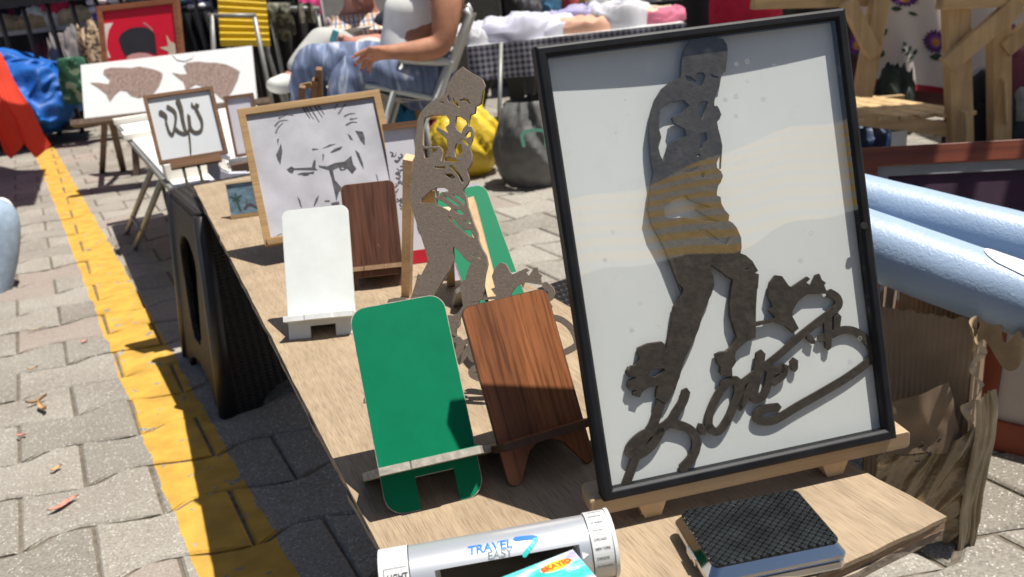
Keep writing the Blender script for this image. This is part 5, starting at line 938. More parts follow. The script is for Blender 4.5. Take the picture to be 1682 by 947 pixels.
def plaid():
    m, N, L, b = nt('checked_shirt'); tc = N.new('ShaderNodeTexCoord'); s = N.new('ShaderNodeSeparateXYZ'); L.new(tc.outputs['Object'], s.inputs[0])
    def bd(sock, freq, off, w):
        q = math_(N, L, 'MULTIPLY_ADD', sock, freq); q.node.inputs[2].default_value = off; return math_(N, L, 'LESS_THAN', math_(N, L, 'FRACT', q), w)
    xs = math_(N, L, 'ADD', s.outputs[0], math_(N, L, 'MULTIPLY', s.outputs[2], .12))
    c = (.66, .62, .58, 1)
    c = mixc(N, L, math_(N, L, 'MULTIPLY', bd(xs, 27, .1, .34), .75), c, (.50, .24, .10)); c = mixc(N, L, math_(N, L, 'MULTIPLY', bd(xs, 27, .55, .24), .8), c, (.07, .09, .18))
    c = mixc(N, L, math_(N, L, 'MULTIPLY', bd(s.outputs[2], 27, .2, .30), .5), c, (.42, .24, .13)); c = mixc(N, L, math_(N, L, 'MULTIPLY', bd(s.outputs[2], 27, .7, .22), .6), c, (.10, .12, .20))
    L.new(c, b.inputs['Base Color']); b.inputs['Roughness'].default_value = .85; return m
M_PLAID = plaid()
def man():
    S = 3.62; t = thing('person', 'seated man in a checked shirt and pale grey trousers with crossed leg', 'person', V((-.5, 3.7, 0)))
    j = {'pelvis': (P(602, 96, S), (.14, .12)), 'belly': (P(598, 72, S), (.135, .12)), 'chest': (P(592, 50, S), (.120, .10)), 'upper': (P(592, 33, S), (.075, .06)), 'neck': (P(592, 10, S - .02), .05), 'jaw': (P(590, -4, S - .09), .048), 'head': (P(590, -26, S - .04), .085), 'crown': (P(590, -48, S - .03), .075), 'nose': (P(590, -24, S - .14), .016)}
    e = [('pelvis', 'belly'), ('belly', 'chest'), ('chest', 'upper'), ('upper', 'neck'), ('neck', 'head'), ('head', 'jaw'), ('head', 'crown'), ('head', 'nose')]
    j.update({'sr': (P(560, 44, S), .034), 'er': (P(533, 72, S - .05), .034), 'wr': (P(502, 78, 3.32), .024), 'hr': (P(494, 86, 3.28), (.030, .018)), 'sl': (P(628, 38, S), .034), 'el': (P(643, 68, S - .08), .042), 'wl': (P(575, 71, 3.36), .024), 'hl': (P(560, 68, 3.32), (.030, .018))})
    e += [('upper', 'sr'), ('sr', 'er'), ('er', 'wr'), ('wr', 'hr'), ('upper', 'sl'), ('sl', 'el'), ('el', 'wl'), ('wl', 'hl')]
    for k in range(4):
        j[f'r{k}'] = (P(488 - k * 1.2 + k * 4, 93 + k * 1.5, 3.25), .0095); j[f'rr{k}'] = (P(486 + k * 4, 100 + k, 3.26), .008); e += [('hr', f'r{k}'), (f'r{k}', f'rr{k}')]
        j[f'l{k}'] = (P(551, 62 + k * 4, 3.29), .0095); j[f'll{k}'] = (P(543, 62 + k * 4, 3.28), .008); e += [('hl', f'l{k}'), (f'l{k}', f'll{k}')]
    j['rt'] = (P(500, 92, 3.25), .010); e.append(('hr', 'rt')); j['lt'] = (P(558, 58, 3.29), .010); e.append(('hl', 'lt'))
    j.update({'h1': (P(590, 92, S - .05), .085), 'k1': (P(530, 62, 3.34), .045), 'a1': (P(480, 128, 3.26), .030), 't1': (P(448, 142, 3.18), .024), 'h2': (P(615, 95, S - .05), .085), 'k2': (P(590, 96, 3.30), .058)})
    k2 = j['k2'][0]; j['a2'] = (V((k2.x, k2.y + .03, .08)), .04); e += [('pelvis', 'h1'), ('h1', 'k1'), ('k1', 'a1'), ('a1', 't1'), ('pelvis', 'h2'), ('h2', 'k2'), ('k2', 'a2')]
    obj('body', skin(j, e, 2, 'pelvis'), M_SKM, t, world=True)
    sj = {'p': (P(602, 92, S), (.150, .140)), 'b': (P(598, 70, S), (.150, .142)), 'c': (P(592, 46, S), (.150, .130)), 'u': (P(592, 31, S), (.120, .10)), 'sr': (P(557, 40, S), .070), 'r2': (P(543, 60, S - .03), .056), 'sl': (P(630, 34, S), .070), 'l2': (P(640, 60, S - .04), .058)}
    sh_ = skin(sj, [('p', 'b'), ('b', 'c'), ('c', 'u'), ('u', 'sr'), ('sr', 'r2'), ('u', 'sl'), ('sl', 'l2')], 3, 'p'); rumple(sh_, .010, 8, 2); obj('shirt', sh_, M_PLAID, t, world=True)
    obj('shaded_sleeve', skin({'a': (P(622, 27, S - .04), .075), 'b': (P(638, 40, S - .06), .080), 'c': (P(641, 60, S - .07), .070)}, [('a', 'b'), ('b', 'c')], 3), M('navy_check', (.020, .022, .040), .9, .5, 40), t, world=True)
    tj = {'p': (P(604, 94, S), (.155, .13)), 'h1': (P(590, 90, S - .05), .105), 'm1': (P(560, 76, 3.45), .066), 'k1': (P(530, 60, 3.34), .056), 's1': (P(510, 86, 3.30), .052), 'a1': (P(480, 124, 3.262), .048), 'h2': (P(615, 95, S - .05), .105), 'k2': (P(590, 96, 3.30), .080), 'a2': (V((k2.x, k2.y + .03, .12)), .07)}
    tr = skin(tj, [('p', 'h1'), ('h1', 'm1'), ('m1', 'k1'), ('k1', 's1'), ('s1', 'a1'), ('p', 'h2'), ('h2', 'k2'), ('k2', 'a2')], 3, 'p'); rumple(tr, .010, 9, 5); obj('trousers', tr, M('pale_grey_twill', (.43, .43, .41), .9, .08, 20), t, world=True)
    a1 = j['a1'][0]; obj('shoe', skin({'a': (P(478, 132, 3.26), (.050, .045)), 'b': (P(462, 140, 3.22), (.045, .038)), 'c': (P(438, 140, 3.18), (.036, .026))}, [('a', 'b'), ('b', 'c')], 3), M('pale_sneaker', (.58, .58, .54), .7, .08, 30), t, world=True)
    obj('shoe', skin({'a': (j['a2'][0] + V((0, 0, -.03)), .042), 'c': (j['a2'][0] + V((-.06, -.13, -.045)), .032)}, [('a', 'c')], 2), M('pale_sneaker', (.58, .58, .54), .7), t, world=True)
    obj('beard', skin({'a': (P(582, 2, S - .13), .034), 'b': (P(598, 2, S - .13), .034)}, [('a', 'b')]), M('beard_dark', (.20, .09, .075), .8), t, world=True)
    obj('hair', skin({'a': (P(590, -50, S - .01), .088), 'b': (P(590, -28, S + .02), .08)}, [('a', 'b')]), M('grey_hair', (.25, .24, .23), .7), t, world=True)
man()
solo('phone', B().box(-.012, .012, -.004, .004, -.022, .022), M('turquoise_case', (.10, .38, .40), .4), 'turquoise cased phone in the hand of the man in the checked shirt', 'phone', M_=Matrix.Translation(P(549, 59, 3.24)) @ Matrix.Rotation(.5, 4, 'Y'), bevel=.003)
# ---------------------------------------------------------------- black railing fence and the stalls behind it
M_BLACKM = M('black_railing', (.022, .022, .024), .4, .3, 12)
FY = 6.2
fe_ = thing('railing_fence', 'black metal railing with upright bars behind the blue tarpaulin', 'fence', V((-3, FY, 0)))
zt = P(60, 6, FY).z
obj('top_rail', B().box(-4.6, -1.05, FY - .03, FY + .03, zt - .005, zt + .06), M_BLACKM, fe_, world=True, bevel=.004)
obj('bottom_rail', B().box(-4.6, -1.05, FY - .02, FY + .02, .08, .12), M_BLACKM, fe_, world=True)
x0 = P(10, 60, FY).x; me = B().tube([(0, 0, .04), (0, 0, zt)], .017, 8).mesh('bar')
for k in range(-7, 13):
    o = obj('bar', me, M_BLACKM, fe_, M_=Matrix.Translation((x0 + k * .168 + 3, 0, 0)))
def cloth_mat(name, c, var=.1): return M(name, c, .9, var, 14, .3, 90)
def heap(name, label, cat, p, w, d, h, mat, seed=0, group=None, yaw=0.0, lay=0.0):
    """a folded or dumped cloth with a rumpled top"""
    b_ = B()
    def f(u, v):
        a = 2 * math.pi * u; q = math.sin(math.pi * (.5 + .5 * v)) if v > 0 else 1
        rr_ = (abs(math.cos(a)) ** 4 + abs(math.sin(a)) ** 4) ** -.25 if lay else 1
        fd = (1 - 2 * abs(noise.noise(V((math.cos(a) * 2.1 * (1.2 - v) + seed * 1.3, math.sin(a) * 2.1 * (1.2 - v), v * 1.2))))); x, y = w / 2 * math.cos(a) * rr_ * (1 - v ** 3), d / 2 * math.sin(a) * rr_ * (1 - v ** 3)
        z = h * (1 - (1 - v) ** 2.2); n = noise.noise_vector(V((x * 9 + seed, y * 9, z * 9 + seed * .7)))
        return V((x + n.x * .12 * w * .3, y + n.y * .1 * d * .3, max(0, z + n.z * h * .28 * v + .42 * h * (fd - .45) * min(1, v * 3) + .22 * h * (1 - 2 * abs(noise.noise(V((x * 26 + seed, y * 20, seed * .3))))) * min(1, v * 3) + (.12 * h * math.sin(z * 60) if lay else 0))))
    b_.grid(f, 36, 16, closed_u=True)
    return solo(name, b_, mat, label, cat, group, M_=Matrix.Translation(p) @ Matrix.Rotation(yaw, 4, 'Z'))
# left goods table
TY = 7.4; zt = P(80, 44, TY).z
M_GTOP = M('grey_table_edge', (.30, .30, .31), .6); M_DARKC = M('dark_cloth', (.014, .012, .014), .9, .3, 8); M_MAROON = M('maroon_cloth', (.075, .010, .016), .9, .3, 6)
t = thing('market_table', 'grey edged goods table behind the railing with a dark cloth skirt', 'table', V((-3.9, TY, 0)))
obj('top', B().box(-5.2, -2.6, TY, TY + .9, zt - .035, zt), M_GTOP, t, world=True)
obj('skirt', B().grid(lambda u, v: V((-5.2 + 2.6 * u, TY + .04 + .03 * math.sin(u * 50), (zt - .036) * v)), 80, 6), M_DARKC, t, world=True)
GD = 'goods on the table behind the railing'
for i, (px, w, h, c, lab) in enumerate([(14, .22, .10, (.42, .30, .17), 'tan wicker tray of goods at the far left of the railing table'), (33, .20, .08, (.50, .33, .18), 'light brown box of trinkets second from the left on the railing table'), (52, .16, .10, (.42, .44, .42), 'grey white crumpled paper on the railing table'), (62, .28, .09, (.45, .30, .14), 'golden brown basket on the railing table'), (78, .40, .12, (.66, .60, .50), 'cream cloth below the red one on the railing table'), (104, .36, .17, (.55, .02, .06), 'crimson cloth piled in a peak on the railing table'), (140, .42, .10, (.50, .36, .20), 'beige cloth roll at the right of the railing table')]):
    p = P(px, 40, TY + .25 + .05 * (i % 3)); heap('folded_goods', lab, 'goods', V((p.x, p.y, zt)), w, .28, h, cloth_mat('goods_%d' % i, c, .25), i, GD)
for i, (px, py, w, h, c, lab) in enumerate([(40, 16, .5, .30, (.16, .012, .035), 'dark red garment hanging behind the railing table'), (12, 18, .4, .35, (.012, .014, .03), 'navy garment hanging at the far left behind the railing'), (88, 12, .26, .26, (.13, .10, .14), 'dusty purple garment hanging behind the crimson cloth')]):
    p = P(px, py, TY + .95); b_ = B(); b_.grid(lambda u, v: V((p.x - w / 2 + w * u, p.y + .03 * math.sin(u * 14 + i), p.z + .25 - (h + .25) * v)), 30, 6); solo('hanging_garment', b_, cloth_mat('hang_%d' % i, c, .3), lab, 'garment', GD)
rl = thing('clothes_rail', 'steel clothes rail behind the goods table at upper left', 'rail', V((-4, TY + .95, 0)))
obj('bar', B().tube([(-6.2, TY + .95, P(60, 8, TY).z + .35), (-2.4, TY + .95, P(60, 8, TY).z + .35)], .015, 8), M_STEEL, rl, world=True)
for x in (-6.1, -2.5): obj('post', B().tube([(x, TY + .97, 0), (x, TY + .97, P(60, 8, TY).z + .36)], .015, 8), M_STEEL, rl, world=True)
# things on the ground under and before it
solo('cardboard_box', B().box(-.16, .16, -.15, .15, 0, .30), M('kraft_card', (.42, .31, .20), .8, .1, 6), 'small plain cardboard box on the ground behind the railing', 'box', M_=Matrix.Translation((P(32, 98, 6.9).x, 6.9, .18)), bevel=.004)
heap('grey_sack', 'dusty grey sack slumped under the railing table', 'sack', V((P(110, 70, 6.9).x, 6.9, .18)), .34, .3, .42, cloth_mat('grey_sack', (.15, .13, .13), .3), 5)
heap('maroon_bundle', 'maroon bundle in the shade under the railing table', 'bundle', V((P(72, 90, 7.2).x, 7.25, .0)), .55, .25, .48, M_MAROON, 9)
def camo(name, a, b_, c, s=9):
    m, N, L, bs = nt(name); tc = N.new('ShaderNodeTexCoord'); n = N.new('ShaderNodeTexNoise'); n.inputs['Scale'].default_value = s; n.inputs['Detail'].default_value = 2; L.new(tc.outputs['Object'], n.inputs['Vector'])
    r = N.new('ShaderNodeValToRGB'); r.color_ramp.interpolation = 'CONSTANT'; e = r.color_ramp.elements; e[0].color = a + (1,); e[1].position = .48; e[1].color = b_ + (1,); k = e.new(.57); k.color = c + (1,)
    L.new(n.outputs['Fac'], r.inputs['Fac']); L.new(r.outputs['Color'], bs.inputs['Base Color']); bs.inputs['Roughness'].default_value = .9; return m
def bag(name, label, px, py0, py1, Y, w, d, mat, seed=0, zb=None):
    top, bot = P(px, py0, Y), P(px, py1, Y); zb = max(0, bot.z) if zb is None else zb; h = top.z - zb
    def f(u, v):
        a = 2 * math.pi * u; q = 1 - .25 * v + .15 * math.sin(math.pi * v); x = w / 2 * math.copysign(abs(math.cos(a)) ** .6, math.cos(a)) * q; y = d / 2 * math.copysign(abs(math.sin(a)) ** .6, math.sin(a)) * q
        p = V((x, y, h * v)); return p + noise.noise_vector(p * 9 + V((seed, 0, 0))) * .02 * min(1, 4 * v)
    b_ = B(); b_.grid(f, 32, 14, closed_u=True); k = len(b_.v); b_.f.append(tuple(range(k - 32, k))); b_.sm.append(True)
    return solo(name, b_, mat, label, 'bag', M_=Matrix.Translation((top.x, Y, zb)))
bag('shopping_bag', 'green patterned bag standing left of the white fish board', 116, 94, 170, 5.9, .20, .16, camo('green_print', (.012, .07, .04), (.02, .12, .07), (.22, .32, .22), 16), 3)
heap('leopard_cloth', 'leopard spotted cloth bundle beside the red picture', 'cloth', V((P(152, 85, 6.0).x, 6.0, .15)), .24, .2, .45, camo('leopard', (.05, .035, .025), (.30, .22, .14), (.36, .27, .17), 40), 2)

# second goods table with stacked folded clothes, above the red picture
T2 = 6.9; z2 = P(240, 26, T2).z
t = thing('market_table', 'dark goods table carrying stacks of folded pastel clothes', 'table', V((-1.8, T2, 0)))
obj('top', B().box(-2.55, -.95, T2, T2 + .7, z2 - .03, z2), M_DARKC, t, world=True)
obj('skirt', B().grid(lambda u, v: V((-2.55 + 1.6 * u, T2 + .04 + .03 * math.sin(u * 40), (z2 - .031) * v)), 60, 5), M_DARKC, t, world=True)
SK = 'stacks of folded clothes'
for i, (px, cols, lab) in enumerate([(172, [(.10, .08, .32), (.62, .52, .54), (.66, .56, .54), (.62, .62, .38)], 'stack of folded clothes topped with pale yellow, leftmost of the row'), (205, [(.30, .27, .24), (.58, .50, .44), (.66, .62, .58)], 'stack of beige and white folded clothes second in the row'), (238, [(.36, .34, .33), (.62, .55, .52), (.10, .22, .25)], 'stack of cream folded clothes with a grey teal one on top'), (272, [(.40, .36, .34), (.02, .06, .14), (.05, .19, .24)], 'stack with dark teal folded clothes'), (308, [(.02, .02, .03), (.10, .28, .30), (.16, .36, .38)], 'stack of turquoise folded clothes at the right of the row'), (330, [(.60, .60, .62), (.24, .22, .50)], 'stack topped with violet cloth by the yellow chair')]):
    q = P(px, 26, T2 + .22); r_ = thing('clothes_stack', lab, 'clothes', V((q.x, q.y, z2)), SK)
    for k, c in enumerate(cols):
        b_ = B(); w = .145 + .01 * ((i + k) % 3)
        def f(u, v, w=w, k=k):
            a = 2 * math.pi * u; s = lambda x: math.copysign(abs(x) ** .5, x); q = math.sin(math.pi * v) ** .45
            return V((w / 2 * s(math.cos(a)) * q, .13 * s(math.sin(a)) * q, k * .058 + .03 - .03 * math.cos(math.pi * v) + .006 * nz((u * 6, v * 3, k), 1, i)))
        b_.grid(f, 24, 9, closed_u=True); obj('folded_garment', b_, cloth_mat('stack_%d_%d' % (i, k), c, .12), r_)
for i, (px, lab, c) in enumerate([(305, 'black plastic cover hanging left of the olive one', (.02, .022, .024)), (322, 'dark olive plastic cover hanging from the table edge', (.055, .065, .05)), (342, 'dark grey cover hanging beside the yellow chair', (.04, .042, .045))]):
    a, b_ = P(px - 14, 15, T2 - .15), P(px + 16, 92, T2 - .15); g_ = B(); w = .16
    g_.grid(lambda u, v: V((a.x + w * u + .10 * v, T2 - .15 + .035 * math.sin(u * 13 + i + 2 * v), z2 - .01 - (z2 - .12) * v)), 26, 12); solo('hanging_cover', g_, M('cover_%d' % i, c, .35, .5, 12, .4, 12, dist=.02), lab, 'cover', 'covers hanging from the dark goods table')
# yellow slatted folding chair
YY = 5.4; M_YEL = M('yellow_slat', (.66, .46, .012), .45, .06, 8)
t = thing('slatted_chair', 'folding chair with bright yellow slats and a dark steel frame', 'chair', V((-1.4, YY, 0)))
tl_, tr_, bl_, br_ = P(357, -6, YY), P(437, 0, YY + .05), P(362, 74, YY - .18), P(444, 74, YY - .14)
for k in range(8):
    v = k / 7 * .94; a, b_ = tl_.lerp(bl_, v), tr_.lerp(br_, v); obj('slat', B().beam(a, b_, .018, .043, side=V((0, 1, .35))), M_YEL, t, world=True, bevel=.004)
for a, b_ in ((P(418, 28, YY - .28), P(438, 128, YY - .30)), (P(349, 24, YY - .28), P(352, 130, YY - .3))):
    d = b_ - a; obj('leg', B().tube([a, a + d * (a.z / -d.z)], .014, 8), M_STEEL, t, world=True)
obj('rail', B().tube([P(342, 25, YY - .28), P(420, 25, YY - .28)], .012, 8), M_STEEL, t, world=True)
for u in (.12, .9): obj('upright', B().tube([tl_.lerp(tr_, u) + V((0, .02, .02)), bl_.lerp(br_, u) + V((0, .025, -.05)), V((bl_.lerp(br_, u).x, YY + .12, 0))], .013, 8), M_STEEL, t, world=True)
# camouflage clothes rack, black table, colourful heap behind the people
hk_ = P(480, 20, 5.6)
t = thing('clothes_rack', 'low black rack draped with camouflage clothes left of the seated man', 'rack', V((hk_.x, 5.6, 0)))
obj('rail', B().tube([P(438, 14, 5.6), P(525, 14, 5.6)], .016, 8), M_STEEL, t, world=True)
for px in (443, 520): q = P(px, 14, 5.6); obj('post', B().tube([q, V((q.x, q.y, 0))], .014, 8), M_STEEL, t, world=True)
a, b_ = P(440, 12, 5.6), P(525, 14, 5.6)
solo('camouflage_jacket', B().grid(lambda u, v: a.lerp(P(478, 12, 5.6), u) + V((0, -.05 * math.sin(math.pi * min(1, v * 2)) - .02 * math.sin(u * 11), .03 - .24 * v * (1 - .4 * abs(u - .45)))), 24, 14), camo('camouflage', (.05, .05, .035), (.14, .14, .10), (.24, .23, .18), 18), 'camouflage jacket hanging at the left of the black rack', 'jacket')
solo('camouflage_trousers', B().grid(lambda u, v: P(488, 12, 5.58).lerp(P(516, 13, 5.58), u) + V((0, -.04 * math.sin(u * 9), .03 - .12 * v)), 20, 8), MATS.get('camouflage') or camo('camouflage_b', (.06, .055, .04), (.15, .14, .11), (.22, .21, .16), 20), 'camouflage trousers folded over the right of the black rack', 'trousers')
solo('black_backcloth', B().grid(lambda u, v: P(447, 22, 5.75).lerp(P(528, 24, 5.75), u) + V((0, .03 * math.sin(u * 20), -.9 * v)), 30, 6), M_DARKC, 'black cloth hanging below the camouflage clothes', 'cloth')
HP = 'bright clothes heaped behind the seated man'
for i, (px, py, w, h, c, lab) in enumerate([(520, 22, .24, .22, (.42, .03, .14), 'crimson pink garment in the heap behind the man'), (538, 14, .22, .20, (.62, .40, .02), 'mustard yellow garment in the heap behind the man'), (552, 3, .28, .22, (.50, .10, .02), 'orange red garment at the top of the heap behind the man'), (525, 2, .22, .18, (.10, .10, .11), 'charcoal garment at the left of the heap behind the man'), (534, 6, .10, .10, (.20, .30, .08), 'green garment peeping from the heap behind the man')]):
    q = P(px, py, 6.1 + .05 * i); heap('bright_garment', lab, 'garment', V((q.x, q.y, q.z - h * .7)), w, .25, h, cloth_mat('bright_%d' % i, c, .25), i + 3, HP)
q = P(530, 40, 6.2); t = thing('market_table', 'low dark table holding the heap of bright clothes behind the seated man', 'table', V((q.x, 6.3, 0)))
zq = P(530, 34, 6.1).z; obj('top', B().box(q.x - .45, q.x + .55, 5.95, 6.6, zq - .03, zq), M_DARKC, t, world=True); obj('skirt', B().grid(lambda u, v: V((q.x - .45 + u, 5.98 + .02 * math.sin(u * 40), (zq - .031) * v)), 40, 4), M_DARKC, t, world=True)
solo('lilac_cloth', B().grid(lambda u, v: P(636, -20, 5.2).lerp(P(684, -20, 5.2), u) + V((0, .02 * math.sin(u * 14), -.55 * v)), 24, 5), cloth_mat('lilac', (.24, .22, .31), .1), 'dusty lilac cloth hanging between the man and the woman', 'cloth')
solo('shoulder_strap', B().grid(lambda u, v: P(690, -6, 3.5).lerp(P(640, 62, 3.5), v) + V((.03 * u, 0, .03 * u)), 4, 8), M('teal_black', (.016, .03, .035), .7), 'dark strap and bag edge between the two seated people', 'strap')
# ---------------------------------------------------------------- gingham table with white clothes
def gingham():
    m, N, L, b = nt('gingham_cloth'); tc = N.new('ShaderNodeTexCoord'); s = N.new('ShaderNodeSeparateXYZ'); L.new(tc.outputs['Object'], s.inputs[0])
    st = lambda k: math_(N, L, 'LESS_THAN', math_(N, L, 'FRACT', math_(N, L, 'MULTIPLY', s.outputs[k], 34.0)), .55)
    f = math_(N, L, 'MULTIPLY', math_(N, L, 'ADD', math_(N, L, 'ADD', st(0), st(2)), 0.0), .5)
    r = N.new('ShaderNodeValToRGB'); r.color_ramp.elements[0].color = (.34, .34, .38, 1); r.color_ramp.elements[1].color = (.035, .038, .065, 1); L.new(f, r.inputs['Fac']); L.new(r.outputs['Color'], b.inputs['Base Color']); b.inputs['Roughness'].default_value = .9; return m
GY = 4.5; ga, gb = P(768, 74, GY), P(1130, 47, 4.5)
gz = .52; gx0, gx1 = P(768, 74, GY).x, P(1125, 40, GY).x; gz = P(800, 72, GY).z
t = thing('gingham_table', 'trestle table with a navy gingham cloth on black crossed legs', 'table', V((gx0 + .5, GY, 0)))
obj('top', B().box(gx0, gx1, GY, GY + .62, gz - .02, gz), M_WHITE, t, world=True)
dr = P(800, 128, GY).z
obj('cloth_front', B().grid(lambda u, v: V((gx0 - .005 + (gx1 - gx0 + .01) * u, GY - .012 - .016 * math.sin(u * 26) * v - .01 * math.sin(u * 9 + 1), gz - (gz - dr) * v * (1 + .06 * math.sin(u * 6)))), 80, 10), gingham(), t, world=True)
obj('cloth_side', B().grid(lambda u, v: V((gx0 - .008 - .01 * math.sin(u * 9) * v, GY + .62 * u, gz - (gz - dr) * v)), 20, 8), MATS.get('g') or bpy.data.materials['gingham_cloth'], t, world=True)
obj('leg', B().tube([P(823, 70, GY - .03), V((*G(819, 236).to_2d(), 0))], .011, 8), M_STEEL, t, world=True)
M_BLEG = M('black_leg', (.012, .012, .013), .5)
for a, b_ in (((803, 122), (778, 215)), ((838, 122), (852, 212)), ((853, 122), (858, 212)), ((900, 130), (862, 205))): 
    pa = P(*a, GY + .2); pb = P(*b_, GY + .3); d = pb - pa; obj('leg', B().beam(pa, pa + d * (pa.z / -d.z), .045, .03), M_BLEG, t, world=True)
for x in (gx1 - .1,): obj('leg', B().tube([(x, GY + .1, gz - .02), (x, GY + .1, 0)], .012, 8), M_STEEL, t, world=True)
WG = 'clothes laid out on the gingham table'
for i, (px, w, d, h, c, lab) in enumerate([(785, .17, .35, .10, (.52, .52, .56), 'white rumpled blouse at the left end of the gingham table'), (812, .16, .36, .07, (.42, .42, .47), 'greyish white blouse second on the gingham table'), (846, .30, .40, .12, (.50, .50, .60), 'large white lavender garment on the gingham table'), (905, .26, .42, .10, (.52, .52, .60), 'white shirt with the bluish fold on the gingham table'), (955, .30, .35, .085, (.60, .34, .24), 'peach coloured garment on the gingham table'), (972, .30, .25, .13, (.34, .32, .52), 'lilac garment behind the peach one on the gingham table'), (1015, .25, .30, .13, (.50, .50, .54), 'white garment with a raised corner on the gingham table'), (1050, .28, .30, .08, (.52, .43, .30), 'pale yellow garment on the gingham table'), (1085, .18, .26, .08, (.52, .14, .22), 'rose pink garment at the right end of the gingham table')]):
    q = P(px, 60, GY + .22 + .06 * (i % 2)); heap('laid_garment', lab, 'garment', V((q.x, q.y, gz)), w * 1.55, d * 1.1, h * .78, cloth_mat('laid_%d' % i, c, .06), i * 3 + 1, WG)
# yellow and grey bags on the ground
M_YBAG = M('yellow_plastic', (.66, .47, .035), .42, .1, 6, .6, 30, dist=.012)
def sack(name, label, c, w, d, h, mat, seed, handles=False, sq=.8):
    b_ = B()
    def f(u, v):
        a = 2 * math.pi * u; q = (math.sin(math.pi * (.12 + .80 * v)) ** sq) * (1 - .35 * v)
        p = V((w / 2 * math.cos(a) * q, d / 2 * math.sin(a) * q, h * v)); tw = a + v * .9; rid = 1 - 2 * abs(noise.noise(V((math.cos(tw) * 2.6 + seed, math.sin(tw) * 2.6, v * .7)))); r2 = 1 - 2 * abs(noise.noise(V((math.cos(tw) * 6 + seed, math.sin(tw) * 6, v * 1.6))))
        return p + V((math.cos(a), math.sin(a), .1)) * (rid * w * .085 + r2 * w * .030) * min(1, .25 + v * 1.6) + noise.noise_vector(p * 30 + V((seed, 0, 0))) * w * .012
    b_.grid(f, 64, 30, closed_u=True); o = b_.mesh(); return o
ybm = sack('', '', None, .34, .26, .30, M_YBAG, 3)
yb = thing('plastic_bag', 'bright yellow plastic bag standing on the pavers under the gingham table', 'bag', V((-.13, 3.62, 0)))
obj('bag_body', ybm, M_YBAG, yb)
for x in (-.055, .06): obj('handle', B().grid(lambda u, v: V((x + .05 * (u - .5) + .02 * math.sin(v * 5), -.02 + .05 * u, .26 + .12 * math.sin(math.pi * v) * (1 - .2 * u) + .01 * math.sin(9 * v))), 5, 14), M_YBAG, yb)
M_GBAG = M('grey_plastic', (.13, .13, .125), .5, .3, 5, .35, 20, dist=.01)
gb_ = thing('plastic_bag', 'dark grey plastic bag with a green print beside the yellow bag', 'bag', V((.165, 3.35, 0)))
obj('bag_body', sack('', '', None, .36, .30, .33, M_GBAG, 11, sq=.30), M_GBAG, gb_)
gp = B(); gp.ribbon([(-.05, -.02), (-.048, .03), (.03, .028), (.034, -.028)], .014, .012, 0, .002, 4)
obj('green_print', gp, M('print_green', (.10, .30, .22), .6), gb_, M_=Matrix.Translation((-.01, -.165, .20)) @ Matrix.Rotation(R(80), 4, 'X'))
# clutter under the woman's chair
for i, (px, py, w, h, c, nm, lab) in enumerate([(668, 190, .13, .10, (.02, .17, .40), 'blue_bundle', 'small blue bundle under the woman\'s chair'), (700, 165, .14, .12, (.46, .28, .10), 'tan_bundle', 'small tan bundle behind the woman\'s chair'), (640, 178, .10, .20, (.62, .58, .52), 'cream_bottle', 'cream bottle shape under the woman\'s chair'), (715, 215, .16, .14, (.16, .012, .025), 'maroon_bundle', 'maroon bundle seen through the bare cutout'), (735, 150, .08, .08, (.40, .02, .10), 'magenta_bundle', 'magenta scrap behind the cutout\'s hat')]):
    q = P(px, py, 3.75); heap(nm, lab, 'bundle', V((q.x, q.y, max(0, q.z - h * .6))), w, w, h, cloth_mat('clutter_%d' % i, c, .2), i + 21)
heap('dark_bag', 'black bag on the ground behind the woman\'s chair', 'bag', V((P(675, 190, 4.0).x, 4.1, 0)), .6, .3, .30, M_DARKC, 31)
# far dark stall: pillar, black table
t = solo('olive_pillar', B().box(-.20, .20, -.1, .1, 0, 2.2), M('olive_grey', (.105, .10, .082), .8, .15, 5, .3, 30), 'olive grey pillar behind the gingham table', 'pillar', M_=Matrix.Translation((P(790, 20, 6.6).x - .05, 6.6, 0)), bevel=.006)
BT = 5.6; za = P(960, 16, BT).z; xa, xb = P(948, 40, BT).x, P(1500, 20, BT).x
t = thing('market_table', 'long table hung with a black cloth behind the black framed picture', 'table', V(((xa + xb) / 2, BT, 0)))
obj('top', B().box(xa, xb, BT, BT + .8, za - .02, za), M_DARKC, t, world=True)
obj('skirt', B().grid(lambda u, v: V((xa + (xb - xa) * u, BT - .02 + .012 * math.sin(u * 60) * v, za + .002 - (za - .01) * v)), 120, 8), M('black_tablecloth', (.007, .007, .009), .9, .3, 5), t, world=True)
BG = 'goods on the black table'
for i, (px, w, h, c, lab) in enumerate([(965, .10, .10, (.50, .36, .16), 'brass coloured trinket at the left of the black table'), (985, .16, .07, (.62, .62, .60), 'white dish on the black table'), (1015, .22, .09, (.60, .58, .55), 'pale tray on the black table'), (1045, .12, .08, (.16, .17, .20), 'slate coloured box on the black table'), (1075, .14, .10, (.50, .50, .48), 'grey cup on the black table'), (1098, .12, .09, (.10, .12, .20), 'navy box on the black table'), (1125, .16, .09, (.58, .57, .55), 'white cup at the right of the black table'), (1165, .3, .10, (.06, .035, .03), 'dark brown heap on the black table')]):
    q = P(px, 12, BT + .2); heap('trinket', lab, 'trinket', V((q.x, q.y, za)), w, .14, h, M('trinket_%d' % i, c, .5, .25, 20), i + 41, BG)
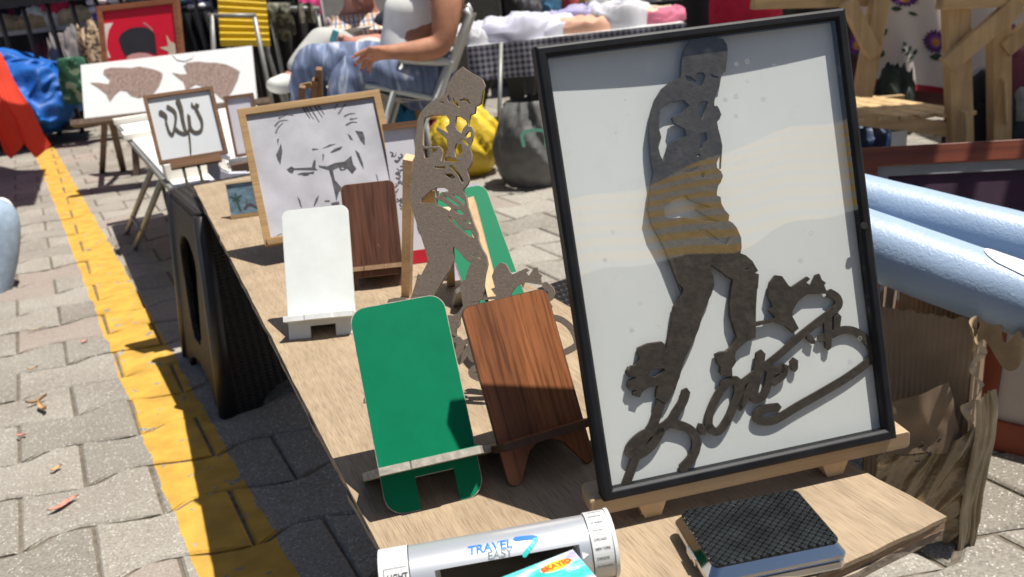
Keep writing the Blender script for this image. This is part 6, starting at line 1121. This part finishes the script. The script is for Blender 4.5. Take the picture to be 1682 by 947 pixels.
for i, (px, w, c, lab) in enumerate([(870, .30, (.10, .10, .11), 'dark grey crate on the shaded table above the gingham one'), (905, .2, (.04, .14, .24), 'blue folded cloth above the gingham table'), (935, .16, (.35, .05, .06), 'small red cloth above the gingham table'), (850, .16, (.02, .02, .02), 'black camera bag above the gingham table')]):
    q = P(px, 22, 6.0); heap('shaded_goods', lab, 'goods', V((q.x, q.y, P(px, 18, 6.0).z - .05)), w, .2, .16, cloth_mat('shade_%d' % i, c, .3), i + 51, 'goods on the shaded far table')
q0_ = P(845, 20, 6.0); zq = P(900, 18, 6.0).z - .05
t = thing('market_table', 'dark grey clothed table between the olive pillar and the black table', 'table', V((q0_.x + .2, 6.0, 0)))
obj('top', B().box(P(832, 20, 6.0).x, P(952, 20, 6.0).x, 5.9, 6.5, zq - .02, zq), M_DARKC, t, world=True); obj('skirt', B().grid(lambda u, v: V((P(832, 20, 6.0).x + (P(952, 20, 6.0).x - P(832, 20, 6.0).x) * u, 5.9 + .01 * math.sin(u * 40), (zq - .021) * v)), 40, 5), M('charcoal_cloth', (.045, .045, .047), .9, .2, 6), t, world=True)
heap('red_cloth', 'bright red cloth hanging over the right of the black table', 'cloth', V((P(1225, 20, 5.0).x, 5.0, P(1225, 34, 5.0).z - .12)), .42, .3, .34, cloth_mat('bright_red', (.52, .012, .045), .15), 61)
t = thing('small_crate_stand', 'low stand beneath the bright red cloth', 'stand', V((P(1225, 20, 5.0).x, 5.0, 0)))
obj('block', B().box(P(1225, 20, 5.0).x - .16, P(1225, 20, 5.0).x + .16, 4.88, 5.12, 0, P(1225, 34, 5.0).z - .12), M_DARKC, t, world=True, bevel=.004)

# ---------------------------------------------------------------- the wooden stall at right
W_STALL = wood('stall_pine', (.56, .38, .19), dark=.75, axis='Z', rough=.6, grain=.35, rings=.25, pores=.4)
W_STALLX = wood('stall_pine_rail', (.56, .38, .19), dark=.75, axis='X', rough=.6, grain=.35, rings=.25, pores=.4)
YS = 2.9
sl = thing('wooden_stall', 'raw pine market stall frame with posts, braces and a slatted shelf', 'stall', V((1.7, YS, 0)))
def post(px0, py0, px1, py1, Y, w, d, mat=W_STALL, name='post', ext=False, Y2=None):
    a, b_ = P(px0, py0, Y), P(px1, py1, Y2 or Y)
    if ext: dd = b_ - a; b_ = a + dd * (a.z / -dd.z)
    return obj(name, B().beam(a, b_, w, d), mat, sl, world=True, bevel=.002)
post(1569, 8, 1577, 250, YS, .076, .05, ext=True)
post(1640, 36, 1641, 250, YS + .12, .066, .05, ext=True)
post(1450, -30, 1416, 158, YS + .15, .058, .05)
post(1392, 2, 1436, 92, YS + .12, .050, .035, name='brace')
post(1553, 108, 1672, 6, YS - .05, .062, .03, name='brace')
post(1648, 82, 1720, 20, YS + .10, .06, .03, name='brace')
a, b_ = P(1544, -4, YS - .03), P(1760, -14, YS - .03); obj('top_beam', B().beam(a, b_, .05, .075, side=V((0, 1, 0))), W_STALLX, sl, world=True, bevel=.002)
a, b_ = P(1236, 4, YS + .2), P(1450, -2, YS + .2); obj('top_beam', B().beam(a, b_, .05, .045, side=V((0, 1, 0))), W_STALLX, sl, world=True, bevel=.002)
a, b_ = P(1400, 192, YS + .02), P(1572, 214, YS + .02); obj('shelf_rail', B().beam(a, b_, .03, .050, side=V((0, 1, 0))), W_STALLX, sl, world=True, bevel=.002)
a2, b2 = P(1590, 190, YS + .2), P(1640, 197, YS + .2); obj('shelf_rail', B().beam(a2, b2, .03, .06, side=V((0, 1, 0))), W_STALLX, sl, world=True, bevel=.002)
zs = (a.z + b_.z) / 2 + .026
for k in range(7):
    x = a.x - .04 + k * .075; obj('slat', B().beam((x, YS, zs + .012 - k * .004), (x - .16, YS + .55, zs + .016 - k * .004), .052, .014, side=V((1, 0, 0))), wood('slat_pine', (.58, .41, .21), axis='Z', grain=.4), sl, world=True, bevel=.0015)
obj('shelf_rail', B().beam(V((a.x - .2, YS + .52, zs - .02)), V((a.x + .42, YS + .52, zs - .035)), .03, .04, side=V((0, 1, 0))), W_STALLX, sl, world=True)
post(1584, 182, 1586, 252, YS - .06, .012, .04, mat=wood('lit_pine', (.62, .46, .25), axis='Z'), name='batten', ext=True)  # lit sides of the batten put into the colour as lighter pine
post(1649, 130, 1653, 205, YS + .08, .008, .02, mat=wood('lit_pine', (.62, .46, .25), axis='Z'), name='batten')
obj('price_card', B().box(-.028, .028, -.001, .001, -.07, .015), M('card_cream', (.60, .57, .50), .7), sl, M_=Matrix.Translation(P(1477, 222, YS - .005) - V((1.7, YS, 0))))
# floral cloth hanging behind it
def floral_base():
    m, N, L, b = nt('floral_cloth_ground'); c, n, _ = vary(N, L, (.60, .53, .48), 2.0, .05); L.new(c, b.inputs['Base Color']); b.inputs['Roughness'].default_value = .85; return m
CY = 3.7
FC = [P(1385, -60, CY), P(1790, -60, CY - .1), P(1430, 128, CY), P(1790, 176, CY - .1)]
def fpt(u, v, off=0.0):
    p = FC[0].lerp(FC[1], u).lerp(FC[2].lerp(FC[3], u), v); return p + V((0, .018 * math.sin(u * 17 + 2 * v) + .012 * math.sin(u * 31) - off, 0))
fl = thing('floral_tablecloth', 'cream cloth with purple flowers and a red hem hanging behind the wooden stall', 'cloth', FC[2])
flc = obj('cloth', B().grid(fpt, 60, 30), floral_base(), fl, world=True)
obj('red_hem', B().grid(lambda u, v: fpt(u, 1 + .055 * v, .002), 60, 3), M('hem_red', (.26, .008, .025), .8), fl, world=True)
def uv_of(px, py):
    u, v = .5, .5
    for _ in range(25):
        q = project(fpt(u, v)); e = 1e-3; qa, qb = project(fpt(u + e, v)), project(fpt(u, v + e))
        J = ((qa[0] - q[0]) / e, (qb[0] - q[0]) / e, (qa[1] - q[1]) / e, (qb[1] - q[1]) / e); det = J[0] * J[3] - J[1] * J[2]; dx, dy = px - q[0], py - q[1]
        u += (dx * J[3] - dy * J[1]) / det; v += (dy * J[0] - dx * J[2]) / det
    return u, v
def patch(name, pts, mat, off):
    vs = [fpt(*uv_of(*p), off) for p in pts]; c = sum(vs, V((0, 0, 0))) / len(vs); c.y -= .0002; n = len(vs)
    return obj(name, B().add(vs + [c], [(i, (i + 1) % n, n) for i in range(n)]), mat, flc, world=True)
M_FP, M_FP2, M_FO, M_FG = M('flower_purple', (.09, .022, .13), .8, .4, 90), M('flower_violet', (.22, .06, .30), .8), M('flower_gold', (.42, .20, .03), .8, .3, 60), M('leaf_green', (.018, .055, .03), .8, .4, 40)
def flower(px, py, rx, ry, n=18, seed=0):
    rr = random.Random(seed); patch('petals', [(px + (rx if k % 2 else rx * .74) * math.cos(math.pi * k / n) * rr.uniform(.9, 1.08), py + (ry if k % 2 else ry * .74) * math.sin(math.pi * k / n) * rr.uniform(.9, 1.08)) for k in range(2 * n)], M_FP, .004)
    patch('inner_petals', [(px + rx * (.6 if k % 2 else .42) * math.cos(math.pi * k / n), py + ry * (.6 if k % 2 else .42) * math.sin(math.pi * k / n)) for k in range(2 * n)], M_FP2, .005)
    patch('flower_heart', [(px + rx * .30 * math.cos(k * .52), py + 1 + ry * .34 * math.sin(k * .52)) for k in range(12)], M_FO, .006)
flower(1536, 68, 22, 21, seed=1); flower(1660, 103, 24, 24, seed=2); flower(1406, 73, 17, 20, seed=3); flower(1486, -2, 26, 13, seed=4)
lf = lambda x, y, l, w, a: patch('printed_leaf', [(x + l * (t - .5) * math.cos(a) - s * w * math.sin(math.pi * t) * math.sin(a), y + l * (t - .5) * math.sin(a) + s * w * math.sin(math.pi * t) * math.cos(a)) for s, ts in ((1, (0, .25, .5, .75)), (-1, (1, .75, .5, .25))) for t in ts], M_FG, .003)
for q in [(1450, 52, 17, 7, -.5), (1538, 93, 24, 6, 0), (1472, 14, 20, 4, .1), (1448, 88, 14, 5, 1.9), (1441, 96, 14, 4, 1.6), (1499, 22, 18, 3, .3), (1486, 72, 9, 3, 1.2), (1484, 82, 9, 3, .6), (1494, 80, 12, 3, 1.9), (1490, 88, 9, 3, -.5), (1503, 85, 12, 3, 2.1), (1497, 94, 10, 3, -.5), (1674, 122, 14, 5, .9), (1622, 58, 8, 3, -.9), (1456, 120, 22, 5, .5), (1484, 126, 22, 5, -.1), (1660, 18, 18, 7, -.7), (1672, 80, 16, 8, 1.2)]: lf(*q)
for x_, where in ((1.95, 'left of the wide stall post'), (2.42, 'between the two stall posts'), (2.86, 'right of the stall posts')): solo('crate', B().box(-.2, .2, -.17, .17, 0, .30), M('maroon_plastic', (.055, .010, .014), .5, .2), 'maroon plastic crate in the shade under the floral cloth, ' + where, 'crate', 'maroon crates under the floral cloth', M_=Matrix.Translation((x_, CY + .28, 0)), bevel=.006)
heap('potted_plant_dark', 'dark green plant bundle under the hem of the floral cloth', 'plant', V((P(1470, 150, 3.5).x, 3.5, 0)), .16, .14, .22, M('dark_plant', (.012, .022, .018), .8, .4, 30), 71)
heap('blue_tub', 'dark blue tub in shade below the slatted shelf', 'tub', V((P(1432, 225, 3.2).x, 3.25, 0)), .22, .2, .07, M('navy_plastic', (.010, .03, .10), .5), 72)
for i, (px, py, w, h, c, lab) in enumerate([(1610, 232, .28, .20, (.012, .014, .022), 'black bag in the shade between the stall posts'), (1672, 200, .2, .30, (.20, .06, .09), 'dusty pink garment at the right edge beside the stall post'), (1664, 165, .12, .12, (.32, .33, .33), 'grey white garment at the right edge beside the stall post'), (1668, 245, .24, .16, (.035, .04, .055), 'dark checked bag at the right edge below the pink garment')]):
    q = P(px, py, 3.15); heap('shaded_bundle', lab, 'bundle', V((q.x, q.y, max(0, q.z - h * .5))), w, .2, h, cloth_mat('rb_%d' % i, c, .4), 80 + i, 'bundles in the shade of the wooden stall')
# awning of that stall, above the picture, which shades it
M_AWN = canvas('awning_canvas', (.80, .74, .64), .5)
aw = thing('stall_awning', 'dull canvas awning stretched over the wooden stall', 'awning', V((2.6, 3.4, 1.9)))
hp = P(1512, 38, 3.68); hp = hp + SUNV * ((1.80 - hp.z) / SUNV.z)
sk = lambda x: (x - 2.3) * .11
for xa_, xb_, ya, yb in ((1.62, 4.8, 2.45, 3.10), (2.36, 4.8, 3.10, 3.42), (1.62, 4.8, 3.42, hp.y - .05), (1.62, 4.8, hp.y + .05, 5.2)): obj('canvas', B().grid(lambda u, v: V((xa_ + (xb_ - xa_) * u, ya + (yb - ya) * v + (sk(xa_ + (xb_ - xa_) * u) if ya > 3.4 or (v > .5 and ya > 3.3) else 0), 1.80)), 20, 12), M_AWN, aw, world=True)  # gaps between the sheets shaped to drop sun patches on slats and cloth
fx_ = [P(x, 258, 1.68) for x in (1380, 1536, 1578, 1608, 1648, 1662, 1800)]
for k in (0, 2, 4): 
    qa, qb = [q + SUNV * ((1.78 - q.z) / SUNV.z) for q in (fx_[k], fx_[k + 1])]; xe = qb.x if k < 4 else qb.x + .2
    obj('shade_strip', B().grid(lambda u, v: V((qa.x + (xe - qa.x) * u + .02 * v, qa.y - .22 + .75 * v, 1.78 + .03 * math.sin(3 * v))), 4, 8), M_AWN, aw, world=True)  # unseen strips added to shade the leaning frame, gaps leave sun patches
for x, y in ((4.7, 2.5), (2.9, 5.15), (4.7, 5.15)): obj('pole', B().tube([(x, y, 0), (x, y, 1.75)], .018, 8), M_STEEL, aw, world=True)

# ---------------------------------------------------------------- leaning frames, vinyl rolls and the torn cardboard box at right
def lean_frame(name, label, tl, tr_, h, tilt, bar, mats, group=None):
    ax_ = (tr_ - tl); w = ax_.length; yaw = math.atan2(ax_.y, ax_.x); n = V((-math.sin(yaw), math.cos(yaw), 0)); u = V((0, 0, math.cos(tilt))) + n * math.sin(tilt)
    o = (tl + tr_) / 2 - u * h; return thing(name, label, 'picture frame', panelM(o.x, o.y, o.z, yaw, tilt), group), w, h
LF = 'large frames leaning at the right'
TLf, TRf = P(1408, 235, 1.72), P(1760, 281, 1.62); TRf.z = TLf.z - .02
t, w, h = lean_frame('leaning_frame', 'long red brown frame with grey mount and dark plum centre leaning behind the vinyl rolls', TLf, TRf, .36, R(20), .05, None, LF)
obj('frame', B().ring(w, h, FPROF(.040, .022)), wood('red_brown_moulding', (.20, .052, .024), axis='X', rough=.45), t, bevel=.002)
obj('mount', B().ring(w - .07, h - .07, FPROF(.026, .004), .035), M('grey_mount', (.235, .24, .25), .8, .1, 20), t, M_=Matrix.Translation((0, 0, -.006)))
obj('sheet', B().box(-w / 2 + .05, w / 2 - .05, .05, h - .05, -.016, -.012), M('plum_felt', (.042, .018, .040), .9, .2, 30), t)
TL2 = P(1600, 548, 1.12); TR2 = P(1800, 590, 1.10)
t, w, h = lean_frame('leaning_frame', 'orange brown frame with a pale mount standing on the pavers at the right edge', P(1606, 455, 1.22), P(1900, 506, 1.06), .275, R(8), .05, None, LF)
bz = t.matrix_world.to_translation().z
obj('frame', B().ring(w, h, FPROF(.050, .02)), M('orange_brown_lacquer', (.22, .045, .018), .5, .15, 12), t, bevel=.002)
obj('sheet', B().box(-w / 2 + .01, w / 2 - .01, .01, h - .01, -.014, -.010), M('pale_mount', (.50, .47, .44), .8), t)
def vinyl():
    m, N, L, b = nt('pale_blue_vinyl'); c, n, mp = vary(N, L, (.285, .385, .53), 9, .10, stretch=(1, 1, 1)); L.new(c, b.inputs['Base Color']); b.inputs['Roughness'].default_value = .42
    n2 = N.new('ShaderNodeTexNoise'); n2.inputs['Scale'].default_value = 130; n2.inputs['Detail'].default_value = 5; n2.inputs['Distortion'].default_value = 1.5; L.new(mp.outputs[0], n2.inputs['Vector']); bump(N, L, b, n2.outputs['Fac'], .5, .0016); return m
M_VIN = vinyl()
def roll(label, a, b_, r, seed):
    t = thing('vinyl_roll', label, 'roll', a, 'rolls of pale blue vinyl'); d = (b_ - a); ln = d.length; d.normalize(); up = V((0, 0, 1)); sx = d.cross(up).normalized(); uz = sx.cross(d)
    def f(u, v):
        an = 2 * math.pi * u; rr_ = r * (1 + .012 * nz((math.cos(an), math.sin(an), v * 5), 1.5, seed)); return a + d * ln * v + sx * rr_ * math.cos(an) + uz * rr_ * math.sin(an)
    obj('rolled_sheet', B().grid(f, 56, 24, closed_u=True), M_VIN, t, world=True)
    obj('loose_edge', B().grid(lambda u, v: a + d * ln * v + (sx * math.cos(-2.35 + .2 * u) + uz * math.sin(-2.35 + .2 * u)) * (r + .0015), 6, 20), M_VIN, t, world=True)
    for k, e in enumerate((a, b_)):
        sp = [e + d * (.001 if k else -.001) + (sx * math.cos(q) + uz * math.sin(q)) * (r * (.25 + .74 * q / 18.8)) for q in [j * .3 for j in range(63)]]
        obj('spiral_end', B().tube(sp, .0014, 5), M_VIN, t, world=True)
    return t, d, sx, uz
A1_, B1_ = P(1385, 385, 1.12), P(1760, 522, .94)
t, d, sx, uz = roll('thick pale blue vinyl roll with a white label, the lower of two', A1_, B1_, .046, 1)
A2_, B2_ = P(1385, 322, 1.22), P(1760, 418, 1.04)
roll('thinner pale blue vinyl roll lying above the thick one', A2_, B2_, .040, 7)
LV = 1.0
cpt = P(1690, 440, .965) - A1_; vv = cpt.dot(d)
def lab_fn(u, v):
    an = R(58) + R(62) * v; x = vv + .055 * math.sqrt(max(0, 1 - (2 * v - 1) ** 2)) * (2 * u - 1); return A1_ + d * (x) - (sx * math.cos(an) * 1 - uz * math.sin(an)) * .0475
obj('white_label', B().grid(lab_fn, 14, 10), M('label_paper_white', (.72, .74, .80), .5), t, world=True)
# cardboard box, torn and taped
def kraft():
    m, N, L, b = nt('corrugated_cardboard'); tc = N.new('ShaderNodeTexCoord'); w = N.new('ShaderNodeTexWave'); w.bands_direction = 'X'; w.inputs['Scale'].default_value = 55; w.inputs['Distortion'].default_value = .8; L.new(tc.outputs['Object'], w.inputs['Vector'])
    c, n, _ = vary(N, L, (.34, .245, .16), 10, .25); L.new(c, b.inputs['Base Color']); b.inputs['Roughness'].default_value = .85; bump(N, L, b, w.outputs['Fac'], .5, .003); bump(N, L, b, n.outputs['Fac'], .4, .003); return m
M_KRAFT = kraft(); M_TORN = M('torn_card', (.40, .29, .17), .85, .2, 30, .4, 90); M_TAPE = M('brown_packing_tape', (.22, .155, .080), .16, .35, 14, .8, 26, dist=.012, coat=.4)
bxa, bxb = P(1432, 500, 1.06), P(1603, 545, .985); bz_ = bxa.z
cb_ = thing('cardboard_box', 'tall torn cardboard box wrapped in shiny brown tape under the vinyl rolls', 'box', V((bxa.x + .09, 1.06, 0)))
dxv = (bxb - bxa); dxv.z = 0; wbx = dxv.length; dxv.normalize(); nv = V((-dxv.y, dxv.x, 0))
def face(p, q, z0, z1, name, nu=16, nv_=16, amp=.006, mat=None, jag=0.0, seed=0):
    rr = random.Random(seed); js = [rr.uniform(0, jag) for _ in range(nu)]
    def f(u, v):
        b0_ = V((p.x, p.y, 0)).lerp(V((q.x, q.y, 0)), u); z = z0 + (z1 - js[min(nu - 1, int(u * (nu - 1) + .5))] - z0) * v; pt = V((b0_.x, b0_.y, z)); return pt + noise.noise_vector(pt * 8 + V((seed, 0, 0))) * amp
    return obj(name, B().grid(f, nu, nv_), mat or M_KRAFT, cb_, world=True)
c0_, c1_ = bxa, bxb; c2_, c3_ = bxb + nv * .22, bxa + nv * .22
face(c0_, c1_, 0, bz_, 'front_side', 24, 20, .006, jag=.005, seed=1); face(c1_, c2_, 0, bz_ - .03, 'right_side', 16, 16, .006, jag=.008, seed=2); face(c2_, c3_, 0, bz_, 'back_side', seed=3); face(c3_, c0_, 0, bz_, 'left_side', seed=4)
# torn flap, the curling torn top and strips
def flap_fn(u, v):
    a = P(1606, 560, .97).lerp(P(1690, 592, .93), u); a.z += .012 * math.sin(u * 23) * v + .012 * math.sin(u * 9); return a + V((0, .01 * math.sin(u * 7), (-.012 + .050 * v) * (1 - .2 * u))) + noise.noise_vector(a * 18) * .006
obj('torn_flap', B().grid(flap_fn, 40, 10), M_TORN, cb_, world=True)
def edge_fn(u, v):
    y = 560 + 190 * u; x = 1602 - 44 * max(0, u - .3) + 9 * math.sin(u * 19) + (1 - v) * 9 * (.6 + .6 * abs(math.sin(u * 31))); return P(x, y, .955) + noise.noise_vector(V((u * 9, v, 2))) * .006
obj('torn_edge', B().grid(edge_fn, 50, 5), M('torn_fibre', (.55, .46, .34), .9, .2, 80), cb_, world=True)
def curl_fn(u, v):
    a = 1.2 + 4.2 * v; c = P(1605, 535 + 26 * u, .955); return c + V((.011 * math.cos(a), .01 * math.sin(a * 1.3), .011 * math.sin(a))) + noise.noise_vector(V((u * 7, v * 3, 8))) * .004
obj('torn_curl', B().grid(curl_fn, 8, 16), M_TORN, cb_, world=True)
def tape_fn(u, v):
    px = 1440 + (186 - 30 * v) * u - 14 * v; py = 745 - 120 * max(0, u - .45) + (280 + 80 * u) * v; p = P(px, py, .966 - .016 * math.sin(math.pi * u))
    s, t_ = u * .8 - v * .5, v * 1.0 + u * .75; wob = .35 * noise.noise(V((u * 3, v * 3, 1)))
    k = V((s * 1.6, t_ * 8 + wob * 3, 3.3)); rid = 1 - 2 * abs(noise.noise(k)); r2 = noise.noise(V((s * 4, t_ * 20 + wob * 6, 6.1))); big = noise.noise(V((u * 3.2, v * 3.2, 8)))
    return p + V((0, -.007 * rid - .0035 * r2 - .016 * big, 0))
obj('wrinkled_tape', B().grid(tape_fn, 110, 120), M_TAPE, cb_, world=True)
def strip_fn(u, v):
    px = 1598 + 34 * u - 48 * v * v + 4 * math.sin(v * 9); py = 655 + 300 * v - 20 * u; rid = 1 - 2 * abs(noise.noise(V((u * 5 + .6 * v, v * 1.3, 2)))); return P(px, py, .942) + V((0, -.006 * rid - .004 * noise.noise(V((u * 3, v * 7, 5))), 0))
obj('tape_strip', B().grid(strip_fn, 30, 60), M('clear_brown_tape', (.40, .33, .22), .22, .25, 10, .5, 40, dist=.006), cb_, world=True)
def flapb(u, v):
    p = P(1462 + 95 * u + 40 * v * (u - .2), 660 + 80 * v - 30 * u * (1 - v), .955); return p + noise.noise_vector(V((u * 3, v * 3, 9))) * .006 + V((0, -.006 * math.sin(3 * u), 0))
obj('folded_flap', B().grid(flapb, 16, 12), M('card_dark', (.20, .14, .09), .8, .2, 18), cb_, world=True)
for i, (x, y, a_) in enumerate([(1510, 734, .4), (1526, 748, 1.3), (1503, 757, -.2), (1540, 726, .9)]):
    q = P(x, y, .936); pr = B(); pr.tube([q, q + V((.006 * math.cos(a_), -.0005, .006 * math.sin(a_))), q + V((.007 * math.cos(a_ + .9), -.0005, .008 * math.sin(a_ + .9)))], .0011, 5); obj('printed_mark', pr, M('print_black', (.02, .018, .016), .7), cb_, world=True)
solo('grey_sheet', B().grid(lambda u, v: G(1060 + 180 * u + 30 * v, 960 - 75 * u - 70 * v + 110 * v * u, .30 - .05 * v) + V((0, 0, .01 * math.sin(u * 7))), 14, 8), M('grey_fabric', (.14, .145, .16), .8, .15, 20), 'grey sheet showing under the near edge of the plank', 'sheet')
# ---------------------------------------------------------------- surroundings: dark tents behind, striped canvas and tent added behind the viewer for reflections
M_TENT = M('dark_tent_canvas', (.030, .028, .030), .95, .3, 2)
t = thing('market_tent', 'long dark market tent closing the view behind all the stalls', 'tent', V((0, 9.5, 0)))
obj('back_wall', B().grid(lambda u, v: V((-9 + 18 * u, 9.6 + .1 * math.sin(u * 60), 3.0 * v)), 160, 6), M_TENT, t, world=True)
obj('roof', B().grid(lambda u, v: V((-9 + 18 * u, 9.6 - 2.6 * v, 3.0 - .5 * v)), 12, 6), M_TENT, t, world=True)
for k in range(7): obj('pole', B().tube([(-9 + 3 * k, 7.05, 0), (-9 + 3 * k, 7.05, 2.5)], .025, 8), M_STEEL, t, world=True)
def stripes():
    m, N, L, b = nt('yellow_striped_canvas'); tc = N.new('ShaderNodeTexCoord'); s = N.new('ShaderNodeSeparateXYZ'); L.new(tc.outputs['Object'], s.inputs[0])
    f = math_(N, L, 'GREATER_THAN', math_(N, L, 'FRACT', math_(N, L, 'MULTIPLY', math_(N, L, 'ADD', s.outputs[2], math_(N, L, 'MULTIPLY', s.outputs[0], .10)), 11.5)), .5)
    L.new(mixc(N, L, f, (.62, .36, .025), (.38, .37, .35)), b.inputs['Base Color']); b.inputs['Roughness'].default_value = .85; return m
def RF(px, py, yv):
    """where the glass of the framed silhouette mirrors the depth plane y = yv"""
    o = FM.to_translation(); n = FM.to_3x3() @ V((0, 0, 1)); d = ray(px, py); q = CAM + d * ((o - CAM).dot(n) / d.dot(n)); r = d - 2 * d.dot(n) * n; return q + r * ((yv - q.y) / r.y)
wb = thing('reflection_canvas', 'yellow and white striped windbreak canvas added unseen behind the viewer for its reflection in the glass', 'backdrop', V((1.3, -1.5, 0)))
w_ = [RF(930, 470, -1.3), RF(1480, 330, -1.3), RF(1500, 150, -2.1), RF(910, 345, -2.1)]  # unseen canvas, placed and sloped so that the picture glass mirrors it
obj('canvas', B().grid(lambda u, v: w_[0].lerp(w_[1], u).lerp(w_[3].lerp(w_[2], u), v) + V((0, 0, .02 * math.sin(u * 11 + v * 2) + .012 * math.sin(u * 23))), 50, 16), stripes(), wb, world=True)
for c in w_[2:]: obj('pole', B().tube([V((c.x, c.y, 0)), c], .014, 8), M_BLACKM, wb, world=True)
t = thing('market_tent', 'long dark market tent added unseen behind the viewer to darken the glass reflection', 'tent', V((2, -5, 0)))
obj('back_wall', B().grid(lambda u, v: V((-9 + 22 * u, -5.2 + .1 * math.sin(u * 60), 2.3 * v)), 120, 4), M_TENT, t, world=True)  # unseen dark wall added to keep the lower glass reflection dark
for k in range(8): obj('pole', B().tube([(-9 + 3.1 * k, -5.1, 0), (-9 + 3.1 * k, -5.1, 2.35)], .025, 8), M_STEEL, t, world=True)
